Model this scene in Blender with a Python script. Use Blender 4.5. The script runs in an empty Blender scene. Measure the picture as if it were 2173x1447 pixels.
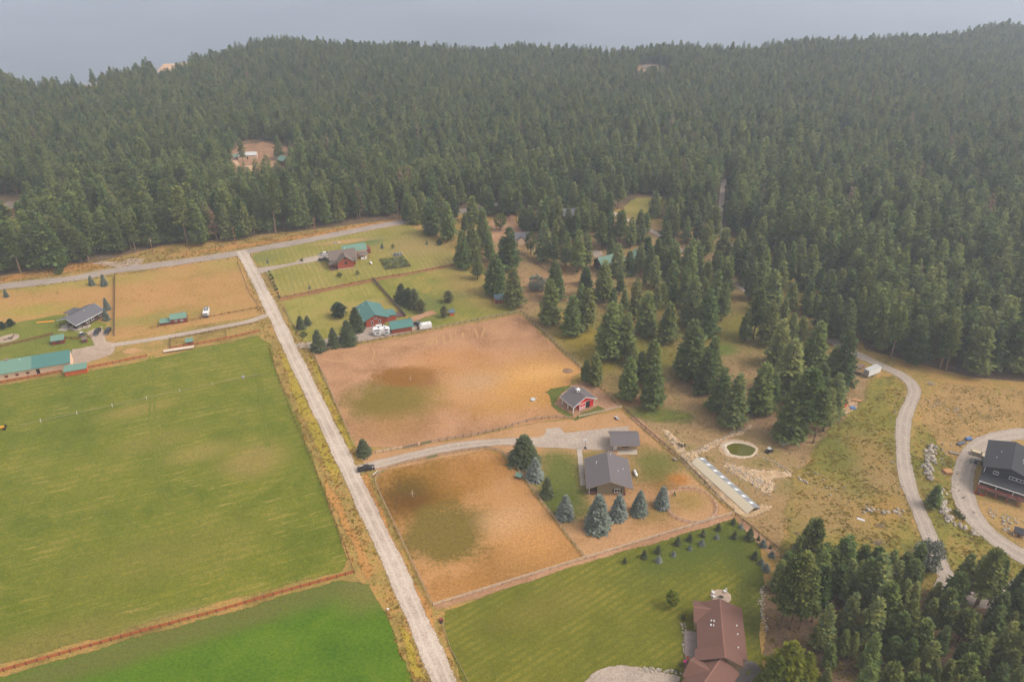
import bpy, bmesh, math, random
import numpy as np
from mathutils import Vector, Matrix
from mathutils.geometry import tessellate_polygon

# ------------------------------------------------------------------ scene, camera, light
SC = bpy.context.scene
COL = SC.collection
FPX, CX, CY = 1700.0, 1086.5, 723.5          # plan measurements were taken from a 2173 x 1447 survey picture
PITCH, ALT = math.radians(30.5), 180.0
K = 180.0 / 165.0

cam_d = bpy.data.cameras.new("drone_camera")
cam_d.sensor_width = 36.0
cam_d.lens = FPX / 2173.0 * 36.0
cam_d.clip_start = 1.0
cam_d.clip_end = 20000.0
cam = bpy.data.objects.new("drone_camera", cam_d)
cam.location = (0, 0, ALT)
cam.rotation_euler = (math.pi / 2 - PITCH, 0, 0)
COL.objects.link(cam)
SC.camera = cam

SUN_EL, SUN_AZ = math.radians(50), math.radians(102)      # compass from +Y, clockwise
world = bpy.data.worlds.new("World")
SC.world = world
world.use_nodes = True
wn = world.node_tree
wn.nodes.clear()
sky = wn.nodes.new("ShaderNodeTexSky")
sky.sky_type = 'NISHITA'
sky.sun_disc = False
sky.sun_elevation = SUN_EL
sky.sun_rotation = SUN_AZ
sky.altitude = 900
sky.air_density = 1.0
sky.dust_density = 6.0
sky.ozone_density = 1.0
hs = wn.nodes.new("ShaderNodeHueSaturation")
hs.inputs['Saturation'].default_value = 0.25
bg = wn.nodes.new("ShaderNodeBackground")
bg.inputs['Strength'].default_value = 0.15
wo = wn.nodes.new("ShaderNodeOutputWorld")
wn.links.new(sky.outputs[0], hs.inputs['Color'])
smk = wn.nodes.new("ShaderNodeMix")            # wildfire smoke warms the whole sky
smk.data_type = 'RGBA'; smk.blend_type = 'MULTIPLY'
smk.inputs[0].default_value = 1.0
smk.inputs[7].default_value = (1.0, 0.95, 0.89, 1)
wn.links.new(hs.outputs[0], smk.inputs[6])
wn.links.new(smk.outputs[2], bg.inputs['Color'])
wn.links.new(bg.outputs[0], wo.inputs['Surface'])

sun_d = bpy.data.lights.new("sun", 'SUN')
sun_d.energy = 1.0
sun_d.angle = math.radians(25)
sun_d.color = (1.0, 0.90, 0.77)
sun = bpy.data.objects.new("sun", sun_d)
sd = Vector((math.sin(SUN_AZ) * math.cos(SUN_EL), math.cos(SUN_AZ) * math.cos(SUN_EL), math.sin(SUN_EL)))
sun.rotation_euler = sd.to_track_quat('Z', 'Y').to_euler()
sun.location = (0, 0, 400)
COL.objects.link(sun)

SC.view_settings.view_transform = 'Standard'
SC.view_settings.look = 'None'
SC.view_settings.exposure = 1.08
SC.view_settings.gamma = 1.0
SC.render.engine = 'CYCLES'
cy = SC.cycles
cy.use_denoising = True
try:
    cy.denoiser = 'OPENIMAGEDENOISE'
    cy.denoising_input_passes = 'RGB_ALBEDO_NORMAL'
    cy.denoising_prefilter = 'ACCURATE'
except Exception:
    pass
cy.max_bounces = 5
cy.diffuse_bounces = 3
cy.glossy_bounces = 2
cy.transmission_bounces = 2
cy.transparent_max_bounces = 12
cy.volume_bounces = 3
cy.use_adaptive_sampling = True
cy.adaptive_threshold = 0.02

R = random.Random(7)
RNG = np.random.default_rng(11)

# ------------------------------------------------------------------ plan helpers
def at(px, py, z=0.0):
    """survey point -> plan position at height z"""
    x = (px - CX) / FPX
    y = (CY - py) / FPX
    t = (ALT - z) / (math.sin(PITCH) - y * math.cos(PITCH))
    return (x * t, (math.cos(PITCH) + y * math.sin(PITCH)) * t)

def tall(by, ty):
    """height of an upright thing whose foot is surveyed at row by and top at row ty"""
    Y = at(CX, by)[1]
    v = (CY - ty) / FPX
    return ALT + Y * (v * math.cos(PITCH) - math.sin(PITCH)) / (math.cos(PITCH) + v * math.sin(PITCH))

def Zm(ox, oy, s, pts):
    return [(ox + p[0] / s, oy + p[1] / s) for p in pts]

def PL(pts):
    return [at(*p) for p in pts]

def lin(c):
    c = c / 255.0
    return c / 12.92 if c <= 0.04045 else ((c + 0.055) / 1.055) ** 2.4

def S(r, g, b, k=0.66):
    return (lin(r) * k, lin(g) * k, lin(b) * k, 1.0)

# ------------------------------------------------------------------ object helpers
def tag(o, label=None, cat=None, group=None, kind=None):
    if label: o["label"] = label
    if cat: o["category"] = cat
    if group: o["group"] = group
    if kind: o["kind"] = kind
    return o

def empty(name, loc=(0, 0, 0), rz=0.0, label=None, cat=None, group=None):
    o = bpy.data.objects.new(name, None)
    o.empty_display_size = 0.5
    COL.objects.link(o)
    o.location = loc if len(loc) == 3 else (loc[0], loc[1], 0)
    o.rotation_euler = (0, 0, rz)
    return tag(o, label, cat, group)

def link_mesh(name, me, parent=None, loc=None, rz=None, scale=None):
    o = bpy.data.objects.new(name, me)
    COL.objects.link(o)
    if parent is not None: o.parent = parent
    if loc is not None: o.location = loc
    if rz is not None: o.rotation_euler = (0, 0, rz)
    if scale is not None: o.scale = scale
    return o

def copy_tree(o, parent=None):
    c = o.copy()
    COL.objects.link(c)
    c.parent = parent
    for ch in list(o.children):
        copy_tree(ch, c)
    return c

class MB:
    """collects faces; build() links them as one mesh object"""
    def __init__(self):
        self.v = []; self.f = []
    def face(self, pts):
        n = len(self.v)
        self.v += [tuple(p) for p in pts]
        self.f.append(tuple(range(n, n + len(pts))))
        return self
    def box(self, x0, x1, y0, y1, z0, z1):
        n = len(self.v)
        self.v += [(x0, y0, z0), (x1, y0, z0), (x1, y1, z0), (x0, y1, z0), (x0, y0, z1), (x1, y0, z1), (x1, y1, z1), (x0, y1, z1)]
        for q in ((0, 3, 2, 1), (4, 5, 6, 7), (0, 1, 5, 4), (1, 2, 6, 5), (2, 3, 7, 6), (3, 0, 4, 7)):
            self.f.append(tuple(n + i for i in q))
        return self
    def hexa(self, b, t):
        """b, t: four bottom / top points, both counter-clockwise from above"""
        n = len(self.v)
        self.v += [tuple(p) for p in b] + [tuple(p) for p in t]
        for q in ((0, 3, 2, 1), (4, 5, 6, 7), (0, 1, 5, 4), (1, 2, 6, 5), (2, 3, 7, 6), (3, 0, 4, 7)):
            self.f.append(tuple(n + i for i in q))
        return self
    def extr(self, poly, axis, a0, a1):
        """poly of 2-D points extruded along axis ('x': poly is (y,z); 'y': (x,z); 'z': (x,y))"""
        def p3(p, a):
            return (a, p[0], p[1]) if axis == 'x' else (p[0], a, p[1]) if axis == 'y' else (p[0], p[1], a)
        n = len(self.v); m = len(poly)
        self.v += [p3(p, a0) for p in poly] + [p3(p, a1) for p in poly]
        self.f.append(tuple(range(n + m - 1, n - 1, -1)))
        self.f.append(tuple(range(n + m, n + 2 * m)))
        for i in range(m):
            j = (i + 1) % m
            self.f.append((n + i, n + j, n + m + j, n + m + i))
        return self
    def tube(self, p0, p1, r0, r1=None, n=6):
        r1 = r0 if r1 is None else r1
        p0 = Vector(p0); p1 = Vector(p1)
        d = (p1 - p0).normalized()
        a = Vector((0, 0, 1)) if abs(d.z) < 0.9 else Vector((1, 0, 0))
        u = d.cross(a).normalized(); w = d.cross(u)
        k = len(self.v)
        for c, r in ((p0, r0), (p1, r1)):
            for i in range(n):
                t = 2 * math.pi * i / n
                self.v.append(tuple(c + (u * math.cos(t) + w * math.sin(t)) * r))
        for i in range(n):
            j = (i + 1) % n
            self.f.append((k + i, k + n + i, k + n + j, k + j))
        self.f.append(tuple(k + i for i in range(n)))
        self.f.append(tuple(k + n + i for i in range(n - 1, -1, -1)))
        return self
    def ball(self, c, rx, ry, rz, nu=8, nv=5, jit=0.0, rnd=None):
        k = len(self.v)
        for j in range(nv + 1):
            ph = math.pi * j / nv - math.pi / 2
            for i in range(nu):
                th = 2 * math.pi * i / nu
                q = 1 + (rnd.uniform(-jit, jit) if rnd else 0)
                self.v.append((c[0] + rx * q * math.cos(ph) * math.cos(th), c[1] + ry * q * math.cos(ph) * math.sin(th), c[2] + rz * q * math.sin(ph)))
        for j in range(nv):
            for i in range(nu):
                i2 = (i + 1) % nu
                self.f.append((k + j * nu + i, k + j * nu + i2, k + (j + 1) * nu + i2, k + (j + 1) * nu + i))
        return self
    def mesh(self, name, mat, smooth=False):
        me = bpy.data.meshes.new(name)
        me.from_pydata(self.v, [], self.f)
        bm = bmesh.new(); bm.from_mesh(me)
        bmesh.ops.recalc_face_normals(bm, faces=bm.faces)
        bm.to_mesh(me); bm.free()
        if mat is not None: me.materials.append(mat)
        if smooth:
            me.polygons.foreach_set("use_smooth", [True] * len(me.polygons))
        me.update()
        return me
    def build(self, name, mat, parent=None, smooth=False, loc=None, rz=None):
        return link_mesh(name, self.mesh(name, mat, smooth), parent, loc, rz)

# ------------------------------------------------------------------ material helpers
class NT:
    def __init__(self, mat):
        mat.use_nodes = True
        self.t = mat.node_tree
        self.t.nodes.clear()
    def n(self, typ, ins=None, **attrs):
        nd = self.t.nodes.new("ShaderNode" + typ)
        for a, v in attrs.items():
            setattr(nd, a, v)
        for key, v in (ins or {}).items():
            sock = nd.inputs[key]
            if isinstance(v, bpy.types.NodeSocket):
                self.t.links.new(v, sock)
            else:
                sock.default_value = v
        return nd
    def math(self, op, a, b=0.0, c=0.0, clamp=False):
        nd = self.n("Math", {0: a, 1: b, 2: c}, operation=op)
        nd.use_clamp = clamp
        return nd.outputs[0]
    def noise(self, vec, scale, detail=2.0, rough=0.55, dist=0.0):
        return self.n("TexNoise", {"Vector": vec, "Scale": scale, "Detail": detail, "Roughness": rough, "Distortion": dist}).outputs["Fac"]
    def ramp(self, fac, stops):
        nd = self.n("ValToRGB", {"Fac": fac})
        e = nd.color_ramp.elements
        while len(e) < len(stops): e.new(0.5)
        for el, (p, c) in zip(e, stops):
            el.position = p; el.color = c
        return nd.outputs["Color"]
    def mix(self, fac, a, b, mode='MIX'):
        nd = self.n("Mix", data_type='RGBA', blend_type=mode)
        for key, v in ((0, fac), (6, a), (7, b)):
            if isinstance(v, bpy.types.NodeSocket): self.t.links.new(v, nd.inputs[key])
            else: nd.inputs[key].default_value = v
        return nd.outputs[2]
    def smooth(self, v, lo, hi):
        nd = self.n("MapRange", {"Value": v, "From Min": lo, "From Max": hi}, interpolation_type='SMOOTHSTEP')
        return nd.outputs["Result"]
    def out(self, sh):
        o = self.n("OutputMaterial")
        self.t.links.new(sh, o.inputs["Surface"])

def M(name, col, rough=0.7, var=0.12, scale=3.0, spec=0.3, metal=0.0, bump=0.0, stripes=None, objvar=0.0):
    """plain painted / wooden / metal surface with grain; stripes = (axis, width, depth)"""
    m = bpy.data.materials.new(name)
    t = NT(m)
    tc = t.n("TexCoord").outputs["Object"]
    nz = t.noise(tc, scale, 4.0)
    dark = tuple(c * (1 - var * 1.6) for c in col[:3]) + (1,)
    lite = tuple(min(1, c * (1 + var * 1.6)) for c in col[:3]) + (1,)
    c = t.ramp(nz, [(0.25, dark), (0.75, lite)])
    if objvar:
        rnd = t.n("ObjectInfo").outputs["Random"]
        c = t.mix(1.0, c, t.ramp(rnd, [(0, (1 - objvar,) * 3 + (1,)), (1, (1 + objvar, 1 + objvar, 1 + objvar, 1))]), 'MULTIPLY')
    h = nz
    if stripes:
        ax, w, dep = stripes
        sp = t.n("SeparateXYZ", {0: tc}).outputs[ax]
        ph = t.math('FRACT', t.math('MULTIPLY', sp, 1.0 / w))
        gr = t.math('GREATER_THAN', ph, 0.88)
        c = t.mix(t.math('MULTIPLY', gr, dep), c, dark)
        c = t.mix(0.5, c, t.mix(1.0, c, (0.6, 0.6, 0.6, 1), 'MULTIPLY')) if False else c
    ins = {"Base Color": c, "Roughness": rough, "Metallic": metal}
    b = t.n("BsdfPrincipled", ins)
    b.inputs["Specular IOR Level"].default_value = spec
    if bump:
        bp = t.n("Bump", {"Strength": bump, "Distance": 0.05, "Height": h})
        t.t.links.new(bp.outputs[0], b.inputs["Normal"])
    t.out(b.outputs[0])
    return m

def ground_mat(name, stops, fine=1.6, med=0.16, large=0.035, w=(0.34, 0.36, 0.30), patches=(), stripes=None, streaks=None, ruts=None, bump=0.5, feather=True, spots=None):
    """earth, grass or gravel. stops: colour ramp over three octaves of noise.
    patches: (cx, cy, rx, ry, angle, colour, softness, strength); stripes: (angle, width, colour, strength);
    streaks: (angle, long, wide, threshold, colour, strength); spots: (scale, threshold, colour, strength)"""
    m = bpy.data.materials.new(name)
    t = NT(m)
    fine *= 0.55
    pos = t.n("NewGeometry").outputs["Position"]
    nf = t.noise(pos, fine, 4.0, 0.68)
    nm = t.noise(pos, med, 4.0, 0.6, 0.4)
    nl = t.noise(pos, large, 3.0, 0.55, 0.6)
    fac = t.math('ADD', t.math('ADD', t.math('MULTIPLY', nf, w[0]), t.math('MULTIPLY', nm, w[1])), t.math('MULTIPLY', nl, w[2]))
    fac = t.smooth(fac, 0.34, 0.66)
    c = t.ramp(fac, stops)
    if streaks:
        for (ang, lo, wi, thr, col, stg) in (streaks if isinstance(streaks[0], tuple) else (streaks,)):
            mp = t.n("Mapping", {"Vector": pos, "Rotation": (0, 0, ang), "Scale": (lo, wi, 1)}, vector_type='TEXTURE')
            sn = t.noise(mp.outputs[0], 1.0, 2.5, 0.65)
            mk = t.math('MULTIPLY', t.smooth(sn, thr, thr + 0.07), t.smooth(t.math('ADD', nm, t.math('MULTIPLY', nf, 0.5)), 0.56, 0.82))
            c = t.mix(t.math('MULTIPLY', mk, stg), c, col)
    if stripes:
        for (ang, wd, col, stg) in (stripes if isinstance(stripes[0], tuple) else (stripes,)):
            mp = t.n("Mapping", {"Vector": pos, "Rotation": (0, 0, ang), "Scale": (wd, wd, 1)}, vector_type='TEXTURE')
            wv = t.n("TexWave", {"Vector": mp.outputs[0], "Scale": 0.31, "Distortion": 1.2, "Detail": 2.0, "Detail Scale": 0.6}, wave_type='BANDS', bands_direction='Y').outputs["Fac"]
            c = t.mix(t.math('MULTIPLY', t.smooth(wv, 0.35, 0.75), t.math('MULTIPLY', t.smooth(nm, 0.25, 0.6), stg)), c, col)
    for (px, py, rx, ry, ang, col, soft, stg) in patches:
        mp = t.n("Mapping", {"Vector": pos, "Location": (px, py, 0), "Rotation": (0, 0, ang), "Scale": (rx, ry, 1000)}, vector_type='TEXTURE')
        ln = t.n("VectorMath", {0: mp.outputs[0]}, operation='LENGTH').outputs["Value"]
        ln = t.math('ADD', ln, t.math('MULTIPLY', t.math('SUBTRACT', t.math('ADD', t.math('MULTIPLY', nm, 0.55), t.math('MULTIPLY', nf, 0.45)), 0.5), 2.0))
        mk = t.smooth(ln, 1 + soft, 1 - soft)
        tint = t.mix(0.55, col, t.mix(1.0, col, t.ramp(nf, [(0.3, (0.62, 0.62, 0.62, 1)), (0.72, (1.4, 1.4, 1.4, 1))]), 'MULTIPLY'))
        c = t.mix(t.math('MULTIPLY', mk, stg), c, tint)
    if spots:
        for (sc_, thr, col, stg) in (spots if isinstance(spots[0], tuple) else (spots,)):
            vo = t.noise(pos, sc_, 2.0, 0.7)
            mk = t.math('MULTIPLY', t.smooth(vo, thr, thr + 0.06), t.smooth(nm, 0.40, 0.62))
            c = t.mix(t.math('MULTIPLY', mk, stg), c, col)
    # fine grain at blade / pebble size
    ng = t.noise(pos, fine * 2.6, 3.0, 0.75)
    c = t.mix(1.0, c, t.ramp(ng, [(0.28, (0.62, 0.62, 0.62, 1)), (0.74, (1.38, 1.38, 1.38, 1))]), 'MULTIPLY')
    if ruts:
        at_ = t.n("Attribute", attribute_name="across").outputs["Fac"]
        wob = t.math('MULTIPLY', t.math('SUBTRACT', nm, 0.5), 0.30)
        d = t.math('ABSOLUTE', t.math('ADD', at_, wob))
        r1 = t.smooth(t.math('ABSOLUTE', t.math('SUBTRACT', d, ruts[0])), 0.22, 0.06)
        c = t.mix(t.math('MULTIPLY', r1, ruts[2]), c, ruts[1])
    b = t.n("BsdfPrincipled", {"Base Color": c, "Roughness": 0.95})
    b.inputs["Specular IOR Level"].default_value = 0.12
    if bump:
        hh = t.math('ADD', t.math('MULTIPLY', ng, 0.5), nf)
        bp = t.n("Bump", {"Strength": bump, "Distance": 0.35, "Height": hh})
        t.t.links.new(bp.outputs[0], b.inputs["Normal"])
    sh = b.outputs[0]
    if feather:
        e = t.n("Attribute", attribute_name="edge").outputs["Fac"]
        rg = t.math('ADD', t.math('MULTIPLY', ng, 0.55), t.math('MULTIPLY', nf, 0.75))
        a = t.smooth(t.math('ADD', e, t.math('SUBTRACT', rg, 0.65)), 0.36, 0.64)
        tr = t.n("BsdfTransparent").outputs[0]
        ms = t.n("MixShader", {0: a, 1: tr, 2: sh})
        sh = ms.outputs[0]
    t.out(sh)
    return m

# ------------------------------------------------------------------ terrain
EDGE = PL([(-700, 160), (-300, 165), (-60, 165), (0, 170), (40, 180), (85, 203), (150, 186), (250, 176), (318, 166), (345, 150), (420, 137), (500, 118), (600, 108),
           (700, 112), (800, 112), (900, 118), (1000, 112), (1100, 110), (1200, 122), (1300, 122), (1400, 119), (1500, 116), (1600, 118),
           (1700, 112), (1800, 104), (1900, 95), (2000, 85), (2100, 75), (2180, 68), (2400, 60), (2900, 50)])
EX = np.array([p[0] for p in EDGE]); EY = np.array([p[1] for p in EDGE])
o_ = np.argsort(EX); EX, EY = EX[o_], EY[o_]
LAKE_Z = -75.0
FLAT_SPOTS = [at(560, 335), at(1385, 131), at(40, 450), at(170, 188), at(370, 138)]

def edge_y(x):
    return np.interp(x, EX, EY)

def terrain(x, y):
    x = np.asarray(x, float); y = np.asarray(y, float)
    u = 0.45 * (5.0 * np.sin(x / 83.0 + 1.3) * np.cos(y / 97.0) + 3.5 * np.sin((x + y) / 51.0 + 0.6) + 2.0 * np.cos((x - 1.6 * y) / 37.0))
    k = np.clip((y - 590.0) / 160.0, 0, 1)
    for (fx, fy) in FLAT_SPOTS:
        d = np.hypot(x - fx, y - fy)
        k = k * np.clip((d - 40) / 60.0, 0, 1)
    z = u * k * k * (3 - 2 * k)
    d = y - (edge_y(x) + 10 * np.sin(x / 23.0))
    drop = np.clip(d, 0, None) * 0.62
    return np.maximum(z - drop, LAKE_Z - 6.0)

def grid_mesh(name, xs, ys, zf, mat):
    X, Y = np.meshgrid(xs, ys)
    Z = zf(X, Y)
    nx, ny = len(xs), len(ys)
    v = np.stack([X, Y, Z], -1).reshape(-1, 3)
    idx = np.arange(nx * ny).reshape(ny, nx)
    f = np.stack([idx[:-1, :-1], idx[:-1, 1:], idx[1:, 1:], idx[1:, :-1]], -1).reshape(-1, 4)
    me = bpy.data.meshes.new(name)
    me.from_pydata(v.tolist(), [], f.tolist())
    me.materials.append(mat)
    me.polygons.foreach_set("use_smooth", [True] * len(me.polygons))
    me.update()
    return link_mesh(name, me)

def sheet(name, poly, mat, level, feather=0.9, step=1.2, jit=0.35, kind='structure', z=None, label=None, seed=0):
    """a ground sheet with a ragged, feathered margin; level sets how many centimetres it lies above the soil"""
    rnd = random.Random(seed or sum(map(ord, name)))
    P = [Vector(p) for p in poly]
    a = sum(P[i].x * P[(i + 1) % len(P)].y - P[(i + 1) % len(P)].x * P[i].y for i in range(len(P)))
    if a < 0: P.reverse()
    pts = []
    for i in range(len(P)):
        p, q = P[i], P[(i + 1) % len(P)]
        n = max(1, int((q - p).length / step))
        for k in range(n):
            pts.append(p.lerp(q, k / n))
    N = len(pts)
    ph = [rnd.uniform(0, 6.28) for _ in range(4)]
    inner, outer = [], []
    for i in range(N):
        d = (pts[(i + 1) % N] - pts[i - 1])
        if d.length < 1e-6: d = Vector((1, 0))
        nrm = Vector((-d.y, d.x)).normalized()
        s = i * step
        w = jit * (0.6 * math.sin(s / 3.1 + ph[0]) + 0.5 * math.sin(s / 7.7 + ph[1]) + rnd.uniform(-0.5, 0.5))
        outer.append(pts[i] - nrm * (feather * 0.5 + w))
        inner.append(pts[i] + nrm * (feather * 0.5 - w))
    zz = 0.01 * level if z is None else z
    v = [(p.x, p.y, zz) for p in inner] + [(p.x, p.y, zz - 0.006) for p in outer]
    tri = tessellate_polygon([[Vector((p.x, p.y, 0)) for p in inner]])
    f = [tuple(tt) for tt in tri] + [(i, N + i, N + (i + 1) % N, (i + 1) % N) for i in range(N)]
    me = bpy.data.meshes.new(name)
    me.from_pydata(v, [], f)
    at_ = me.attributes.new("edge", 'FLOAT', 'POINT')
    at_.data.foreach_set("value", [1.15] * N + [0.0] * N)
    me.materials.append(mat)
    bm = bmesh.new(); bm.from_mesh(me)
    for fc in bm.faces:
        if fc.normal.z < 0: fc.normal_flip()
    bm.to_mesh(me); bm.free()
    me.update()
    o = link_mesh(name, me)
    o["kind"] = kind
    if label: o["label"] = label
    return o

def smooth_line(pts, step=2.0):
    P = [Vector(p) for p in pts]
    P = [P[0] * 2 - P[1]] + P + [P[-1] * 2 - P[-2]]
    out = []
    for i in range(1, len(P) - 2):
        n = max(2, int((P[i + 1] - P[i]).length / step))
        for k in range(n):
            t = k / n
            a, b, c, d = P[i - 1], P[i], P[i + 1], P[i + 2]
            out.append(0.5 * ((2 * b) + (c - a) * t + (2 * a - 5 * b + 4 * c - d) * t * t + (3 * b - a - 3 * c + d) * t ** 3))
    out.append(P[-2])
    return out

def strip(name, line, width, mat, level, feather=0.5, kind='structure', label=None, wob=0.12, seed=1, parent=None):
    """a road, track or trodden line along a centre line; carries 'edge' and 'across' attributes"""
    rnd = random.Random(seed)
    L = smooth_line(line, 1.5)
    N = len(L)
    v, e, ac = [], [], []
    for i in range(N):
        d = L[min(i + 1, N - 1)] - L[max(i - 1, 0)]
        n = Vector((-d.y, d.x)).normalized()
        wd = width(i / (N - 1)) if callable(width) else width
        h = wd * 0.5 * (1 + rnd.uniform(-wob, wob) * 0.5 + wob * 0.5 * math.sin(i * 0.31))
        for off, ev in ((-h - feather * 0.5, 0.0), (-h + feather * 0.5, 1.15), (0, 1.15), (h - feather * 0.5, 1.15), (h + feather * 0.5, 0.0)):
            p = L[i] + n * off
            v.append((p.x, p.y, 0.01 * level)); e.append(ev); ac.append(off / max(h, 0.01))
    f = []
    for i in range(N - 1):
        for k in range(4):
            f.append((i * 5 + k, (i + 1) * 5 + k, (i + 1) * 5 + k + 1, i * 5 + k + 1))
    me = bpy.data.meshes.new(name)
    me.from_pydata(v, [], [q[::-1] for q in f])
    me.attributes.new("edge", 'FLOAT', 'POINT').data.foreach_set("value", e)
    me.attributes.new("across", 'FLOAT', 'POINT').data.foreach_set("value", ac)
    me.materials.append(mat)
    bm = bmesh.new(); bm.from_mesh(me)
    for fc in bm.faces:
        if fc.normal.z < 0: fc.normal_flip()
    bm.to_mesh(me); bm.free()
    me.update()
    o = link_mesh(name, me, parent)
    if parent is None: o["kind"] = kind
    if label: o["label"] = label
    return o

def inside(px, py, poly):
    poly = np.asarray(poly, float)
    r = np.zeros(np.shape(px), bool)
    j = len(poly) - 1
    for i in range(len(poly)):
        xi, yi = poly[i]; xj, yj = poly[j]
        c = ((yi > py) != (yj > py)) & (px < (xj - xi) * (py - yi) / (yj - yi + 1e-12) + xi)
        r ^= c
        j = i
    return r
# ------------------------------------------------------------------ ground, fields, roads, water
A115, A24 = math.radians(115), math.radians(23)
C_DRY = S(196, 150, 104)

def st(*cols):
    n = len(cols)
    return [(i / (n - 1), c) for i, c in enumerate(cols)]

m_verge = ground_mat("weedy_verge", st(S(120, 104, 52), S(150, 124, 66), S(160, 138, 74), S(184, 140, 82), S(160, 148, 62)), fine=1.1, med=0.11, feather=False)
m_forest = ground_mat("forest_floor", st(S(84, 70, 52), S(112, 90, 68), S(132, 106, 80), S(104, 96, 58)), fine=0.9, med=0.10, feather=True)
m_soil = ground_mat("plateau_soil", st(S(84, 72, 54), S(116, 96, 72), S(136, 110, 82)), fine=0.9, med=0.1, feather=False)

xs = np.concatenate([np.arange(-2600, -1000, 60), np.arange(-1000, 1000, 9), np.arange(1000, 2660, 60)])
ys = np.concatenate([np.arange(-300, 560, 40), np.arange(560, 1340, 9)])
g = grid_mesh("ground", xs, ys, terrain, m_soil)
g["kind"] = "structure"

# valley floor (weedy grass) over the soil
sheet("meadow_ground", PL([(-900, 640), (0, 586), (210, 556), (350, 520), (640, 490), (870, 462), (1000, 452), (1300, 440), (1560, 505), (1800, 590), (1835, 742), (2060, 800), (2500, 840)])
      + [(420, 60), (300, -150), (-300, -150), (-420, 60)], m_verge, 1, feather=0.02, jit=0.0)

# far-side lake
m = bpy.data.materials.new("lake_water")
t = NT(m)
pos = t.n("NewGeometry").outputs["Position"]
w1 = t.noise(t.n("Mapping", {"Vector": pos, "Scale": (0.25, 1.0, 1.0)}).outputs[0], 0.09, 4.0, 0.6)
w2 = t.noise(pos, 0.0035, 3.0)
bp = t.n("Bump", {"Strength": 0.35, "Distance": 1.0, "Height": w1})
b = t.n("BsdfPrincipled", {"Base Color": t.ramp(w2, [(0.3, (0.08, 0.10, 0.13, 1)), (0.7, (0.11, 0.13, 0.16, 1))]), "Roughness": 0.35})
b.inputs["IOR"].default_value = 1.33
t.t.links.new(bp.outputs[0], b.inputs["Normal"])
t.out(b.outputs[0])
lake = MB().face([(-6000, 500, LAKE_Z), (6000, 500, LAKE_Z), (6000, 7000, LAKE_Z), (-6000, 7000, LAKE_Z)]).build("lake", m)
lake["kind"] = "structure"

# ---- colours of the fields
big_green = ground_mat("hay_field", st(S(90, 102, 19), S(107, 115, 26), S(123, 124, 36), S(147, 136, 57)), fine=1.3, med=0.09, large=0.022,
    stripes=((A24, 3.2, S(96, 112, 24), 0.35),),
    streaks=((A24, 14.0, 0.5, 0.61, S(204, 172, 110), 0.75), (A24, 46.0, 0.8, 0.57, S(146, 138, 62), 0.55)),
    patches=((*at(330, 935), 13, 5, A24, S(140, 128, 60), 0.6, 0.5), (*at(420, 960), 10, 5, A24, S(158, 138, 74), 0.7, 0.55), (*at(290, 870), 12, 4, A24, S(160, 138, 74), 0.6, 0.5),
             (*at(540, 975), 9, 10, A115, S(170, 140, 84), 0.7, 0.5), (*at(350, 1180), 26, 10, A24, S(124, 120, 46), 0.8, 0.6), (*at(60, 1380), 24, 6, A24, S(136, 120, 62), 0.8, 0.6),
             (*at(345, 1325), 14, 3, A24, S(165, 140, 92), 0.8, 0.7)),
    spots=(0.9, 0.70, S(200, 168, 112), 0.7))
bright_green = ground_mat("irrigated_crop", st(S(66, 102, 8), S(82, 116, 14), S(95, 124, 20), S(111, 132, 34)), fine=1.9, med=0.10, large=0.03,
    w=(0.52, 0.30, 0.18), bump=0.9, patches=((*at(560, 1290), 60, 5, A24, S(104, 110, 46), 0.8, 0.7), (*at(320, 1365), 60, 4, A24, S(112, 112, 52), 0.8, 0.7), (*at(780, 1260), 8, 6, A24, S(120, 116, 56), 0.8, 0.8)))
paddock_low = ground_mat("dry_paddock", st(S(158, 112, 64), S(178, 130, 76), S(192, 142, 88), S(186, 140, 96)), fine=1.4, med=0.10,
    patches=((*at(890, 1045), 17, 15, 0.2, S(134, 98, 30), 0.6, 1.0), (*at(862, 1060), 9, 8, 0.1, S(104, 70, 20), 0.7, 0.95), (*at(870, 1035), 6, 4, 0.1, S(96, 84, 26), 0.9, 0.5),
             (*at(945, 1130), 14, 13, 0.1, S(120, 102, 42), 0.3, 0.98), (*at(1020, 1000), 14, 8, 0.4, S(166, 116, 52), 0.8, 0.75), (*at(1110, 1200), 14, 7, 0.3, S(150, 110, 52), 0.9, 0.6),
             (*at(1085, 1105), 9, 6, 0.2, S(202, 158, 112), 0.8, 0.8), (*at(975, 1245), 12, 4, 0.3, S(172, 122, 62), 0.8, 0.6), (*at(1140, 1150), 9, 9, 0.2, S(200, 146, 84), 0.9, 0.6)))
paddock_up = ground_mat("dry_pasture", st(S(154, 112, 76), S(174, 130, 94), S(188, 142, 106), S(196, 148, 102)), fine=1.5, med=0.10,
    patches=((*at(835, 845), 19, 15, 0.3, S(124, 108, 40), 0.5, 0.98), (*at(866, 798), 14, 8, 0.1, S(142, 96, 36), 0.3, 0.98), (*at(912, 812), 4, 3, 0.1, S(132, 88, 52), 0.8, 0.7),
             (*at(1130, 810), 30, 18, 0.2, S(206, 152, 76), 0.9, 0.8), (*at(1150, 790), 12, 5, 0.2, S(222, 172, 104), 0.9, 0.7), (*at(950, 760), 16, 8, 0.2, S(196, 138, 80), 0.8, 0.6),
             (*at(840, 905), 14, 8, 0.2, S(158, 118, 66), 0.9, 0.7), (*at(1120, 850), 20, 5, 0.4, S(186, 138, 68), 0.9, 0.6), (*at(1020, 810), 9, 6, 0.4, S(190, 156, 118), 0.9, 0.6)))
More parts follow.
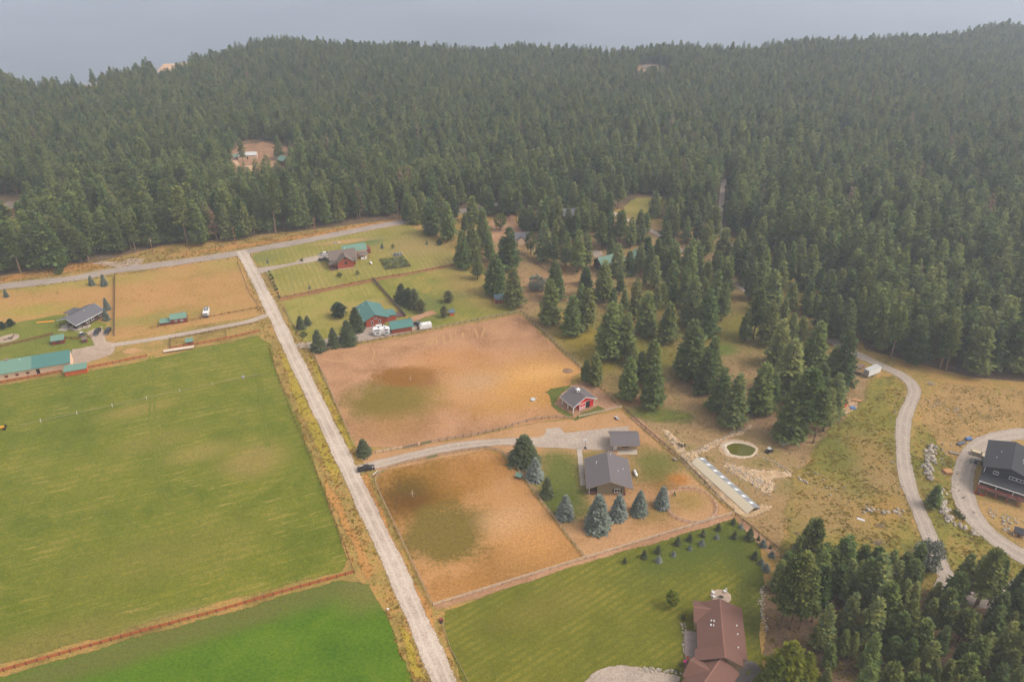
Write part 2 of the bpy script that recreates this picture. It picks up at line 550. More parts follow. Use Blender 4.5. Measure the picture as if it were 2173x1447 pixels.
house_lot = ground_mat("dry_yard", st(S(164, 124, 80), S(182, 140, 96), S(194, 150, 106), S(174, 136, 82)), fine=1.5, med=0.11,
    patches=((*at(1190, 1020), 9, 17, 0.0, S(96, 106, 40), 0.55, 0.95), (*at(1190, 1070), 10, 8, 0.0, S(88, 98, 36), 0.6, 0.9), (*at(1390, 985), 8, 9, 0.2, S(104, 108, 44), 0.6, 0.9),
             (*at(1380, 1010), 8, 4, 0.2, S(112, 104, 44), 0.7, 0.8), (*at(1440, 1018), 3.4, 3.2, 0.2, S(178, 116, 44), 0.6, 0.85), (*at(1405, 1032), 6, 3, 0.0, S(132, 98, 44), 0.8, 0.7),
             (*at(1460, 1062), 6, 5, 0.3, S(150, 126, 62), 0.7, 0.8), (*at(1385, 1090), 7, 4, 0.2, S(138, 116, 58), 0.8, 0.75), (*at(1340, 1150), 10, 4, 0.3, S(198, 152, 108), 0.8, 0.7),
             (*at(1262, 965), 5, 3, 0.1, S(122, 114, 54), 0.8, 0.8), (*at(1215, 935), 8, 1.6, 0.2, S(130, 116, 56), 0.8, 0.5)))
lawn = ground_mat("mown_lawn", st(S(94, 98, 22), S(110, 110, 31), S(127, 122, 42), S(146, 134, 56)), fine=1.7, med=0.13,
    stripes=((math.radians(36), 2.1, S(96, 104, 24), 0.65), (math.radians(78), 2.4, S(112, 114, 28), 0.25)),
    patches=((*at(1500, 1160), 26, 7, A24, S(84, 98, 32), 0.7, 0.8), (*at(1585, 1200), 6, 14, 0.2, S(82, 94, 30), 0.7, 0.8), (*at(1150, 1290), 14, 5, 0.4, S(126, 116, 48), 0.8, 0.6), (*at(1610, 1330), 4, 14, 0.1, S(76, 84, 30), 0.7, 0.7)))
north_lawn = ground_mat("north_lawn", st(S(126, 124, 50), S(146, 138, 62), S(162, 148, 76), S(178, 150, 88)), fine=1.3, med=0.09,
    stripes=((math.radians(112), 2.6, S(122, 122, 60), 0.45),), patches=((*at(785, 512), 9, 5, 0.2, S(98, 118, 60), 0.6, 0.9), (*at(740, 512), 16, 2.5, 0.25, S(190, 150, 104), 0.7, 0.8), (*at(560, 548), 8, 6, 0.2, S(116, 122, 58), 0.7, 0.7),
             (*at(900, 520), 22, 14, 0.2, S(160, 136, 86), 0.8, 0.7), (*at(700, 612), 20, 3, 0.3, S(178, 140, 88), 0.8, 0.6), (*at(560, 600), 6, 3, 0.2, S(176, 140, 90), 0.8, 0.6)))
mid_lawn = ground_mat("mid_lawn", st(S(122, 122, 44), S(142, 136, 56), S(156, 146, 68), S(170, 150, 80)), fine=1.3, med=0.10,
    stripes=((math.radians(112), 2.4, S(166, 152, 86), 0.35),), patches=((*at(760, 650), 20, 4, 0.3, S(176, 150, 92), 0.8, 0.5),))
east_lawn = ground_mat("east_pasture", st(S(106, 114, 40), S(124, 126, 48), S(148, 138, 62), S(174, 148, 80)), fine=1.3, med=0.11,
    patches=((*at(880, 650), 12, 14, 0.2, S(104, 116, 52), 0.8, 0.7), (*at(1000, 612), 10, 22, 0.5, S(176, 144, 88), 0.8, 0.6), (*at(940, 640), 14, 8, 0.5, S(108, 116, 56), 0.8, 0.6)),
    spots=(0.5, 0.66, S(96, 106, 48), 0.6))
west_field = ground_mat("west_field", st(S(150, 126, 62), S(176, 138, 78), S(190, 144, 90), S(166, 144, 66)), fine=1.2, med=0.07, large=0.03,
    patches=((*at(130, 600), 44, 7, 0.15, S(156, 148, 64), 0.8, 0.7), (*at(60, 660), 16, 6, 0.2, S(160, 150, 60), 0.8, 0.7), (*at(480, 560), 12, 8, 0.2, S(160, 148, 70), 0.8, 0.6), (*at(300, 680), 26, 5, 0.3, S(150, 140, 66), 0.8, 0.7), (*at(360, 620), 30, 12, 0.2, S(190, 140, 84), 0.9, 0.5)))
west_yard = ground_mat("west_yard", st(S(98, 110, 34), S(118, 124, 44), S(140, 134, 56)), fine=1.4, med=0.10)
east_yard = ground_mat("bare_yard", st(S(126, 104, 66), S(148, 122, 82), S(166, 136, 96), S(150, 130, 80), S(118, 112, 56)), fine=1.1, med=0.10,
    patches=((*at(1650, 690), 16, 24, 0.2, S(118, 114, 40), 0.8, 0.95), (*at(1520, 700), 20, 20, 0.2, S(122, 116, 44), 0.8, 0.9), (*at(1420, 640), 22, 24, 0.2, S(124, 112, 50), 0.9, 0.8), (*at(1700, 620), 16, 20, 0.2, S(136, 124, 52), 0.9, 0.85), (*at(1540, 742), 5, 5, 0.2, S(96, 116, 42), 0.7, 0.8), (*at(1400, 880), 12, 4.5, -0.1, S(94, 104, 40), 0.5, 0.9),
             (*at(1300, 730), 22, 26, 0.3, S(128, 118, 42), 0.8, 0.95), (*at(1240, 720), 10, 22, 0.6, S(160, 140, 48), 0.9, 0.85), (*at(1380, 760), 14, 12, 0.3, S(116, 112, 40), 0.8, 0.9), (*at(1150, 600), 20, 12, 0.4, S(176, 136, 96), 0.9, 0.8), (*at(1670, 900), 16, 10, 0.6, S(172, 138, 104), 0.8, 0.7),
             (*at(1560, 850), 14, 14, 0.2, S(140, 112, 82), 0.9, 0.6), (*at(1290, 850), 4, 2.4, 0.1, S(100, 106, 48), 0.8, 0.8), (*at(1340, 850), 5, 3, 0.1, S(182, 124, 84), 0.8, 0.8), (*at(1660, 1090), 16, 14, 0.4, S(158, 128, 82), 0.9, 0.6)),
    streaks=(math.radians(-62), 12.0, 1.0, 0.60, S(196, 160, 116), 0.55))
east_meadow = ground_mat("east_meadow", st(S(100, 102, 42), S(120, 114, 50), S(138, 128, 54), S(160, 132, 72), S(134, 132, 48)), fine=1.0, med=0.12,
    patches=((*at(1850, 990), 16, 22, 0.4, S(104, 108, 42), 0.7, 0.85), (*at(1760, 1090), 14, 14, 0.4, S(160, 130, 84), 0.7, 0.8), (*at(1880, 1020), 8, 10, 0.4, S(170, 136, 92), 0.7, 0.7), (*at(1890, 1080), 10, 6, 0.4, S(178, 138, 78), 0.9, 0.7), (*at(1860, 880), 8, 14, 0.5, S(126, 120, 44), 0.8, 0.7), (*at(1800, 1190), 10, 8, 0.2, S(150, 148, 44), 0.9, 0.6), (*at(1850, 960), 6, 10, 0.3, S(172, 134, 82), 0.9, 0.6)),
    spots=((0.6, 0.66, S(96, 96, 44), 0.7), (0.35, 0.68, S(188, 142, 84), 0.6)))
north_east = ground_mat("cleared_slope", st(S(134, 114, 62), S(160, 130, 78), S(178, 142, 90), S(150, 132, 68)), fine=1.0, med=0.11,
    spots=((0.7, 0.64, S(120, 104, 60), 0.6), (1.3, 0.72, S(214, 190, 160), 0.7)))
gravel = ground_mat("gravel", st(S(176, 158, 142), S(198, 180, 164), S(214, 198, 183)), fine=2.2, med=0.2, ruts=(0.45, S(218, 204, 191), 0.5), bump=0.3)
gravel_dark = ground_mat("grey_gravel", st(S(160, 148, 138), S(176, 162, 150), S(188, 173, 160)), fine=2.2, med=0.16, ruts=(0.45, S(196, 180, 164), 0.5), bump=0.3)
asphalt = ground_mat("worn_asphalt", st(S(158, 144, 134), S(172, 157, 146), S(182, 167, 155)), fine=1.6, med=0.12, bump=0.1)
drive = ground_mat("driveway_gravel", st(S(166, 150, 138), S(182, 165, 151), S(192, 176, 160)), fine=1.8, med=0.14, ruts=(0.5, S(206, 188, 168), 0.5), bump=0.2)
yard_gravel = ground_mat("yard_gravel", st(S(168, 146, 128), S(184, 162, 144), S(196, 174, 154)), fine=1.9, med=0.16, bump=0.3, spots=(0.5, 0.68, S(140, 122, 84), 0.5))
dirt = ground_mat("bare_dirt", st(S(158, 118, 88), S(180, 138, 106), S(196, 156, 122)), fine=1.5, med=0.16)
rust_strip = ground_mat("rusty_dry_grass", st(S(140, 98, 60), S(158, 112, 70), S(172, 128, 82)), fine=1.4, med=0.2)
pale_soil = ground_mat("pale_disturbed_soil", st(S(168, 136, 98), S(196, 166, 130), S(214, 188, 156)), fine=1.0, med=0.22, spots=((0.9, 0.60, S(140, 112, 72), 0.8), (1.6, 0.64, S(228, 206, 176), 0.8)))
green_patch = ground_mat("lush_grass", st(S(84, 96, 36), S(102, 110, 44), S(128, 122, 56)), fine=1.5, med=0.2)
straw = ground_mat("dry_hay", st(S(184, 140, 96), S(194, 150, 104), S(204, 160, 112)), fine=2.0, med=0.3)
yellow_weed = ground_mat("yellow_weeds", st(S(150, 134, 50), S(170, 150, 54), S(186, 150, 70)), fine=1.3, med=0.2)
red_weed = ground_mat("orange_dry_weeds", st(S(164, 116, 64), S(186, 136, 74), S(198, 146, 86)), fine=1.3, med=0.2)
sand = ground_mat("bluff_sand", st(S(196, 156, 124), S(214, 176, 142), S(222, 190, 158)), fine=0.5, med=0.08)
concrete = ground_mat("concrete", st(S(176, 164, 152), S(188, 176, 164), S(196, 184, 172)), fine=2.0, med=0.3, bump=0.05)
dark_pave = ground_mat("dark_driveway", st(S(104, 98, 98), S(114, 108, 107), S(122, 116, 114)), fine=2.0, med=0.3, bump=0.1)

# ---- field sheets
sheet("hay_field", PL([(-260, 870), (0, 818), (150, 795), (310, 765), (430, 738), (545, 713), (572, 728), (582, 780), (612, 850), (655, 950), (690, 1055), (738, 1185), (725, 1208), (560, 1252), (280, 1330), (0, 1410), (-260, 1480)]), big_green, 2, feather=2.2, jit=0.5)
sheet("crop_field", PL([(-260, 1515), (0, 1436), (300, 1352), (560, 1278), (715, 1234), (785, 1240), (822, 1310), (850, 1385), (872, 1450), (900, 1560), (-260, 1660)]), bright_green, 2, feather=2.0, jit=0.5)
sheet("west_field", PL([(-260, 680), (0, 618), (240, 586), (400, 560), (500, 545), (514, 570), (545, 640), (556, 668), (400, 695), (245, 722), (238, 716), (190, 726), (0, 770), (-260, 830)]), west_field, 2, feather=2.0, jit=0.6)
sheet("west_yard", PL([(-260, 740), (0, 694), (60, 680), (120, 668), (170, 668), (225, 690), (210, 730), (100, 766), (-260, 830)]), west_yard, 3, feather=1.4)
sheet("paddock", PL([(800, 1020), (812, 1003), (860, 990), (1030, 955), (1062, 962), (1238, 1183), (1090, 1232), (920, 1282), (862, 1165), (803, 1040)]), paddock_low, 2, feather=1.2)
sheet("pasture", PL([(668, 750), (880, 711), (1104, 667), (1236, 788), (1215, 800), (1190, 850), (1210, 885), (1100, 902), (1000, 926), (850, 950), (752, 946)]), paddock_up, 2, feather=1.2)
sheet("dry_yard", PL([(745, 962), (860, 952), (1010, 926), (1110, 903), (1215, 890), (1320, 872), (1440, 985), (1553, 1090), (1245, 1183), (1075, 965), (1040, 953), (800, 1000)]), house_lot, 2, feather=1.2)
sheet("mown_lawn", PL([(945, 1296), (1090, 1245), (1245, 1193), (1400, 1146), (1556, 1100), (1610, 1148), (1622, 1240), (1612, 1340), (1620, 1447), (1640, 1560), (1010, 1560), (972, 1420), (945, 1335)]), lawn, 3, feather=1.0, jit=0.25)
sheet("north_lawn", PL([(534, 545), (560, 532), (700, 505), (866, 476), (905, 500), (940, 520), (985, 560), (800, 590), (600, 628), (570, 585)]), north_lawn, 2, feather=1.5)
sheet("mid_lawn", PL([(600, 640), (793, 598), (862, 676), (800, 715), (660, 740), (625, 712)]), mid_lawn, 2, feather=1.2)
sheet("east_pasture", PL([(797, 596), (985, 562), (1030, 600), (1100, 662), (900, 700), (868, 676)]), east_lawn, 2, feather=1.2)
sheet("bare_yard", PL([(1000, 560), (1010, 520), (1100, 470), (1300, 450), (1480, 500), (1660, 570), (1790, 612), (1800, 735), (1850, 790), (1838, 850), (1740, 930), (1700, 1000), (1650, 1165), (1560, 1085), (1330, 872), (1300, 830), (1236, 785), (1110, 662)]), east_yard, 2, feather=2.0, jit=0.8)
sheet("east_meadow", PL([(1838, 850), (1850, 800), (1900, 800), (1925, 860), (1905, 930), (1920, 1050), (1960, 1180), (1985, 1230), (1800, 1330), (1660, 1170), (1690, 1020), (1745, 930)]), east_meadow, 3, feather=9.0, jit=1.6)
sheet("cleared_slope", PL([(1950, 850), (2010, 815), (2173, 830), (2500, 870), (2500, 960), (2173, 920), (2090, 930), (2040, 985), (2000, 960), (1985, 920), (1960, 905)]), north_east, 3, feather=2.5, jit=0.8)
sheet("loop_meadow", PL([(1950, 900), (2000, 950), (2050, 1010), (2060, 1080), (2110, 1140), (2173, 1190), (2400, 1290), (2350, 1420), (2080, 1250), (1990, 1190), (1945, 1060), (1925, 960)]), east_meadow, 3, feather=2.0, jit=0.8)
sheet("black_house_yard", PL([(2078, 1060), (2200, 1080), (2400, 1130), (2400, 1250), (2173, 1165), (2110, 1115), (2075, 1085)]), north_east, 4, feather=1.5)
sheet("grove_floor", PL([(1625, 1260), (1660, 1175), (1800, 1180), (1900, 1230), (1975, 1260), (2080, 1290), (2200, 1290), (2500, 1300), (2500, 1700), (1640, 1600), (1625, 1400)]), m_forest, 3, feather=3.0, jit=1.0)

# ---- trodden, weedy and disturbed patches
k_ = 0
for nm, mt, pts, fe in [
    ("barn_dirt", dirt, Zm(1150, 800, 9.645, [(255, 560), (330, 420), (420, 270), (520, 180), (640, 140), (800, 110), (1100, 170), (1530, 560), (1500, 640), (1330, 670), (1150, 600), (980, 660), (760, 770), (700, 830), (520, 760), (330, 680)]), 1.0),
    ("lush_grass", green_patch, Zm(1150, 800, 9.645, [(720, 830), (830, 740), (1000, 680), (1150, 590), (1310, 660), (1150, 720), (900, 800), (760, 850), (680, 890), (640, 880)]), 0.8),
    ("lush_grass", green_patch, Zm(1150, 800, 9.645, [(60, 300), (200, 230), (420, 220), (560, 190), (420, 280), (330, 420), (250, 560), (430, 690), (640, 790), (560, 830), (300, 720), (200, 600), (180, 420)]), 1.6),
    ("rusty_strip", rust_strip, [(596, 638), (790, 598), (985, 562), (980, 558), (790, 592), (594, 632)], 1.0),
    ("fence_dirt", dirt, [(920, 1283), (1090, 1231), (1245, 1183), (1556, 1090), (1560, 1100), (1248, 1192), (1090, 1242), (925, 1296)], 0.8),
    ("fence_dirt", dirt, [(1560, 1090), (1640, 1160), (1655, 1178), (1640, 1180), (1565, 1110)], 0.8),
    ("round_pen_track", dirt, None, 0.7),
    ("dry_weeds", red_weed, [(765, 1010), (778, 1010), (800, 1060), (870, 1220), (915, 1300), (925, 1340), (905, 1330), (860, 1230), (800, 1100)], 1.3),
    ("dry_weeds", red_weed, [(690, 1020), (720, 1060), (790, 1210), (780, 1230), (745, 1150), (700, 1060)], 1.3),
    ("yellow_weeds", yellow_weed, [(655, 760), (668, 770), (755, 950), (742, 955), (700, 870)], 1.3),
    ("yellow_weeds", yellow_weed, [(590, 745), (608, 760), (690, 930), (720, 1000), (715, 1030), (690, 980), (640, 880)], 1.3),
    ("yellow_weeds", yellow_weed, [(846, 1330), (862, 1340), (905, 1440), (885, 1440)], 1.3),
    ("pale_soil", pale_soil, Zm(1440, 900, 6.89, [(30, 430), (240, 420), (240, 560), (560, 870), (1000, 1270), (1250, 1180), (1330, 1200), (1180, 1320), (1000, 1360), (760, 1180), (560, 1010), (300, 760), (120, 580)]), 4.0),
    ("pale_soil", pale_soil, Zm(1440, 900, 6.89, [(640, 560), (800, 560), (1000, 620), (1200, 690), (1400, 680), (1640, 700), (1640, 760), (1400, 780), (1250, 780), (1330, 880), (1370, 1000), (1250, 1020), (1100, 900), (900, 780), (700, 640)]), 4.5),
    ("pale_soil", pale_soil, Zm(1440, 900, 6.89, [(240, 400), (420, 300), (640, 190), (900, 90), (1060, 0), (1080, 30), (900, 130), (700, 230), (500, 330), (300, 420)]), 2.4),
    ("pale_soil", pale_soil, Zm(1060, 780, 3.617, [(1240, 470), (1290, 480), (1420, 590), (1440, 690), (1380, 640)]), 1.5),
    ("pale_soil", pale_soil, [(1790, 850), (1815, 845), (1820, 862), (1795, 880), (1765, 890)], 1.2),
    ("lush_grass", green_patch, Zm(1180, 700, 5.4325, [(930, 950), (1100, 900), (1250, 930), (1380, 980), (1520, 970), (1570, 1010), (1300, 1040), (1150, 1060), (1050, 1010)]), 1.2),
    ("track", dirt, [(1338, 885), (1352, 888), (1400, 925), (1408, 940), (1396, 935), (1350, 900)], 1.2),
    ("hay_spoil", straw, Zm(0, 380, 3.29, [(850, 1200), (930, 1175), (1000, 1195), (930, 1220), (870, 1220)]), 1.0),
    ("dry_bank", red_weed, [(0, 600), (60, 590), (200, 570), (230, 566), (240, 556), (140, 560), (0, 588)], 2.0),
    ("dry_bank", red_weed, [(350, 545), (500, 520), (640, 500), (760, 478), (855, 463), (855, 470), (640, 506), (500, 527)], 2.0),
]:
    k_ += 1
    if pts is None: continue
    sheet(nm, PL(pts), mt, 5 + (k_ % 5), feather=fe, step=0.8, jit=0.25 + 0.2 * fe, seed=k_)

far_dirt = ground_mat('clearing_soil', st(S(136, 104, 80), S(164, 126, 96), S(190, 150, 116)), fine=0.9, med=0.12, spots=(0.35, 0.6, S(110, 100, 56), 0.8))
# ---- clearings in the woods
for i, (mt, pts, fe) in enumerate([
    (far_dirt, [(488, 330), (505, 308), (560, 303), (612, 315), (610, 345), (590, 356), (545, 366), (500, 358)], 6),
    (sand, [(512, 352), (543, 352), (538, 368), (525, 370)], 1.5), (sand, [(492, 336), (496, 334), (508, 350), (512, 355), (500, 352)], 1.0),
    (dirt, [(-60, 450), (0, 432), (50, 425), (90, 440), (58, 456), (45, 480), (-60, 490)], 3),
    (north_lawn, [(1320, 440), (1350, 420), (1420, 420), (1400, 455), (1372, 480), (1345, 462)], 3),
    (dirt, [(1040, 470), (1085, 455), (1115, 500), (1090, 515), (1045, 512)], 3),
    (dirt, [(1200, 396), (1225, 398), (1222, 420), (1205, 420)], 2), (far_dirt, [(1350, 150), (1358, 142), (1388, 141), (1420, 147), (1418, 153), (1376, 154)], 5), (sand, [(118, 190), (150, 183), (208, 180), (205, 190), (130, 196)], 3), (sand, [(332, 152), (348, 137), (400, 134), (408, 143), (372, 152)], 3)]):
    sheet("clearing", PL(pts), mt, 6 + i, feather=fe, step=1.5, jit=0.8, seed=i + 31)

# ---- roads, tracks, drives
GR = PL([(512, 532), (535, 575), (563, 630), (590, 684), (618, 745), (645, 800), (675, 862), (706, 925), (742, 1000), (775, 1070), (808, 1140), (835, 1195), (862, 1260), (898, 1342), (940, 1440), (1000, 1580), (1060, 1720)])
strip("asphalt_road", PL([(-300, 655), (-100, 626), (0, 609), (150, 592), (243, 575), (365, 559), (486, 541), (560, 527), (629, 515), (758, 489), (866, 469), (960, 452), (1080, 430)]), 7.0, asphalt, 11, feather=0.7)
strip("gravel_road", GR, 5.6, gravel, 14, feather=1.6)
strip("driveway", PL([(742, 1002), (775, 992), (870, 968), (950, 950), (1020, 941), (1080, 937), (1140, 936)]), 4.2, drive, 13, feather=0.7)
sheet("parking_apron", PL(Zm(1060, 780, 3.617, [(120, 560), (260, 545), (330, 525), (352, 500), (355, 470), (460, 460), (500, 503), (840, 465), (990, 450), (1005, 500), (1050, 655), (840, 657), (830, 635), (600, 625), (300, 610), (120, 598)])), drive, 12, feather=0.4, step=0.7, jit=0.12)
strip("garden_path", PL(Zm(1060, 780, 3.617, [(612, 620), (620, 700), (630, 800), (640, 905)])), 1.7, concrete, 12, feather=0.15)
strip("west_driveway", PL([(572, 666), (530, 682), (460, 696), (380, 711), (300, 724), (235, 733)]), 3.4, drive, 12, feather=0.7)
sheet("west_parking", PL(Zm(0, 380, 3.29, [(600, 1070), (660, 1045), (715, 1030), (725, 1080), (745, 1130), (800, 1145), (800, 1195), (770, 1225), (600, 1285), (490, 1300), (495, 1190), (665, 1165), (640, 1110)])), yard_gravel, 10, feather=1.0)
sheet("log_house_driveway", PL(Zm(500, 460, 3.88, [(150, 432), (330, 405), (480, 378), (530, 350), (680, 318), (800, 310), (840, 345), (700, 362), (500, 395), (330, 435), (190, 470)])), drive, 12, feather=0.7)
sheet("teal_house_driveway", PL(Zm(500, 460, 3.88, [(470, 1045), (620, 1035), (760, 1000), (1000, 945), (1050, 900), (1130, 885), (1300, 930), (1480, 870), (1500, 925), (1280, 985), (1000, 1030), (620, 1080), (490, 1088)])), drive, 11, feather=0.8)
strip("dirt_lane", PL(Zm(500, 460, 3.88, [(1450, 850), (1540, 815), (1640, 785)])), 4.0, dirt, 10, feather=1.2)
EDR = PL(Zm(1560, 720, 2.783, [(560, 0), (670, 65), (760, 108), (880, 165), (980, 212), (1040, 262), (1058, 315), (1030, 390), (1000, 470), (990, 560), (990, 650), (1002, 760), (1030, 880), (1080, 1000), (1125, 1110), (1175, 1230), (1230, 1370), (1330, 1460)]))
strip("gravel_lane", EDR, 4.8, gravel_dark, 14, feather=0.9)
strip("loop_drive", PL(Zm(1560, 720, 2.783, [(1950, 560), (1706, 558), (1560, 580), (1450, 630), (1378, 710), (1350, 790), (1342, 880), (1368, 980), (1430, 1080), (1520, 1165), (1620, 1235), (1706, 1285), (1850, 1360)])), 6.6, gravel_dark, 13, feather=0.9)
strip("grove_lane", PL([(1985, 1235), (2030, 1255), (2080, 1272), (2130, 1268), (2200, 1225)]), 6.0, gravel_dark, 12, feather=1.4)
strip("forest_lane", PL([(1536, 380), (1531, 430), (1527, 480), (1545, 516), (1600, 545), (1660, 569), (1710, 583), (1790, 606)]), 3.2, gravel_dark, 12, feather=0.8)
strip("cabin_lane", PL([(1290, 447), (1345, 474), (1395, 497), (1440, 528), (1490, 560), (1560, 603), (1600, 630)]), 3.2, gravel, 11, feather=0.8)
sheet("cabin_apron", PL(Zm(1180, 430, 8.511, [(660, 940), (700, 870), (780, 860), (870, 930), (800, 990), (690, 985)])), drive, 10, feather=1.0)
sheet("roadside_pullout", PL(Zm(0, 380, 3.29, [(640, 590), (700, 575), (860, 580), (900, 560), (1000, 560), (980, 600), (860, 625), (760, 610)])), yard_gravel, 9, feather=1.5)
sheet("brown_house_drive", PL(Zm(1240, 1060, 3.738, [(0, 1447), (60, 1380), (150, 1330), (280, 1310), (420, 1335), (560, 1365), (700, 1390), (760, 1410), (740, 1500), (0, 1550)])), drive, 12, feather=0.5)
sheet("side_driveway", PL(Zm(1420, 1380, 9.877, [(1470, 170), (1800, 260), (1900, 400), (1820, 700), (1820, 900), (1100, 900), (1240, 640), (1460, 300)])), dark_pave, 13, feather=0.3)
sheet("fire_pit_gravel", PL(Zm(1420, 1230, 6.667, [(580, 220), (600, 155), (690, 138), (800, 150), (870, 210), (880, 280), (830, 335), (700, 315), (620, 290)])), yard_gravel, 12, feather=0.3, step=0.5, jit=0.1)
sheet("west_fire_pit_gravel", PL(Zm(0, 630, 8.038, [(-60, 720), (60, 670), (200, 640), (320, 645), (330, 700), (230, 750), (100, 780), (-60, 790)])), yard_gravel, 10, feather=0.5)
sheet("patio", PL(Zm(0, 630, 8.038, [(975, 570), (1060, 520), (1150, 480), (1330, 500), (1480, 470), (1540, 525), (1310, 572), (1190, 545), (1110, 590)])), concrete, 11, feather=0.25)
# wheel tracks across the hay field, mown windrows in the pasture
trk = ground_mat("wheel_track", st(S(102, 112, 28), S(116, 122, 36), S(130, 130, 46)), fine=2.0, med=0.3)
for k, off in enumerate((-6, 6)):
    strip("wheel_track", PL(Zm(0, 700, 3.216, [(1035 + off * 2.2, 180), (1028 + off * 2.4, 300), (1040 + off * 2.6, 450), (1038 + off * 2.8, 620), (1060 + off * 3, 760), (1085 + off * 3, 900), (1085 + off * 3, 1000), (1110 + off * 3.2, 1120), (1180 + off * 3.4, 1240)])), 0.75, trk, 7 + k, feather=0.6)
    strip("wheel_track", PL(Zm(0, 700, 3.216, [(1620 + off * 2, 120), (1700 + off * 2, 230), (1760 + off * 2, 330), (1790 + off * 2, 480), (1800 + off * 2, 640), (1830 + off * 2, 800)])), 0.7, trk, 7 + k, feather=0.6)
WR = [[(140, 330), (300, 310), (450, 290), (560, 270)], [(160, 365), (300, 390), (420, 350), (540, 300)], [(330, 355), (420, 320), (520, 280)], [(540, 280), (560, 330), (530, 400)], [(560, 265), (700, 250), (820, 235)],
      [(600, 262), (680, 270), (760, 225), (860, 190)], [(900, 240), (960, 225), (975, 260)], [(1030, 190), (1040, 260)], [(1085, 195), (1105, 260)], [(1140, 150), (1150, 250)], [(1180, 165), (1190, 215)], [(1235, 160), (1245, 210)],
      [(1330, 135), (1355, 205)], [(1410, 130), (1380, 205)], [(1455, 120), (1530, 185)], [(1440, 110), (1560, 80), (1660, 95)], [(880, 200), (1000, 180), (1140, 160), (1300, 140)], [(980, 265), (1030, 200)]]
for k, w in enumerate(WR):
    strip("hay_windrow", PL(Zm(640, 660, 3.622, w)), 0.8, straw, 8 + k % 4, feather=0.55, kind='stuff', label="pale cut hay lying in a thin row", wob=0.7, seed=k)
cp = at(1466, 1072)
strip("riding_track", [(cp[0] + 8.2 * math.cos(a), cp[1] + 8.2 * math.sin(a)) for a in np.linspace(0.9, 6.6, 28)], 1.4, dirt, 9, feather=0.8)

# ---- pond and bluffs
pd = at(1571, 955)
pond_mat = M("algae_water", S(92, 92, 14), rough=0.22, var=0.18, scale=1.2, spec=0.5)
def blob(cx, cy, rx, ry, seed, n=44, j=0.05):
    rr = random.Random(seed)
    ph = [rr.uniform(0, 6.28) for _ in range(3)]
    return [(cx + rx * math.cos(a) * (1 + j * math.sin(3 * a + ph[0]) + j * math.sin(5 * a + ph[1])), cy + ry * math.sin(a) * (1 + j * math.sin(2 * a + ph[2]))) for a in np.linspace(0, 2 * math.pi, n, endpoint=False)]
sheet("pond_bank", blob(pd[0] - 0.8, pd[1] + 0.8, 7.0, 5.9, 3), pale_soil, 11, feather=0.9, step=0.6, jit=0.15)
rim = MB()
bo, bi = blob(pd[0] - 0.5, pd[1] + 0.5, 6.3, 5.2, 4), blob(pd[0] + 0.2, pd[1], 4.7, 3.6, 4)
for i in range(44):
    j = (i + 1) % 44
    mo = lambda k: ((bo[k][0] + bi[k][0]) / 2, (bo[k][1] + bi[k][1]) / 2, 0.42)
    rim.face([(*bo[i], 0.08), (*bo[j], 0.08), mo(j), mo(i)])
    rim.face([mo(i), mo(j), (*bi[j], 0.12), (*bi[i], 0.12)])
pb = rim.build("pond_berm", M("berm_soil", S(206, 188, 168), var=0.2, scale=1.5), smooth=True); pb["kind"] = "structure"
pw = MB().face([(*p, 0.2) for p in blob(pd[0] + 0.2, pd[1], 5.0, 3.9, 4)]).build("pond", pond_mat); pw["kind"] = "structure"
# ------------------------------------------------------------------ trees
def leaf_mat(name, cols, hue=0.0, rough=0.75, trans=0.12, tone=0.22):
    m = bpy.data.materials.new(name)
    t = NT(m)
    oi = t.n("ObjectInfo")
    pos = t.n("NewGeometry").outputs["Position"]
    nz = t.noise(pos, 0.55, 3.0, 0.6)
    fac = t.math('ADD', t.math('MULTIPLY', oi.outputs["Random"], 0.72), t.math('MULTIPLY', t.math('SUBTRACT', nz, 0.5), 0.9))
    fac = t.math('ADD', fac, 0.14, clamp=True)
    c = t.ramp(fac, st(*cols))
    r2 = t.math('FRACT', t.math('MULTIPLY', oi.outputs["Random"], 37.7))
    c = t.mix(1.0, c, t.ramp(r2, [(0, (1 - tone,) * 3 + (1,)), (1, (1 + tone, 1 + tone, 1 + tone, 1))]), 'MULTIPLY')
    b = t.n("BsdfPrincipled", {"Base Color": c, "Roughness": rough})
    b.inputs["Specular IOR Level"].default_value = 0.2
    tl = t.n("BsdfTranslucent", {"Color": c})
    t.out(t.n("MixShader", {0: trans, 1: b.outputs[0], 2: tl.outputs[0]}).outputs[0])
    return m

GREEN = leaf_mat("fir_needles", [S(72, 92, 44), S(92, 112, 56), S(114, 128, 62), S(134, 136, 68), S(88, 118, 80)])
PINE = leaf_mat("pine_needles", [S(70, 92, 42), S(88, 110, 52), S(108, 122, 58), S(126, 130, 62), S(82, 114, 70)])
BLUE = leaf_mat("blue_spruce_needles", [S(118, 130, 116), S(134, 144, 132), S(148, 156, 148)], trans=0.05, tone=0.08)
DKSPR = leaf_mat("spruce_needles", [S(76, 88, 56), S(94, 104, 68), S(110, 116, 80)], trans=0.06, tone=0.1)
BROADL = leaf_mat("broad_leaves", [S(96, 112, 40), S(112, 124, 46), S(128, 130, 46)], trans=0.25)
BRIGHT = leaf_mat("bright_leaves", [S(92, 120, 34), S(118, 134, 36), S(150, 146, 30)], trans=0.25)
SILVER = leaf_mat("silver_leaves", [S(140, 146, 128), S(158, 162, 146), S(172, 176, 162)], trans=0.15)
SHRUB = leaf_mat("shrub_leaves", [S(74, 88, 40), S(92, 104, 48), S(108, 112, 56)], trans=0.15)
BARK = M("bark", S(112, 92, 76), rough=0.95, var=0.25, scale=2.0)
PBARK = M("pine_bark", S(148, 118, 96), rough=0.95, var=0.22, scale=2.0)
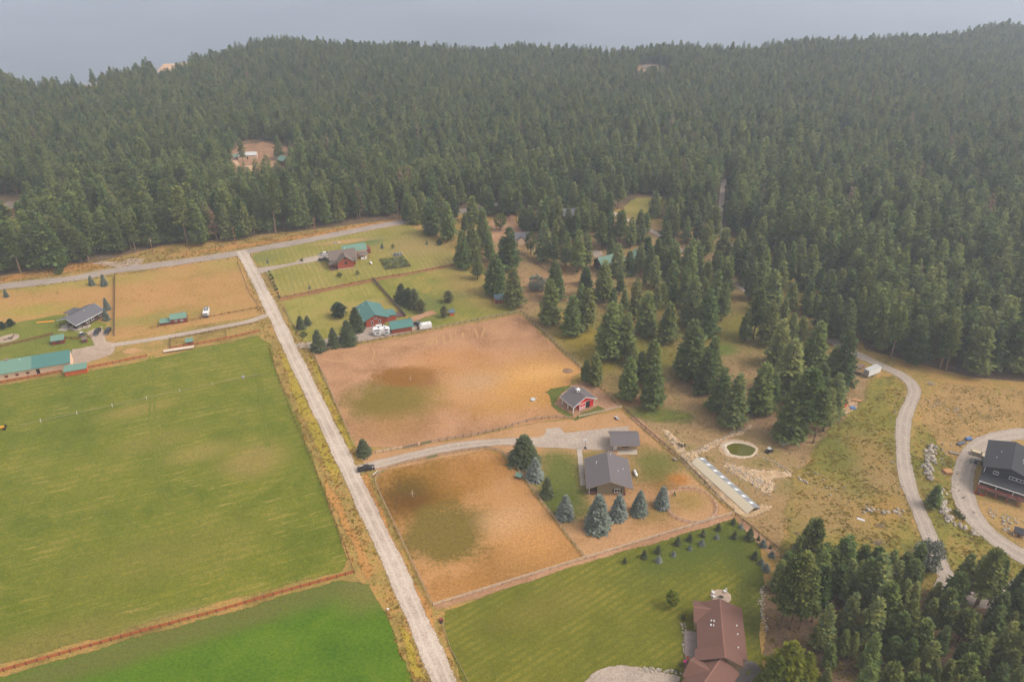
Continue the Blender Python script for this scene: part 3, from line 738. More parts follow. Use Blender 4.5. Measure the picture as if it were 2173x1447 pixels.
GBARK = M("grey_bark", S(136, 128, 118), rough=0.95, var=0.2, scale=2.0)

def quads_mesh(name, V, mat):
    """V: (n,4,3) array"""
    n = len(V)
    me = bpy.data.meshes.new(name)
    me.vertices.add(n * 4); me.loops.add(n * 4); me.polygons.add(n)
    me.vertices.foreach_set("co", V.reshape(-1))
    me.loops.foreach_set("vertex_index", np.arange(n * 4, dtype=np.int32))
    me.polygons.foreach_set("loop_start", np.arange(0, n * 4, 4, dtype=np.int32))
    me.update(calc_edges=True)
    me.materials.append(mat)
    return me

def sprays(P, D, L, W, rng, tilt=0.45):
    """diamond needle sprays at P pointing along D"""
    n = len(P)
    D = D / np.linalg.norm(D, axis=1, keepdims=True)
    up = np.tile([0, 0, 1.0], (n, 1)) + rng.normal(0, tilt, (n, 3))
    s = np.cross(D, up); s /= np.linalg.norm(s, axis=1, keepdims=True) + 1e-9
    dn = np.cross(D, s); dn *= np.sign(dn[:, 2:3] + 1e-9) * -1
    L = L[:, None]; W = W[:, None]
    a = P - D * L * 0.15
    b = P + D * L * 0.42 + s * W + dn * W * 0.35
    c = P + D * L
    d = P + D * L * 0.42 - s * W + dn * W * 0.35
    return np.stack([a, b, c, d], 1)

def conifer_crown(seed, h=1.0, r=0.16, base=0.06, n_whorl=26, per=7, spr=7, shape=0.85, droop=0.25, size=0.06, ragged=0.25, belly=0.12, open_=0.0):
    """crown of a conifer of height 1 (all lengths relative to the height)"""
    rng = np.random.default_rng(seed)
    Ps, Ds, Ls = [], [], []
    for k in range(n_whorl):
        u = (k + rng.uniform(0, 0.8)) / n_whorl
        z = base + (1 - base) * u
        prof = (1 - u) ** shape * min(1.0, (u + belly) / (0.22 + belly * 0.3))
        R0 = r * max(prof, 0.02) + 0.006
        nb = max(3, int(per * (0.55 + 0.6 * (1 - u))))
        a0 = rng.uniform(0, 6.28)
        for i in range(nb):
            if open_ and rng.random() < open_: continue
            a = a0 + 6.283 * i / nb + rng.normal(0, 0.28)
            Rb = R0 * (1 + rng.normal(0, ragged) * 0.8)
            ns = max(2, int(spr * (0.35 + 0.75 * Rb / r)))
            s = rng.uniform(0.22, 1.0, ns) ** 0.75
            zz = z + 0.02 * (1 - u) - droop * Rb * s ** 1.3 + rng.normal(0, 0.007, ns)
            lat = rng.normal(0, 0.17, ns) * Rb * s
            ca, sa = math.cos(a), math.sin(a)
            P = np.stack([ca * Rb * s * 0.9 - sa * lat, sa * Rb * s * 0.9 + ca * lat, zz], 1)
            da = a + rng.normal(0, 0.65, ns)
            D = np.stack([np.cos(da), np.sin(da), rng.normal(-0.15 + 0.35 * u, 0.28, ns)], 1)
            Ps.append(P); Ds.append(D); Ls.append(size * rng.uniform(0.55, 1.2, ns) * (0.5 + 0.6 * (Rb / r) ** 0.5))
    P = np.concatenate(Ps); D = np.concatenate(Ds); L = np.concatenate(Ls)
    V = sprays(P, D, L, L * rng.uniform(0.26, 0.42, len(L)), rng)
    tip = np.array([[[0, 0, 0.955], [0.008, 0, 0.975], [0, 0, 1.0], [-0.008, 0, 0.975]], [[0, 0, 0.955], [0, 0.008, 0.975], [0, 0, 1.0], [0, -0.008, 0.975]]])
    return np.concatenate([V, tip])

def pine_crown(seed, r=0.14, base=0.38, n=46, tufts=26, size=0.045, round_=0.6):
    rng = np.random.default_rng(seed)
    Ps, Ds, Ls = [], [], []
    for k in range(n):
        u = (k + rng.uniform(0, 1)) / n
        z = base + (1 - base) * u * 0.97
        prof = (math.sin(math.pi * min(1, (0.16 + 0.84 * u)) ** 0.9) * round_ + (1 - u) ** 0.8 * (1 - round_)) * 1.05
        a = k * 2.399 + rng.normal(0, 0.3)
        Rb = r * max(prof, 0.10) * rng.uniform(0.6, 1.15)
        for q in range(2 if Rb > r * 0.4 else 1):
            s = rng.uniform(0.55, 1.0) if q == 0 else rng.uniform(0.15, 0.6)
            c = np.array([math.cos(a) * Rb * s, math.sin(a) * Rb * s, z + Rb * 0.25 * s + rng.normal(0, 0.008)])
            m = int(tufts * (0.7 if q else 1.0))
            d = rng.normal(0, 1, (m, 3)); d[:, 2] = np.abs(d[:, 2]) * 0.8 - 0.15
            d /= np.linalg.norm(d, axis=1, keepdims=True)
            Ps.append(c + d * rng.uniform(0.1, 1.0, (m, 1)) * size * 0.75 * np.array([1.25, 1.25, 0.7])); Ds.append(d + np.array([math.cos(a), math.sin(a), 0.2]) * 0.4)
            Ls.append(size * rng.uniform(0.45, 1.0, m))
    P = np.concatenate(Ps); D = np.concatenate(Ds); L = np.concatenate(Ls)
    return sprays(P, D, L, L * rng.uniform(0.25, 0.4, len(L)), rng, 0.7)

def broad_crown(seed, r=0.32, zc=0.6, rz=0.4, clumps=46, leaves=34, size=0.045):
    rng = np.random.default_rng(seed)
    Ps, Ds, Ls = [], [], []
    for k in range(clumps):
        d = rng.normal(0, 1, 3); d /= np.linalg.norm(d)
        q = rng.uniform(0.35, 1.0) ** 0.5
        c = np.array([d[0] * r * q, d[1] * r * q, zc + d[2] * rz * q])
        m = leaves
        dd = rng.normal(0, 1, (m, 3)); dd /= np.linalg.norm(dd, axis=1, keepdims=True)
        Ps.append(c + dd * rng.uniform(0.3, 1, (m, 1)) * r * 0.30)
        Ds.append(dd + rng.normal(0, 0.4, (m, 3)) + d * 0.5); Ls.append(size * rng.uniform(0.6, 1.2, m))
    P = np.concatenate(Ps); D = np.concatenate(Ds); L = np.concatenate(Ls)
    return sprays(P, D, L, L * 0.42, rng, 0.9)

def trunk_mb(rb, top=0.93, base_dead=0.0, seed=0, lean=0.0, dead=(0, 0), limbs=()):
    mb = MB()
    rr = random.Random(seed)
    zs = [0, 0.12, 0.4, 0.7, top]
    rs = [rb * 1.25, rb, rb * 0.75, rb * 0.45, rb * 0.12]
    px = [lean * z * z for z in zs]
    for i in range(4):
        mb.tube((px[i], 0, zs[i] - (0.02 if i == 0 else 0)), (px[i + 1], 0, zs[i + 1]), rs[i], rs[i + 1], 6)
    for i in range(dead[0]):
        z = rr.uniform(0.08, dead[1]); a = rr.uniform(0, 6.28); l = rr.uniform(0.03, 0.07)
        mb.tube((0, 0, z), (l * math.cos(a), l * math.sin(a), z - 0.01), rb * 0.16, rb * 0.05, 3)
    for (z0, a, l, z1) in limbs:
        mb.tube((0, 0, z0), (l * math.cos(a), l * math.sin(a), z1), rb * 0.5, rb * 0.12, 5)
    return mb

TREES = {}
def add_kind(kind, crowns, trunks, cmat, tmat):
    TREES[kind] = [(quads_mesh("crown", c, cmat), tr.mesh("trunk", tmat, True)) for c, tr in zip(crowns, trunks)]

add_kind("fir", [conifer_crown(20 + i, r=0.175 + 0.012 * (i % 3), base=0.05 + 0.03 * (i % 2), n_whorl=30, per=10, spr=11, shape=0.56, droop=0.30, size=0.062, ragged=0.30) for i in range(5)],
         [trunk_mb(0.016, seed=i) for i in range(5)], GREEN, BARK)
add_kind("slim_fir", [conifer_crown(40 + i, r=0.140, base=0.14, n_whorl=30, per=9, spr=9, shape=0.60, droop=0.25, size=0.055, ragged=0.3) for i in range(4)],
         [trunk_mb(0.014, seed=i, dead=(10, 0.18)) for i in range(4)], GREEN, BARK)
add_kind("pine", [pine_crown(60 + i, r=0.150 + 0.012 * (i % 2), base=0.26 + 0.06 * (i % 3), n=64, tufts=26, size=0.055, round_=0.35) for i in range(5)],
         [trunk_mb(0.013, seed=i, lean=(-0.02, 0.0, 0.025, 0.0, 0.015)[i], dead=(16, 0.4)) for i in range(5)], PINE, PBARK)
add_kind("blue_spruce", [conifer_crown(80 + i, r=0.265, base=0.02, n_whorl=24, per=15, spr=14, shape=0.68, droop=0.22, size=0.075, ragged=0.16, belly=0.3) for i in range(3)],
         [trunk_mb(0.018, seed=i) for i in range(3)], BLUE, BARK)
add_kind("spruce", [conifer_crown(90 + i, r=0.25, base=0.02, n_whorl=24, per=14, spr=13, shape=0.68, droop=0.22, size=0.075, ragged=0.17, belly=0.3) for i in range(3)],
         [trunk_mb(0.018, seed=i) for i in range(3)], DKSPR, BARK)
LIMBS = [(0.2, k * 1.3, 0.2, 0.55) for k in range(5)]
add_kind("broadleaf", [broad_crown(100 + i, r=0.30 + 0.03 * i, clumps=60, leaves=36) for i in range(2)], [trunk_mb(0.03, top=0.7, seed=i, limbs=LIMBS) for i in range(2)], BROADL, BARK)
add_kind("young_broadleaf", [broad_crown(105, r=0.24, zc=0.6, rz=0.42, clumps=30, leaves=30, size=0.09)], [trunk_mb(0.02, top=0.8, limbs=LIMBS)], BRIGHT, BARK)
add_kind("yellow_broadleaf", [conifer_crown(107, r=0.30, base=0.04, n_whorl=26, per=13, spr=13, shape=0.62, droop=0.1, size=0.085, ragged=0.45, belly=0.35)], [trunk_mb(0.03, top=0.7, limbs=LIMBS)], leaf_mat('larch_needles', [S(72, 92, 30), S(104, 116, 30), S(128, 132, 30), S(84, 104, 36)], trans=0.2, tone=0.1), BARK)
add_kind("silver_bush", [broad_crown(110, r=0.62, zc=0.5, rz=0.48, clumps=60, leaves=40, size=0.09)], [trunk_mb(0.04, top=0.5, limbs=LIMBS)], SILVER, GBARK)
add_kind("shrub", [broad_crown(112 + i, r=0.62, zc=0.45, rz=0.45, clumps=18, leaves=26, size=0.14) for i in range(2)], [trunk_mb(0.03, top=0.5, limbs=LIMBS) for i in range(2)], SHRUB, BARK)
add_kind("bushy_pine", [pine_crown(120 + i, r=0.34, base=0.05, n=40, tufts=30, size=0.12, round_=0.9) for i in range(2)], [trunk_mb(0.02, seed=i) for i in range(2)],
         leaf_mat("pale_pine_needles", [S(112, 116, 70), S(128, 128, 80), S(140, 136, 92)], tone=0.06), PBARK)
add_kind("round_pine", [pine_crown(125, r=0.5, base=0.04, n=44, tufts=34, size=0.17, round_=0.95)], [trunk_mb(0.03)], leaf_mat("mugo_needles", [S(62, 80, 50), S(74, 92, 58), S(86, 100, 66)], tone=0.05), PBARK)
# coarse versions for the far woods
far_f = [conifer_crown(200 + i, r=0.165, base=0.10 + 0.04 * (i % 2), n_whorl=24, per=9, spr=8, shape=0.72, droop=0.3, size=0.062, ragged=0.3) for i in range(5)]
far_p = [pine_crown(220 + i, r=0.155, base=0.30 + 0.05 * i, n=40, tufts=18, size=0.055, round_=0.4) for i in range(3)]

TREE_NO = [0]
def tree(kind, x, y, h, label, cat="tree", group=None, name=None, wide=1.0, var=None):
    vs = TREES[kind]
    TREE_NO[0] += 1
    cm, tm = vs[(TREE_NO[0] * 7 + int(abs(x) * 3)) % len(vs) if var is None else var]
    z = float(terrain(x, y))
    o = empty(name or kind + "_tree", (x, y, z), R.uniform(0, 6.28), label, cat, group)
    o.scale = (h * wide, h * wide, h)
    link_mesh("trunk", tm, o)
    link_mesh("crown", cm, o)
    return o

# ---- trees standing singly: (zoom origin, zoom scale, [(foot x, foot y, top y, kind)])
CENTRAL = [
    (860, 420, 4.8225, "g1", [(95, 262, -10, 'f'), (265, 372, 10, 'f'), (440, 432, 45, 'f'), (610, 362, 160, 's'), (795, 492, 105, 'f'), (590, 712, 330, 'f'), (690, 652, 260, 'f'), (740, 832, 520, 's'), (860, 642, 340, 's'),
        (920, 982, 570, 'F'), (1065, 732, 300, 'f'), (1000, 702, 390, 's'), (1110, 1112, 715, 'F'), (1415, 642, 240, 'f'), (1520, 662, 370, 's'), (1640, 702, 330, 's'), (1762, 762, 320, 's'), (1850, 722, 340, 's'),
        (1530, 1042, 640, 'f'), (1480, 1282, 830, 'f'), (1700, 1402, 1000, 'f'), (1860, 1342, 920, 's'), (1790, 1332, 880, 's'), (1840, 902, 700, 'f'), (1200, 332, 70, 's'), (1275, 332, 80, 'f'), (1390, 322, 30, 'f'), (1560, 262, -20, 'f'), (1800, 392, 10, 'f'), (30, 232, -40, 'f'), (180, 242, -60, 'f'), (350, 242, -60, 'f'), (500, 232, -40, 's'), (690, 252, -20, 'f'), (860, 172, -110, 'f'), (1000, 150, -120, 'f'), (1120, 160, -110, 'f')]),
    (1180, 520, 4.8225, "g2", [(480, 572, 160, 'f'), (300, 522, 220, 'f'), (650, 502, 270, 's'), (580, 642, 430, 's'), (690, 692, 450, 's'), (800, 772, 340, 's'), (910, 912, 470, 'f'), (1015, 692, 400, 's'), (1080, 642, 380, 's'), (1000, 442, 110, 's'),
        (910, 402, 290, 's'), (1160, 592, 165, 'f'), (1350, 522, 80, 's'), (1370, 822, 330, 'f'), (1300, 642, 230, 's'), (1520, 922, 440, 'f'), (1690, 772, 370, 's'), (1600, 702, 250, 's'), (1500, 602, 340, 's'), (1130, 992, 590, 'f'), (540, 1152, 590, 'F'), (622, 1062, 600, 's'),
        (705, 1162, 690, 's'), (1350, 1352, 760, 'F'), (1580, 1332, 930, 'f'), (1510, 1502, 1060, 'F'), (620, 320, -20, 'f'), (740, 300, 60, 'f'), (850, 260, -10, 'f'), (950, 330, 0, 's'), (1090, 300, 0, 'f'), (1200, 280, -30, 'f'), (1420, 300, -40, 'f'), (1540, 350, 150, 's'), (1640, 330, 60, 's'), (1750, 380, 100, 's'), (1180, 180, -60, 'f'), (560, 150, -70, 's')]),
    (1180, 700, 5.4325, "g3", [(340, 602, 340, 's'), (820, 802, 310, 'f'), (965, 602, 240, 's'), (1105, 882, 400, 'f'), (1090, 642, 110, 'f'), (870, 412, 130, 's'), (1870, 932, 430, 'f'), (2035, 1092, 500, 'f')]),
    (1480, 680, 5.1667, "g4", [(665, 1002, 460, 'f'), (800, 962, 590, 's'), (960, 802, 210, 'F'), (1010, 1292, 620, 'f'), (1110, 1302, 550, 'p'), (1190, 1322, 930, 's'), (1270, 1342, 760, 'p'), (1375, 1212, 740, 's'), (1450, 1072, 570, 'f'), (1230, 1002, 540, 'f'),
        (1330, 782, 470, 'f'), (1240, 562, 10, 'f'), (1440, 722, 280, 'f'), (1545, 742, 130, 'f'), (860, 492, -20, 'f'), (1100, 1012, 640, 'f'), (1180, 900, 500, 's'), (1400, 940, 640, 's'), (1050, 900, 560, 's')]),
    (1480, 520, 6.028, "g5", [(600, 1232, 850, 's'), (712, 1192, 560, 'p'), (880, 1262, 710, 'f'), (1180, 1232, 870, 's'), (1310, 1212, 910, 's'), (1270, 1432, 1200, 's'), (1700, 1162, 640, 's'), (1905, 1182, 760, 's'), (1100, 942, 680, 's'), (1400, 912, 600, 's'),
        (1510, 912, 640, 's'), (1050, 712, 550, 's'), (1180, 812, 480, 'f'), (1040, 592, 200, 's'), (1285, 512, 220, 's'), (1385, 572, 0, 'f'), (1945, 572, 50, 'f'), (2080, 832, 200, 'p'), (1830, 792, 480, 's'), (760, 692, 190, 's'), (655, 702, 160, 's'), (580, 512, 200, 's'),
        (330, 552, 150, 's'), (1000, 402, -40, 'f'), (1610, 1010, 760, 's'), (1800, 1120, 820, 's')]),
]
GROVE = (1580, 1060, 3.664, [(470, 402, 140, 'p'), (270, 1002, 440, 'P'), (350, 1002, 430, 'P'), (312, 1012, 520, 'P'), (390, 1036, 600, 'P'), (420, 1002, 520, 'P'), (520, 952, 520, 'P'), (400, 502, 280, 'f'), (300, 620, 400, 'f'), (250, 700, 470, 'f'), (570, 642, 340, 'f'), (720, 652, 280, 'f'), (640, 672, 380, 's'),
    (770, 732, 460, 's'), (850, 712, 470, 's'), (690, 812, 520, 'p'), (960, 852, 420, 'p'), (880, 832, 450, 'p'), (1010, 812, 480, 'p'), (1095, 652, 390, 's'), (1200, 662, 420, 'p'), (1330, 672, 500, 'p'), (570, 1182, 810, 'p'), (765, 1072, 720, 's'), (640, 1312, 1130, 's'), (820, 1222, 1030, 's'), (740, 1212, 1010, 's'),
    (620, 1446, 1310, 's'), (1640, 772, 420, 'p'), (1750, 922, 400, 'P'), (1810, 812, 410, 'p'), (1890, 822, 470, 'P'), (1945, 842, 540, 'P'), (2085, 782, 520, 'p'), (1560, 792, 590, 's'), (1400, 1012, 770, 's'), (1140, 1202, 890, 'p'), (1050, 1182, 920, 'p'), (1330, 1202, 920, 'p'), (1490, 1222, 980, 'p'), (1640, 1142, 860, 'p'),
    (1720, 1122, 890, 'p'), (1870, 1142, 820, 'p'), (2000, 1122, 870, 'p'), (2130, 1082, 700, 'p'), (1100, 1322, 1080, 'p'), (1210, 1372, 1090, 'p'), (1370, 1422, 1100, 'p'), (1260, 1462, 1230, 'p'), (1540, 1442, 1240, 'p'), (1620, 1372, 1120, 'p'), (1740, 1372, 1080, 'p'), (1800, 1322, 1030, 'p'), (1940, 1322, 950, 'p'),
    (2060, 1372, 980, 'p'), (2120, 1462, 1200, 'p'), (1980, 1466, 1180, 'p'), (1430, 1486, 1280, 'p'), (1690, 1500, 1340, 'p'), (1060, 1490, 1380, 'p'), (2160, 942, 640, 'p'), (2190, 1270, 930, 'p'), (1180, 900, 620, 'p'), (1260, 900, 640, 'p'), (1430, 880, 640, 'p'), (1040, 1000, 660, 'p'), (1500, 1010, 700, 'p'), (1320, 560, 340, 's'), (1920, 1000, 720, 'p'), (2040, 980, 660, 'p')])
P_ALT = [0]
KIND = {'f': "fir", 'F': "fir", 's': "slim_fir", 'p': "pine", 'P': "pine"}
GLABEL = {"g1": ("green conifer in the loose row east of the lawns and pastures", "conifers bordering the lawns and pastures"),
          "g2": ("green conifer in the open wood around the green roofed cabin", "conifers around the cabin"),
          "g3": ("green conifer on the bare ground behind the red barn", "conifers behind the red barn"),
          "g4": ("green conifer in the dense clump north of the algae pond", "conifers clumped above the pond"),
          "g5": ("green conifer in the wood between cabin lane and gravel lane", "conifers between the two lanes")}
placed = []
CONIF = []
def near(x, y, d):
    return any((x - a) ** 2 + (y - b) ** 2 < d * d for a, b in placed)
for (ox, oy, s, g, lst) in CENTRAL:
    for (fx, fy, ty, k) in lst:
        px, py, tp = ox + fx / s, oy + fy / s, oy + ty / s
        x, y = at(px, py)
        if near(x, y, 2.6): continue
        h = max(7.0, min(34.0, tall(py, tp)))
        placed.append((x, y))
        CONIF.append((x, y, h, k in 'fF')); CONIF[-1] += (tree(KIND[k], x, y, h, GLABEL[g][0], "tree", GLABEL[g][1], name="conifer_tree", wide=(1.25 if k == 'F' else 1.08) * R.uniform(0.9, 1.1) * (24.0 / max(h, 14)) ** 0.35),)
ox, oy, s, lst = GROVE
for (fx, fy, ty, k) in lst:
    px, py, tp = ox + fx / s, oy + fy / s, oy + ty / s
    x, y = at(px, py)
    if near(x, y, 2.0): continue
    placed.append((x, y))
    h = max(6.0, min(32.0, tall(py, tp)))
    P_ALT[0] += 1
    kk = 'slim_fir' if k == 'p' and P_ALT[0] % 5 < 3 else KIND[k]
    CONIF.append((x, y, h, k == 'f')); CONIF[-1] += (tree(kk, x, y, h, "tall pine with a bare trunk at the west edge of the near grove" if k == 'P' and px < 1800 else "green conifer in the grove beside the brown roofed house",
         "tree", "tall bare trunked pines of the near grove" if k == 'P' and px < 1800 else "conifers of the near grove", name="pine_tree" if k in 'pP' else "conifer_tree", wide=(0.9 if k == 'P' else 1.15) * R.uniform(0.85, 1.15)),)

# fill of the open wood between lawns, cabin and forest lane
OPEN = PL([(990, 440), (1290, 434), (1420, 448), (1500, 475), (1640, 545), (1795, 606), (1806, 735), (1740, 745), (1690, 690), (1580, 650), (1500, 640), (1400, 600), (1345, 590), (1290, 540), (1220, 545), (1150, 520), (1060, 470)])
KEEP = [(at(1290, 600), 13), (at(1300, 560), 16), (at(1335, 545), 11), (at(1209, 478), 10), (at(1103, 520), 11), (at(1062, 480), 8), (at(1126, 530), 7), (at(1265, 548), 8), (at(1337, 505), 7), (at(1360, 470), 9), (at(1080, 500), 10)]
LANES = [np.array(PL(q)) for q in ([(1536, 380), (1531, 430), (1527, 480), (1545, 516), (1600, 545), (1660, 569), (1710, 583), (1790, 606)], [(1290, 447), (1345, 474), (1395, 497), (1440, 528), (1490, 560), (1560, 603), (1600, 630)])]
def off_lane(x, y, d):
    for ln in LANES:
        for i in range(len(ln) - 1):
            a, b_ = ln[i], ln[i + 1]
            tt = min(1, max(0, ((x - a[0]) * (b_[0] - a[0]) + (y - a[1]) * (b_[1] - a[1])) / ((b_ - a) ** 2).sum()))
            if math.hypot(x - a[0] - tt * (b_[0] - a[0]), y - a[1] - tt * (b_[1] - a[1])) < d: return False
    return True
ox_, oy_ = np.array(OPEN).min(0), np.array(OPEN).max(0)
tries = 0
extra = 0
while tries < 3000 and extra < 92:
    tries += 1
    x, y = R.uniform(ox_[0], oy_[0]), R.uniform(ox_[1], oy_[1])
    if not inside(np.array([x]), np.array([y]), OPEN)[0] or near(x, y, 5.2) or not off_lane(x, y, 5.0) or not off_lane(x, y + 9, 6.0): continue
    if any(math.hypot(x - c[0], y - c[1]) < r_ for c, r_ in KEEP): continue
    placed.append((x, y)); extra += 1
    g = "g1" if x < 30 else "g2" if x < 110 else "g5"
    kd, h = R.choice(["fir", "slim_fir", "slim_fir", "pine"]), R.uniform(15, 23)
    CONIF.append((x, y, h, kd == "fir", tree(kd, x, y, h, GLABEL[g][0], "tree", GLABEL[g][1], name="conifer_tree", wide=R.uniform(1.0, 1.3))))
# fill of the near grove
GP = PL([(1690, 1190), (1900, 1225), (1960, 1290), (2100, 1330), (2260, 1280), (2330, 1560), (1760, 1560), (1800, 1420), (1830, 1330), (1700, 1260)])
ox_, oy_ = np.array(GP).min(0), np.array(GP).max(0)
tries = extra = 0
while tries < 2000 and extra < 34:
    tries += 1
    x, y = R.uniform(ox_[0], oy_[0]), R.uniform(ox_[1], oy_[1])
    if not inside(np.array([x]), np.array([y]), GP)[0] or near(x, y, 3.6): continue
    placed.append((x, y)); extra += 1
    kd, h = R.choice(["slim_fir", "pine", "pine"]), R.uniform(13, 19)
    CONIF.append((x, y, h, False, tree(kd, x, y, h, "green conifer in the grove beside the brown roofed house", "tree", "conifers of the near grove", name="conifer_tree", wide=R.uniform(0.95, 1.2))))

# ---- garden and yard trees, each told apart
YARD = [
    ("blue_spruce", 1268, 1120, 1050, 1.0, "largest blue spruce, below the gable of the grey roofed house"),
    ("blue_spruce", 1312, 1098, 1049, 1.0, "blue spruce second from the round pen, below the grey roofed house"),
    ("blue_spruce", 1356, 1088, 1041, 0.95, "blue spruce third from the west fence of the round pen, on dry grass"),
    ("blue_spruce", 1404, 1074, 1032, 0.98, "blue spruce touching the fence of the round pen"),
    ("blue_spruce", 1199, 1096, 1050, 1.05, "pale blue spruce at the lower corner of the green lawn"),
    ("spruce", 1161, 1052, 1012, 0.85, "small slim spruce midway along the lawn beside the paddock fence"),
    ("blue_spruce", 1135, 1014, 972, 1.15, "bluish spruce just below the broad spruce at the paddock bend"),
    ("spruce", 1112, 979, 923, 1.35, "broad dark spruce at the bend of the paddock fence by the driveway"),
    ("spruce", 772, 963, 931, 1.2, "lone spruce at the pasture corner beside the driveway entrance"),
    ("spruce", 677, 743, 700, 1.0, "spruce at the teal house driveway, nearest to the gravel road"),
    ("spruce", 709, 735, 695, 0.9, "slim spruce, middle of three at the pasture's top fence"),
    ("spruce", 739, 729, 680, 1.05, "full spruce nearest the teal house of the three along the fence"),
    ("spruce", 757, 701, 652, 1.0, "tall brownish spruce close to the teal house wall"),
    ("spruce", 639, 697, 670, 1.1, "small dark spruce on the lawn, left of a smaller one"),
    ("spruce", 653, 689, 670, 1.25, "smallest dark spruce on the mown lawn by the gravel road"),
    ("round_pine", 720, 673, 645, 1.0, "round dark pine standing alone on the striped lawn"),
    ("spruce", 853, 643, 602, 1.15, "leftmost spruce of the tight trio in the teal house pasture"),
    ("spruce", 868, 647, 610, 1.05, "middle spruce of the tight trio in the teal house pasture"),
    ("spruce", 880, 652, 612, 1.05, "right hand spruce of the tight trio in the teal house pasture"),
    ("bushy_pine", 894, 663, 637, 1.0, "pale bushy pine at the foot of the spruce trio"),
    ("bushy_pine", 952, 641, 618, 1.25, "pale bushy pine alone in the middle of the pasture"),
    ("bushy_pine", 942, 673, 650, 0.9, "small pale pine beside the orange shed with blue roof"),
    ("blue_spruce", 228, 657, 632, 0.9, "blue spruce by the dark fence, upper one next to the long grey roof"),
    ("blue_spruce", 227, 679, 655, 0.9, "blue spruce by the dark fence, lower one next to the long grey roof"),
    ("blue_spruce", 195, 605, 585, 0.95, "young blue spruce at the asphalt road, left one of two"),
    ("blue_spruce", 222, 606, 582, 0.9, "young blue spruce at the asphalt road, right one of two"),
    ("blue_spruce", 14, 630, 614, 1.0, "small blue spruce in the weedy field at the picture's left edge"),
    ("round_pine", 24, 692, 678, 1.0, "round bluish shrub on the west lawn, right one of two"),
    ("round_pine", 6, 698, 684, 1.0, "round bluish shrub on the west lawn at the picture edge"),
    ("broadleaf", 1062, 489, 455, 1.2, "pale green willow standing in the brown clearing"),
    ("broadleaf", 1126, 539, 494, 0.75, "fresh green poplar beside the cream house"),
    ("silver_bush", 1139, 615, 588, 1.0, "silvery wide bush in the corral beside the conifers"),
    ("young_broadleaf", 1424, 1288, 1255, 1.0, "young yellow green maple in a dirt ring on the lawn"),
    ("yellow_broadleaf", 1664, 1448, 1362, 1.0, "big yellow green tree at the grove's lower corner"),
    ("yellow_broadleaf", 1703, 1450, 1385, 0.8, "yellowish tree right of the big one at the grove corner"),
    ("yellow_broadleaf", 1640, 1462, 1395, 0.9, "yellow green tree at the end of the dark driveway"),
    ("silver_bush", 1962, 1205, 1150, 0.6, "thin pale leaved tree hanging over the gravel lane"),
    ("fir", 1977, 1075, 1028, 1.3, "single green fir between the gravel lane and the boulder wall"),
    ("broadleaf", 1337, 512, 483, 1.2, "rounded pale tree behind the green roofed cabin"),
    ("fir", 1262, 815, 748, 1.15, "yellowish ragged fir at the back corner of the red barn"),
]
for (k, px, by, ty, wd, lab) in YARD:
    x, y = at(px, by)
    h = max(2.0, tall(by, ty))
    tree(k, x, y, h, lab, "tree" if "shrub" not in lab and "bush" not in lab.split() else "shrub", name={"blue_spruce": "blue_spruce_tree", "round_pine": "round_pine", "silver_bush": "silver_bush"}.get(k, k.replace("bushy_", "").replace("yellow_broadleaf", "yellow_green") + "_tree"), wide=wd * {'spruce': 1.22, 'blue_spruce': 1.1}.get(k, 0.98))

NTH = ["first", "second", "third", "fourth", "fifth", "sixth", "seventh", "eighth", "ninth", "tenth", "eleventh", "twelfth", "thirteenth"]
# young trees planted on the lawn
YNG = Zm(1240, 1060, 3.738, [(320, 500), (475, 460), (585, 420), (740, 358), (835, 325), (940, 288), (1062, 240), (1180, 195), (1190, 305), (1308, 315), (1380, 320), (1350, 468), (1475, 385)])
YBL = Zm(1240, 1060, 3.738, [(588, 490), (708, 442), (836, 395), (932, 360), (1050, 306), (1242, 224), (1415, 368), (1486, 450), (1402, 510), (1440, 560)])
HY = [2.2, 3.2, 3.3, 3.4, 3.2, 2.8, 3.0, 2.8, 3.2, 4.8, 1.9, 3.4, 1.6]
for i, (px, py) in enumerate(YNG):
    x, y = at(px, py)
    tree("spruce", x, y, HY[i], "young green spruce on the lawn, %s counting east from the paddock fence" % NTH[sorted(YNG).index((px, py))], "tree", "young green spruces on the lawn", name="young_spruce_tree", wide=1.15)
for i, (px, py) in enumerate(YBL):
    x, y = at(px, py)
    tree("blue_spruce", x, y, 1.9 + 0.5 * (i % 3 == 0) + 0.4 * (i > 5), "small blue spruce on the lawn, %s of its kind counting eastwards" % NTH[sorted(YBL).index((px, py))], "tree", "young blue spruces on the lawn", name="young_blue_spruce_tree", wide=1.5)

# small garden trees of the log house lawn
for (k, px, by, ty, wd, lab) in [("blue_spruce", 811, 527, 516, 1.1, "small grey spruce behind the vegetable garden"), ("broadleaf", 834, 528, 519, 1.0, "small round tree behind the vegetable garden"), ("shrub", 720, 587, 578, 0.9, "bush on the lawn below the log house gable"),
        ("shrub", 759, 583, 574, 0.6, "thin bush on the lawn between log house and garden"), ("blue_spruce", 657, 613, 605, 1.1, "tiny grey spruce on the lawn by the rusty strip"), ("blue_spruce", 568, 558, 550, 1.1, "tiny grey spruce near the asphalt corner"),
        ("blue_spruce", 906, 519, 510, 1.0, "tiny blue spruce alone on the dry lawn beside the dark round bush"), ("round_pine", 933, 520, 509, 0.9, "dark round bush at the end of the lawn"), ("shrub", 645, 713, 703, 1.0, "shrub at the lawn corner of the teal house drive"),
        ("shrub", 124, 581, 571, 1.3, "round bush on the bank of the asphalt road"), ("shrub", 640, 555, 548, 0.7, "low shrub by the log house driveway")]:
    x, y = at(px, by)
    tree(k, x, y, max(1.2, tall(by, ty)), lab, "shrub" if k in ("shrub", "round_pine") else "tree", name={"shrub": "garden_shrub", "round_pine": "round_bush"}.get(k, "small_tree"), wide=wd)
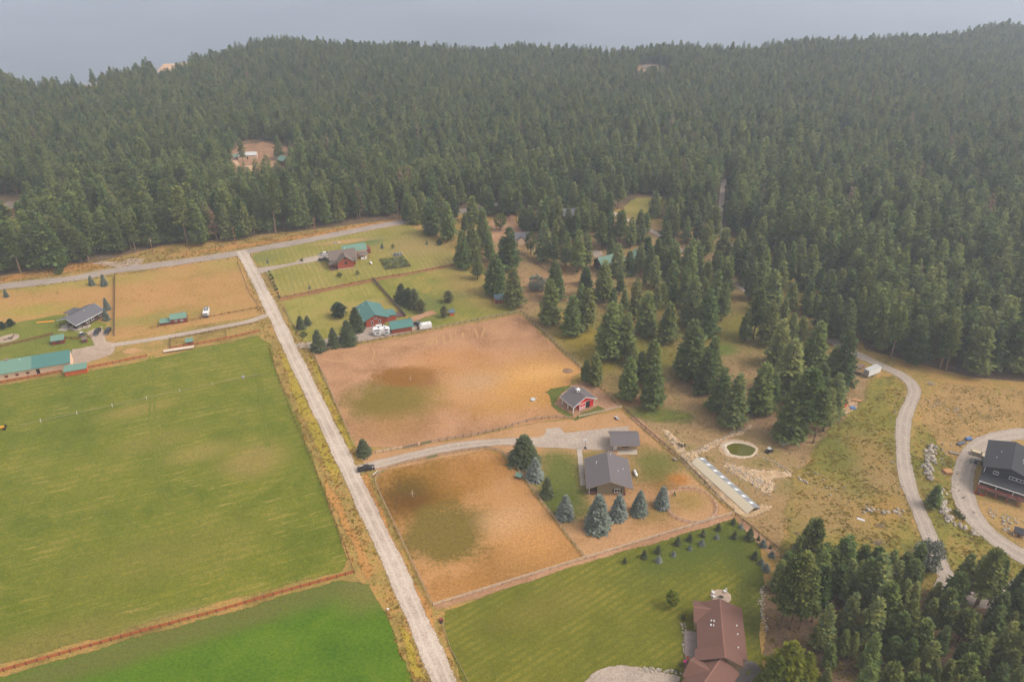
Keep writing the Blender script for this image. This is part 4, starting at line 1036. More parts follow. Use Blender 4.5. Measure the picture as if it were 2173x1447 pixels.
for i in range(8):
    px, py = 571 + i * 3.1, 578 + i * 7.6
    x, y = at(px, py)
    tree("shrub", x, y, 1.2 + 0.3 * (i % 3), "low roadside shrub by the log house, %s counting down the gravel road" % NTH[i], "shrub", "shrubs along the gravel road", name="roadside_shrub", wide=0.8)

# ---- the woods
FOREST = PL([(-900, 640), (-200, 618), (0, 586), (60, 579), (130, 572), (190, 562), (215, 548), (262, 545), (300, 536), (345, 523), (430, 520), (520, 506), (640, 487), (760, 467), (850, 456), (905, 447), (990, 440), (1050, 432), (1130, 430), (1290, 432), (1345, 425),
             (1425, 445), (1500, 470), (1525, 482), (1560, 500), (1620, 532), (1690, 560), (1790, 590), (1812, 640), (1815, 720), (1840, 740), (1900, 765), (1960, 786), (2060, 799), (2173, 804), (2500, 835)]) + [(900, 900), (1500, 1300), (-1300, 1300)]
CLEAR = [PL(p) for p in (
    [(482, 332), (502, 300), (560, 296), (618, 310), (622, 352), (616, 395), (585, 400), (560, 385), (540, 408), (505, 408), (488, 380)],
    [(-80, 440), (0, 420), (50, 414), (98, 432), (90, 470), (60, 515), (-80, 525)],
    [(1300, 450), (1318, 425), (1350, 412), (1425, 415), (1405, 462), (1380, 490), (1330, 470)],
    [(1536, 380), (1542, 384), (1540, 470), (1556, 505), (1540, 520), (1518, 490), (1520, 440)],
    [(1040, 470), (1090, 440), (1120, 500), (1090, 520), (1040, 515)], [(1198, 392), (1228, 395), (1225, 440), (1203, 440)],
    [(1346, 152), (1354, 138), (1392, 137), (1426, 144), (1428, 172), (1346, 174)], [(112, 200), (150, 180), (215, 176), (212, 206)],
    [(322, 152), (345, 136), (405, 132), (405, 150), (340, 175)], [(100, 425), (125, 425), (122, 445), (100, 445)], [(1770, 285), (1800, 285), (1800, 320), (1770, 322)], [(1345, 312), (1362, 312), (1362, 345), (1345, 345)], [(195, 545), (262, 540), (300, 536), (300, 560), (195, 570)])]
sp = 5.1
def jgrid(y0, y1, s_):
    a, b_ = np.meshgrid(np.arange(-900, 1150, s_), np.arange(y0, y1, s_))
    return a.ravel() + RNG.uniform(-0.46, 0.46, a.size) * s_, b_.ravel() + RNG.uniform(-0.46, 0.46, a.size) * s_
ga, gb = jgrid(215, 590, sp), jgrid(590, 1260, 4.0)
gx, gy = np.concatenate([ga[0], gb[0]]), np.concatenate([ga[1], gb[1]])
keep = inside(gx, gy, FOREST) & (gy < edge_y(gx) + 10 * np.sin(gx / 23.0) + 6) & (np.abs(gx) < gy * 0.80 + 40)
for c in CLEAR:
    keep &= ~inside(gx, gy, c) | ((RNG.uniform(0, 1, gx.size) < 0.025) & (gy > 480))
dens = 0.5 + 0.5 * np.sin(gx / 31.0 + np.sin(gy / 23.0) * 1.7) * np.sin(gy / 27.0 + 0.7)
keep &= RNG.uniform(0, 1, gx.size) > 0.06 + 0.16 * (dens < 0.2)
for (ox, oy, s, pts) in (): pass
gx, gy = gx[keep], gy[keep]
lane = np.array(PL([(1536, 380), (1531, 430), (1527, 480), (1545, 516), (1600, 545), (1660, 569), (1710, 583), (1790, 606)]))
ok = np.ones(len(gx), bool)
for i in range(len(lane) - 1):
    a, b_ = lane[i], lane[i + 1]
    tt = np.clip(((gx - a[0]) * (b_[0] - a[0]) + (gy - a[1]) * (b_[1] - a[1])) / ((b_ - a) ** 2).sum(), 0, 1)
    ok &= np.hypot(gx - a[0] - tt * (b_[0] - a[0]), gy - a[1] - tt * (b_[1] - a[1])) > 4.6
pa = np.array(placed)
for i in range(len(gx)):
    if gy[i] < 480 and np.min(np.hypot(pa[:, 0] - gx[i], pa[:, 1] - gy[i])) < 3.2: ok[i] = False
gx, gy = gx[ok], gy[ok]
gz = terrain(gx, gy)
dist = np.hypot(gx, gy)
hh = np.interp(gy, [300, 430, 560, 760, 1000], [20, 20, 15, 11, 10.5]) * RNG.normal(1.0, 0.23, len(gx)).clip(0.4, 1.6)
hh = np.where((gx < -60) & (gy < 440), hh * 1.10, hh)
order = np.argsort(dist)
n_near = max(0, 300 - len(placed))
front = order[:n_near]
rest = order[n_near:]
for i in front:
    x, y = float(gx[i]), float(gy[i])
    west = x < 60
    kd = "pine" if R.random() < (0.6 if west else 0.45) else "slim_fir"
    CONIF.append((x, y, float(hh[i]), False)); CONIF[-1] += (tree(kd, x, y, float(hh[i]), "tall pine at the front of the woods behind the asphalt road" if west and kd == "pine" else "tall fir at the front of the woods behind the asphalt road" if west
         else "tall pine at the front of the woods above the east gravel lane" if kd == "pine" else "tall fir at the front of the woods above the east gravel lane",
         "tree", ("pines" if kd == "pine" else "firs") + (" along the asphalt road" if west else " along the east gravel lane"), name="pine_tree" if kd == "pine" else "fir_tree", wide=1.15),)
LAND = [("red barn", 1228, 860), ("algae pond", 1571, 955), ("green roofed cabin", 1275, 570), ("silvery bush", 1139, 615), ("cream house", 1103, 513), ("red two storey building", 1209, 475), ("orange brown shed", 1060, 640), ("white box trailer", 1849, 795),
        ("pond shed", 1783, 862), ("pale stone slab", 1662, 940), ("white flat boat cover", 1376, 711), ("bright grass patch", 1545, 742), ("dark round bush", 933, 520), ("pale green willow", 1062, 489), ("forest clearing lawn", 1365, 450), ("pale green roofed annex", 1345, 545),
        ("forest lane bend", 1545, 516), ("forest lane's lower end", 1780, 606), ("cabin lane's lower end", 1600, 630), ("cabin lane's middle", 1440, 528), ("pasture corner", 1240, 790), ("gravel lane start", 1800, 738),
        ("stone fire pit", 1528, 1263), ("dark side driveway", 1610, 1420), ("lawn's fence end", 1658, 1172), ("grey brush pile", 1865, 1155), ("thin pale leaved tree", 1962, 1205), ("gravel lane's lower end", 1990, 1240), ("lane behind the grove", 2090, 1272), ("big yellow green tree", 1690, 1440),
        ("dirt gap inside the grove", 1830, 1380), ("loop drive's lower end", 2173, 1190), ("grove's bottom edge", 1960, 1440), ("picture's lower corner", 2165, 1430), ("rock strip of the lawn", 1625, 1300), ("picture's east edge", 2173, 800), ("lane bend brush heap", 1975, 815),
        ("utility pole with transformer", 326, 541), ("gravel road junction", 520, 535), ("roadside pullout", 262, 555), ("round roadside bush", 124, 575), ("tall utility pole", 669, 496), ("asphalt road's far end", 866, 465)]
LW = [(n_, *at(a, b_)) for n_, a, b_ in LAND]
ORD = ["nearest", "second nearest", "third nearest", "fourth nearest", "fifth nearest", "sixth nearest", "seventh nearest", "eighth nearest", "ninth nearest", "tenth nearest", "eleventh nearest", "twelfth nearest", "thirteenth nearest", "fourteenth nearest", "fifteenth nearest", "sixteenth nearest", "seventeenth nearest", "eighteenth nearest", "nineteenth nearest", "twentieth nearest", "twenty-first nearest", "twenty-second nearest", "twenty-third nearest", "twenty-fourth nearest"]
bins = {}
for (x, y, h, full, ob) in CONIF:
    n_, lx, ly = min(LW, key=lambda q: (q[1] - x) ** 2 + (q[2] - y) ** 2)
    bins.setdefault(n_, []).append((math.hypot(x - lx, y - ly), x - lx, y - ly, h, full, ob))
for n_, lst in bins.items():
    lst.sort(key=lambda q: q[0])
    for i, (d_, dx, dy, h, full, ob) in enumerate(lst):
        if i >= len(ORD): continue
        side = ("behind" if dy > 0 else "in front of") if abs(dy) > abs(dx) * 0.7 else "beside"
        ob["label"] = "%s %s conifer %s the %s, %s to it" % ("tall" if h > 24 else "short" if h < 15 else "medium", "full" if full else "slim", side, n_, ORD[i])
lib = bpy.data.collections.new("tree_library")
DEAD = leaf_mat('dry_needles', [S(120, 92, 62), S(136, 108, 80), S(150, 128, 104)])
for i, c in enumerate(far_f + far_p + [conifer_crown(260, r=0.12, base=0.2, n_whorl=18, per=6, spr=5, shape=0.8, droop=0.35, size=0.06, open_=0.3)]):
    fir = i < len(far_f)
    cm = quads_mesh("far_tree", c, DEAD if i == 8 else GREEN if fir else PINE)
    tm = trunk_mb(0.013, seed=i, dead=(6, 0.3)).mesh("far_trunk", BARK if fir else PBARK)
    bm = bmesh.new(); bm.from_mesh(cm)
    n0 = len(bm.faces)
    bm.from_mesh(tm)
    bm.faces.ensure_lookup_table()
    for fc in bm.faces[n0:]: fc.material_index = 1
    bm.to_mesh(cm); bm.free()
    cm.materials.append(BARK if fir else PBARK)
    ob = bpy.data.objects.new("tree_%02d" % i, cm)
    lib.objects.link(ob)
me = bpy.data.meshes.new("woods")
me.from_pydata(np.stack([gx[rest], gy[rest], gz[rest] - 0.1], -1).tolist(), [], [])
n = len(rest)
me.attributes.new("idx", 'INT', 'POINT').data.foreach_set("value", np.where(RNG.uniform(0, 1, n) < 0.74, RNG.integers(0, 5, n), RNG.integers(5, 8, n)) * (RNG.uniform(0, 1, n) > 0.025).astype(int) + 0)
me.attributes['idx'].data.foreach_set('value', np.where(RNG.uniform(0, 1, n) < 0.02, 8, np.where(RNG.uniform(0, 1, n) < 0.74, RNG.integers(0, 5, n), RNG.integers(5, 8, n))).astype(np.int32))
wd = hh[rest] * RNG.uniform(0.95, 1.3, n) * (21.0 / hh[rest]) ** 0.25
me.attributes.new("scl", 'FLOAT_VECTOR', 'POINT').data.foreach_set("vector", np.stack([wd, wd, hh[rest]], -1).astype(np.float32).ravel())
rot = np.stack([RNG.normal(0, 0.025, n), RNG.normal(0, 0.025, n), RNG.uniform(0, 6.28, n)], -1)
me.attributes.new("rot", 'FLOAT_VECTOR', 'POINT').data.foreach_set("vector", rot.astype(np.float32).ravel())
woods = link_mesh("forest", me)
tag(woods, "dense conifer woods covering the plateau up to the lake", kind="stuff")
ng = bpy.data.node_groups.new("plant_woods", 'GeometryNodeTree')
ng.interface.new_socket("Geometry", in_out='INPUT', socket_type='NodeSocketGeometry')
ng.interface.new_socket("Geometry", in_out='OUTPUT', socket_type='NodeSocketGeometry')
gi, go = ng.nodes.new("NodeGroupInput"), ng.nodes.new("NodeGroupOutput")
iop = ng.nodes.new("GeometryNodeInstanceOnPoints")
ci = ng.nodes.new("GeometryNodeCollectionInfo")
ci.inputs["Collection"].default_value = lib
ci.inputs["Separate Children"].default_value = True
ci.inputs["Reset Children"].default_value = True
def named(nm, ty):
    a = ng.nodes.new("GeometryNodeInputNamedAttribute")
    a.data_type = ty
    a.inputs["Name"].default_value = nm
    return a.outputs["Attribute"]
ng.links.new(gi.outputs[0], iop.inputs["Points"])
ng.links.new(ci.outputs[0], iop.inputs["Instance"])
iop.inputs["Pick Instance"].default_value = True
ng.links.new(named("idx", 'INT'), iop.inputs["Instance Index"])
ng.links.new(named("rot", 'FLOAT_VECTOR'), iop.inputs["Rotation"])
ng.links.new(named("scl", 'FLOAT_VECTOR'), iop.inputs["Scale"])
ng.links.new(iop.outputs[0], go.inputs[0])
woods.modifiers.new("plant", 'NODES').node_group = ng
print("TREES single", len(placed), "front", len(front), "mass", n)
# ------------------------------------------------------------------ buildings
def W8(v): return (v, v, v, 1)
m_white = M("white_paint", W8(0.62), rough=0.6, var=0.05)
m_glass = M("dark_glass", (0.02, 0.024, 0.03, 1), rough=0.12, var=0.2, spec=0.6)
m_greyroof = M("grey_shingles", S(112, 105, 108), rough=0.9, var=0.10, scale=9, bump=0.3, stripes=(0, 0.9, 0.25))
m_greyroof2 = M("slate_metal_roof", S(104, 102, 108), rough=0.5, var=0.05, stripes=(0, 0.9, 0.4))
m_tealroof = M("teal_metal_roof", S(80, 128, 122), rough=0.45, var=0.05, stripes=(0, 0.75, 0.35))
m_tealroof2 = M("faded_teal_roof", S(112, 148, 132), rough=0.5, var=0.05, stripes=(0, 0.75, 0.3))
m_greenroof = M("green_metal_roof", S(70, 118, 98), rough=0.45, var=0.05, stripes=(0, 0.75, 0.35))
m_brownroof = M("red_brown_shingles", S(120, 86, 76), rough=0.92, var=0.12, scale=8, bump=0.3, stripes=(1, 0.6, 0.25))
m_brownridge = M("ridge_cap_shingles", S(146, 104, 92), rough=0.92, var=0.08, scale=8)
m_blackroof = M("black_shingles", S(56, 57, 63), rough=0.85, var=0.12, scale=9, bump=0.3)
m_logroof = M("brown_shingles", S(122, 108, 100), rough=0.9, var=0.1, scale=8, bump=0.2)
m_blueroof = M("blue_grey_roof", S(88, 112, 128), rough=0.6, var=0.08)
m_tan = M("tan_siding", S(170, 146, 116), rough=0.8, var=0.06, stripes=(2, 0.3, 0.35))
m_olive = M("olive_siding", S(152, 138, 112), rough=0.8, var=0.06, stripes=(2, 0.28, 0.4))
m_cream = M("cream_siding", S(222, 190, 160, 0.85), rough=0.8, var=0.05, stripes=(2, 0.35, 0.2))
m_barnred = M("barn_red_boards", S(194, 24, 22, 1.0), rough=0.7, var=0.10, stripes=(0, 0.35, 0.3))
m_logred = M("stained_logs", S(158, 72, 46, 0.85), rough=0.75, var=0.14, stripes=(2, 0.32, 0.6))
m_darkwood = M("dark_brown_boards", S(84, 56, 48), rough=0.8, var=0.14, stripes=(2, 0.3, 0.5))
m_redwood = M("red_boards", S(138, 62, 52), rough=0.8, var=0.12, stripes=(0, 0.35, 0.4))
m_orange = M("orange_boards", S(214, 104, 44), rough=0.75, var=0.16, scale=2, stripes=(0, 0.4, 0.4))
m_black = M("black_siding", S(44, 48, 58), rough=0.7, var=0.06, stripes=(2, 0.25, 0.5))
m_deck = M("deck_boards", S(156, 140, 136), rough=0.8, var=0.08, scale=1.5, objvar=0.07)
m_deckred = M("red_deck_boards", S(112, 80, 74), rough=0.8, var=0.1, objvar=0.07)
m_metal = M("pale_metal", W8(0.5), rough=0.4, var=0.05, metal=0.4)
m_dark = M("dark_void", S(38, 32, 30), rough=0.9, var=0.1)
m_porch = M("porch_boards", S(128, 80, 72), rough=0.8, var=0.1, stripes=(0, 0.2, 0.4))
m_concrete = M("cast_concrete", S(196, 182, 166), rough=0.9, var=0.08, scale=1.2)
m_timber = M("raw_timber", S(190, 140, 92), rough=0.8, var=0.15)
m_greywood = M("weathered_wood", S(150, 134, 118), rough=0.9, var=0.14, scale=2, objvar=0.08)
m_stone = M("fieldstone", S(186, 174, 160), rough=0.95, var=0.2, scale=1.2, objvar=0.22)

def gable(t, x0, x1, y0, y1, ze, zr, wall, roof, yr=None, ze1=None, oh=0.5, ohg=0.5, z0=0.0, trim=None, walls=True, wx0=None, wx1=None, wy0=None, wy1=None, thick=0.16, ridge=None, rname="roof", wname="wall"):
    """gable block with its ridge along local x; eaves at y0 (height ze) and y1 (ze1), walls may be inset"""
    yr = (y0 + y1) / 2 if yr is None else yr
    ze1 = ze if ze1 is None else ze1
    wo = None
    if walls:
        a, b = (y0 if wy0 is None else wy0), (y1 if wy1 is None else wy1)
        def rz(y):
            return (ze + (zr - ze) * (y - y0) / (yr - y0) if y <= yr else ze1 + (zr - ze1) * (y1 - y) / (y1 - yr)) - 0.04
        poly = [(a, z0), (b, z0), (b, rz(b))] + ([(yr, rz(yr))] if a < yr < b else []) + [(a, rz(a))]
        wo = MB().extr(poly, 'x', x0 if wx0 is None else wx0, x1 if wx1 is None else wx1).build(wname, wall, t)
    sl0, sl1 = (zr - ze) / (yr - y0), (zr - ze1) / (y1 - yr)
    mb = MB()
    e0, e1 = (y0 - oh, ze - oh * sl0), (y1 + oh, ze1 - oh * sl1)
    mb.extr([e0, (yr, zr), (yr, zr + thick), (e0[0], e0[1] + thick)], 'x', x0 - ohg, x1 + ohg)
    mb.extr([(yr, zr), e1, (e1[0], e1[1] + thick), (yr, zr + thick)], 'x', x0 - ohg + 0.002, x1 + ohg - 0.002)
    ro = mb.build(rname, roof, t)
    rc = MB().extr([(yr - 0.22, zr + thick - 0.22 * sl0 + 0.02), (yr, zr + thick + 0.05), (yr + 0.22, zr + thick - 0.22 * sl1 + 0.02)], 'x', x0 - ohg - 0.01, x1 + ohg + 0.01)
    rc.build("ridge_cap", ridge or roof, ro)
    if trim:
        f = MB()
        for xa in (x0 - ohg - 0.03, x1 + ohg - 0.02):
            f.extr([(e0[0], e0[1] - 0.12), (yr, zr - 0.12), (yr, zr + thick + 0.01), (e0[0], e0[1] + thick + 0.01)], 'x', xa, xa + 0.05)
            f.extr([(yr, zr - 0.12), (e1[0], e1[1] - 0.12), (e1[0], e1[1] + thick + 0.01), (yr, zr + thick + 0.01)], 'x', xa, xa + 0.05)
        for (yy, zz) in (e0, e1):
            f.box(x0 - ohg, x1 + ohg, yy - 0.03, yy + 0.03, zz - 0.1, zz + thick + 0.005)
        f.build("fascia", trim, ro)
    return wo, ro

def shed_roof(t, x0, x1, ya, za, yb, zb, mat, thick=0.14, name="roof", trim=None):
    ro = MB().extr([(ya, za), (yb, zb), (yb, zb + thick), (ya, za + thick)] if ya < yb else [(yb, zb), (ya, za), (ya, za + thick), (yb, zb + thick)], 'x', x0, x1).build(name, mat, t)
    if trim:
        MB().box(x0, x1, yb - 0.04, yb + 0.04, zb - 0.14, zb + thick * 0.6).build("fascia", trim, ro)
    return ro

def opening(t, n, x, y, z, w, h, frame=m_white, pane=m_glass, name="window", bars=0, sub="pane", fw=0.12):
    """window or door on a wall whose outward normal is n ('+x', '-x', '+y', '-y'); (x,y) on the wall plane, z = sill"""
    s = 1 if n[0] == '+' else -1
    def bx(mb, a0, a1, zz0, zz1, d0, d1):
        lo, hi = sorted((s * d0, s * d1))
        if n[1] == 'x': mb.box(x + lo, x + hi, y + a0, y + a1, zz0, zz1)
        else: mb.box(x + a0, x + a1, y + lo, y + hi, zz0, zz1)
    f = MB()
    bx(f, -w / 2 - fw, w / 2 + fw, z + h, z + h + fw, -0.02, 0.09)
    bx(f, -w / 2 - fw, w / 2 + fw, z - fw, z, -0.02, 0.09)
    bx(f, -w / 2 - fw, -w / 2, z, z + h, -0.02, 0.088)
    bx(f, w / 2, w / 2 + fw, z, z + h, -0.02, 0.088)
    for b in range(bars):
        c = -w / 2 + w * (b + 1) / (bars + 1)
        bx(f, c - fw * 0.4, c + fw * 0.4, z, z + h, -0.02, 0.086)
    o = f.build(name, frame, t)
    p = MB(); bx(p, -w / 2, w / 2, z, z + h, -0.03, 0.045)
    p.build(sub, pane, o)
    return o

def posts(t, pts, z0, z1, s, mat, name="post"):
    for (x, y) in pts:
        MB().box(x - s / 2, x + s / 2, y - s / 2, y + s / 2, z0, z1).build(name, mat, t)

def vents(t, pts, mat=None, r=0.11, h=0.55):
    for (x, y, z) in pts:
        MB().tube((x, y, z - 0.3), (x, y, z + h), r, r, 8).tube((x, y, z + h), (x, y, z + h + 0.12), r * 1.5, r * 1.1, 8).build("vent_pipe", mat or m_white, t)

def bld(name, x, y, ang, label, cat="house", k=K):
    return empty(name, (x * k, y * k, 0), math.radians(ang), label, cat)

# --- grey roofed house (ridge runs away from the viewer): local x = north
t = bld("ranch_house", 29.7, 187.0, 89, "tan house with a wide grey shingle roof beside the blue spruces")
w_, r_ = gable(t, 0.2, 15.0, -6.9 * K, 6.8 * K, 3.1, 6.1, m_olive, m_greyroof, wx0=4.8, wx1=14.6, wy0=-6.1 * K, wy1=5.9 * K, oh=0.25, trim=m_tan, rname="roof")
MB().extr([(-4.3 * K, 0), (3.7 * K, 0), (3.7 * K, 3.9), (0, 5.86), (-4.3 * K, 3.75)], 'x', 0.45, 4.85).build("gable_wall", m_olive, t)
opening(t, '-x', 0.45, -2.6, 1.25, 1.7, 1.3, m_white, m_glass, bars=1)
for s_ in (-3.95, -1.25):
    MB().box(0.36, 0.44, s_ - 0.18, s_ + 0.18, 1.1, 2.7).build("shutter", m_dark, t)
MB().box(0.5, 4.8, 3.7 * K, 6.2 * K, 0.0, 0.35).build("porch_floor", m_porch, t)
MB().box(0.6, 4.6, 6.05 * K, 6.12 * K, 0.5, 1.3).box(0.5, 0.6, 3.8 * K, 6.1 * K, 0.5, 1.3).build("porch_rail", m_porch, t)
posts(t, [(0.55, 6.1 * K), (2.8, 6.1 * K)], 0, 3.3, 0.18, m_white)
MB().box(0.3, 5.0, -5.0 * K, -3.8 * K, 0.0, 0.3).build("side_porch_floor", m_porch, t)
MB().box(4.7, 4.8, -6.6 * K, -4.6 * K, 0.2, 2.9).build("porch_back_wall", m_darkwood, t)
MB().box(0.34, 0.42, -4.2 * K, 3.6 * K, 0.0, 0.3).build("foundation", m_timber, t)
vents(t, [(11.5, 3.6, 4.6), (10.8, 3.8, 4.55), (14.2, -1.3, 5.6), (8.6, -5.2, 3.9), (6.4, -3.2, 4.8)])

# --- detached garage
t = bld("garage", 37.0, 211.9, 0.5, "tan garage with a low grey roof beside the wide gravel apron", "garage")
gable(t, -4.6 * K, 4.6 * K, -3.9 * K, 3.8 * K, 3.1, 5.1, m_tan, m_greyroof, wx0=-4.0 * K, wx1=4.2 * K, wy0=-2.6 * K, wy1=3.2 * K, oh=0.2, ohg=0.2, trim=m_tan)
opening(t, '-y', 0.3, -2.6 * K, 1.3, 1.5, 0.9, m_dark, m_glass, bars=2)
opening(t, '-y', -3.1 * K, -2.6 * K, 0.1, 1.0, 2.1, m_white, m_white, name="door", sub="door_panel")
for s_ in (-0.75, 1.35): MB().box(s_ - 0.15, s_ + 0.15, -2.6 * K - 0.07, -2.6 * K - 0.01, 1.2, 2.3).build("shutter", m_dark, t)
MB().box(-4.05 * K, -4.0 * K, -2.4, 2.6, 0.1, 2.5).build("garage_door", m_white, t)
MB().box(-2.5 * K, 4.0 * K, -5.0 * K, -2.62 * K, 0.0, 0.18).build("patio_slab", m_concrete, t)
MB().hexa([(-3.5, -7.6, 0.16), (-2.6, -7.6, 0.16), (-2.6, -2.9, 0.16), (-3.5, -2.9, 0.16)], [(-3.5, -7.6, 0.24), (-2.6, -7.6, 0.24), (-2.6, -2.9, 0.24), (-3.5, -2.9, 0.24)]).build("walkway_boards", m_timber, t)

# --- red barn
t = bld("red_barn", 25.7, 232.2, -57, "small red barn with white trim and grey roof in a dirt corral", "barn")
gable(t, -7.6 * K, 0.15, -5.1 * K, 5.1 * K, 3.2, 5.9, m_barnred, m_greyroof, wx0=-7.2 * K, wx1=-0.5, wy0=-2.1 * K, wy1=4.5 * K, oh=0.15, ohg=0.2, trim=m_white)
MB().extr([(-4.8 * K, 3.3), (4.5 * K, 3.4), (0, 5.7)], 'x', -0.46, -0.32).build("gable_boards", m_barnred, t)
posts(t, [(-0.6, -4.6 * K), (-3.7 * K, -4.6 * K), (-7.0 * K, -4.6 * K)], 0, 3.2, 0.28, m_white)
MB().box(-7.2 * K, -0.4, -4.72 * K, -4.52 * K, 3.05, 3.35).build("porch_beam", m_white, t)
d = MB().box(-0.46, -0.34, -1.95 * K, 0.55 * K, 0.25, 3.0).build("sliding_door", m_barnred, t)
f = MB()
ya, yb = -1.95 * K, 0.55 * K; ym = (ya + yb) / 2
for z in (0.25, 1.45, 2.88): f.box(-0.33, -0.27, ya, yb, z, z + 0.14)
for y in (ya, ym - 0.07, yb - 0.14): f.box(-0.33, -0.272, y, y + 0.14, 0.25, 3.0)
for a, b in ((ya, ym), (ym, yb)):
    for z0_, z1_ in ((0.3, 1.5), (1.5, 0.3)):
        f.hexa([(-0.33, a, z0_), (-0.275, a, z0_), (-0.275, b, z1_), (-0.33, b, z1_)], [(-0.33, a, z0_ + 0.16), (-0.275, a, z0_ + 0.16), (-0.275, b, z1_ + 0.16), (-0.33, b, z1_ + 0.16)])
f.build("door_cross_brace", m_white, d)
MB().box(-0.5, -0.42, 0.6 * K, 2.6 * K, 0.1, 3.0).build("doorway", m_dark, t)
MB().box(-0.47, -0.38, 4.3 * K, 4.5 * K, 0, 3.5).box(-0.47, -0.38, -2.1 * K, -1.95 * K, 0, 3.4).box(-0.47, -0.38, -4.6 * K, 4.5 * K, 3.15, 3.35).build("corner_trim", m_white, t)
c = MB().box(-4.3 * K - 0.55, -4.3 * K + 0.55, -0.55, 0.55, 5.6, 6.9).build("cupola", m_white, t)
for n_, xx, yy in (('+x', -4.3 * K + 0.55, 0), ('-y', -4.3 * K, -0.55), ('+y', -4.3 * K, 0.55), ('-x', -4.3 * K - 0.55, 0)):
    o_ = MB(); s_ = 1 if n_[0] == '+' else -1
    if n_[1] == 'x': o_.box(xx + s_ * 0.0 - 0.01, xx + 0.01, -0.28, 0.28, 6.15, 6.7)
    else: o_.box(xx - 0.28, xx + 0.28, yy - 0.01, yy + 0.01, 6.15, 6.7)
    o_.build("louver", m_dark, c)
q = [(-4.3 * K + a, b, 6.9) for a, b in ((-0.75, -0.75), (0.75, -0.75), (0.75, 0.75), (-0.75, 0.75))]
pk = (-4.3 * K, 0, 7.5)
cr = MB()
for i in range(4): cr.face([q[i], q[(i + 1) % 4], pk])
cr.face(q[::-1]); cr.build("cupola_roof", m_white, c)
for i in range(3): MB().box(-6.4 + i * 1.9, -5.0 + i * 1.9, -3.6, -2.5, 0, 0.55).build("hay_bale", m_timber, t)

# --- long sunken greenhouse
t = bld("greenhouse", 59.6, 203.4, -63, "long low greenhouse with pale roof and a row of skylight panels", "greenhouse")
L_ = 26.6 * K
MB().extr([(-1.9 * K, 0), (2.9 * K, 0), (2.9 * K, 0.55), (0.0, 1.85), (-1.9 * K, 0.3)], 'x', 0.15, L_ - 0.15).build("wall", m_tan, t)
shed_roof(t, 0, L_, 0.05, 1.9, -2.1 * K, 0.15, M("beige_metal_roof", S(214, 200, 174, 0.85), rough=0.6, var=0.04, stripes=(0, 0.9, 0.2)), name="roof")
npan = 16
pm = [M("polycarbonate_panel", S(176, 182, 186), rough=0.2, var=0.06, spec=0.6), M("polycarbonate_panel_grey", S(156, 158, 164), rough=0.2, var=0.06, spec=0.6)]
for i in range(npan):
    a, b = L_ * i / npan + 0.05, L_ * (i + 1) / npan - 0.05
    pn = MB().extr([(0.1, 1.86), (3.1 * K, 0.46), (3.1 * K, 0.56), (0.1, 1.98)], 'x', a, b).build("panel", pm[i % 2], t)
    if i % 2 == 0:
        MB().hexa([(a + 0.35, 0.9, 1.60), (b - 0.35, 0.9, 1.60), (b - 0.35, 2.1, 1.05), (a + 0.35, 2.1, 1.05)], [(a + 0.35, 0.9, 1.70), (b - 0.35, 0.9, 1.70), (b - 0.35, 2.1, 1.15), (a + 0.35, 2.1, 1.15)]).build("roof_vent", m_white, pn)
for y in (0.6, 1.6): opening(t, '+x', L_ - 0.15, y, 0.45, 0.7, 0.6, m_dark, m_glass, fw=0.06)

# --- teal roofed log house
t = bld("teal_roof_house", -56.5, 292.3, -65, "log house with a teal metal roof among lawn spruces")
gable(t, -13.4 * K, 0.1, -6.2 * K, 5.4 * K, 3.3, 6.1, m_logred, m_tealroof, wx0=-13 * K, wx1=-0.7, wy0=-4.4 * K, wy1=3.6 * K, oh=0.2, ohg=0.3)
opening(t, '+x', -0.7, -1.9, 1.0, 0.7, 1.7, m_white, m_glass); opening(t, '+x', -0.7, 1.6, 1.0, 0.7, 1.7, m_white, m_glass); opening(t, '+x', -0.7, -0.2, 3.6, 1.2, 0.6, m_white, m_glass)
MB().extr([(4.4 * K, 3.3), (9.4 * K, 2.7), (9.4 * K, 2.86), (4.4 * K, 3.5)], 'x', -7.4 * K, -1.6).build("wing_roof", m_tealroof, t)
MB().box(-7.0 * K, -2.0, 3.62 * K, 8.9 * K, 0, 2.68).build("wing_wall", m_logred, t)
MB().box(-7.8 * K, -3.2 * K, 9.2 * K, 13.2 * K, 0.2, 0.42).build("deck", m_deckred, t)
posts(t, [(-0.9, -5.9 * K), (-4.5, -5.9 * K), (-9, -5.9 * K)], 0, 3.2, 0.22, m_logred)
vents(t, [(-11.5 * K, -2.4, 5.0), (-9.5 * K, -5.0, 3.9), (-4.5 * K, 6.2 * K, 3.2), (-1.2 * K, -5.6, 3.5)])

# --- teal garage next to it
t = bld("teal_garage", -46.2, 289.7, 18.5, "log garage with a bright teal roof beside the white camper", "garage")
gable(t, -4.7 * K, 4.8 * K, -3.5 * K, 3.6 * K, 2.7, 4.4, m_logred, m_tealroof, wx0=-4.3 * K, wx1=4.2 * K, wy0=-2.7 * K, wy1=3.0 * K, oh=0.15, ohg=0.15)
opening(t, '+x', 4.2 * K, 0, 0.1, 2.6, 2.2, m_darkwood, m_dark, name="door", sub="door_panel")
MB().box(-4.3 * K - 0.06, -4.3 * K + 0.02, -1.6, 1.6, 0.1, 2.3).build("garage_door", m_darkwood, t)

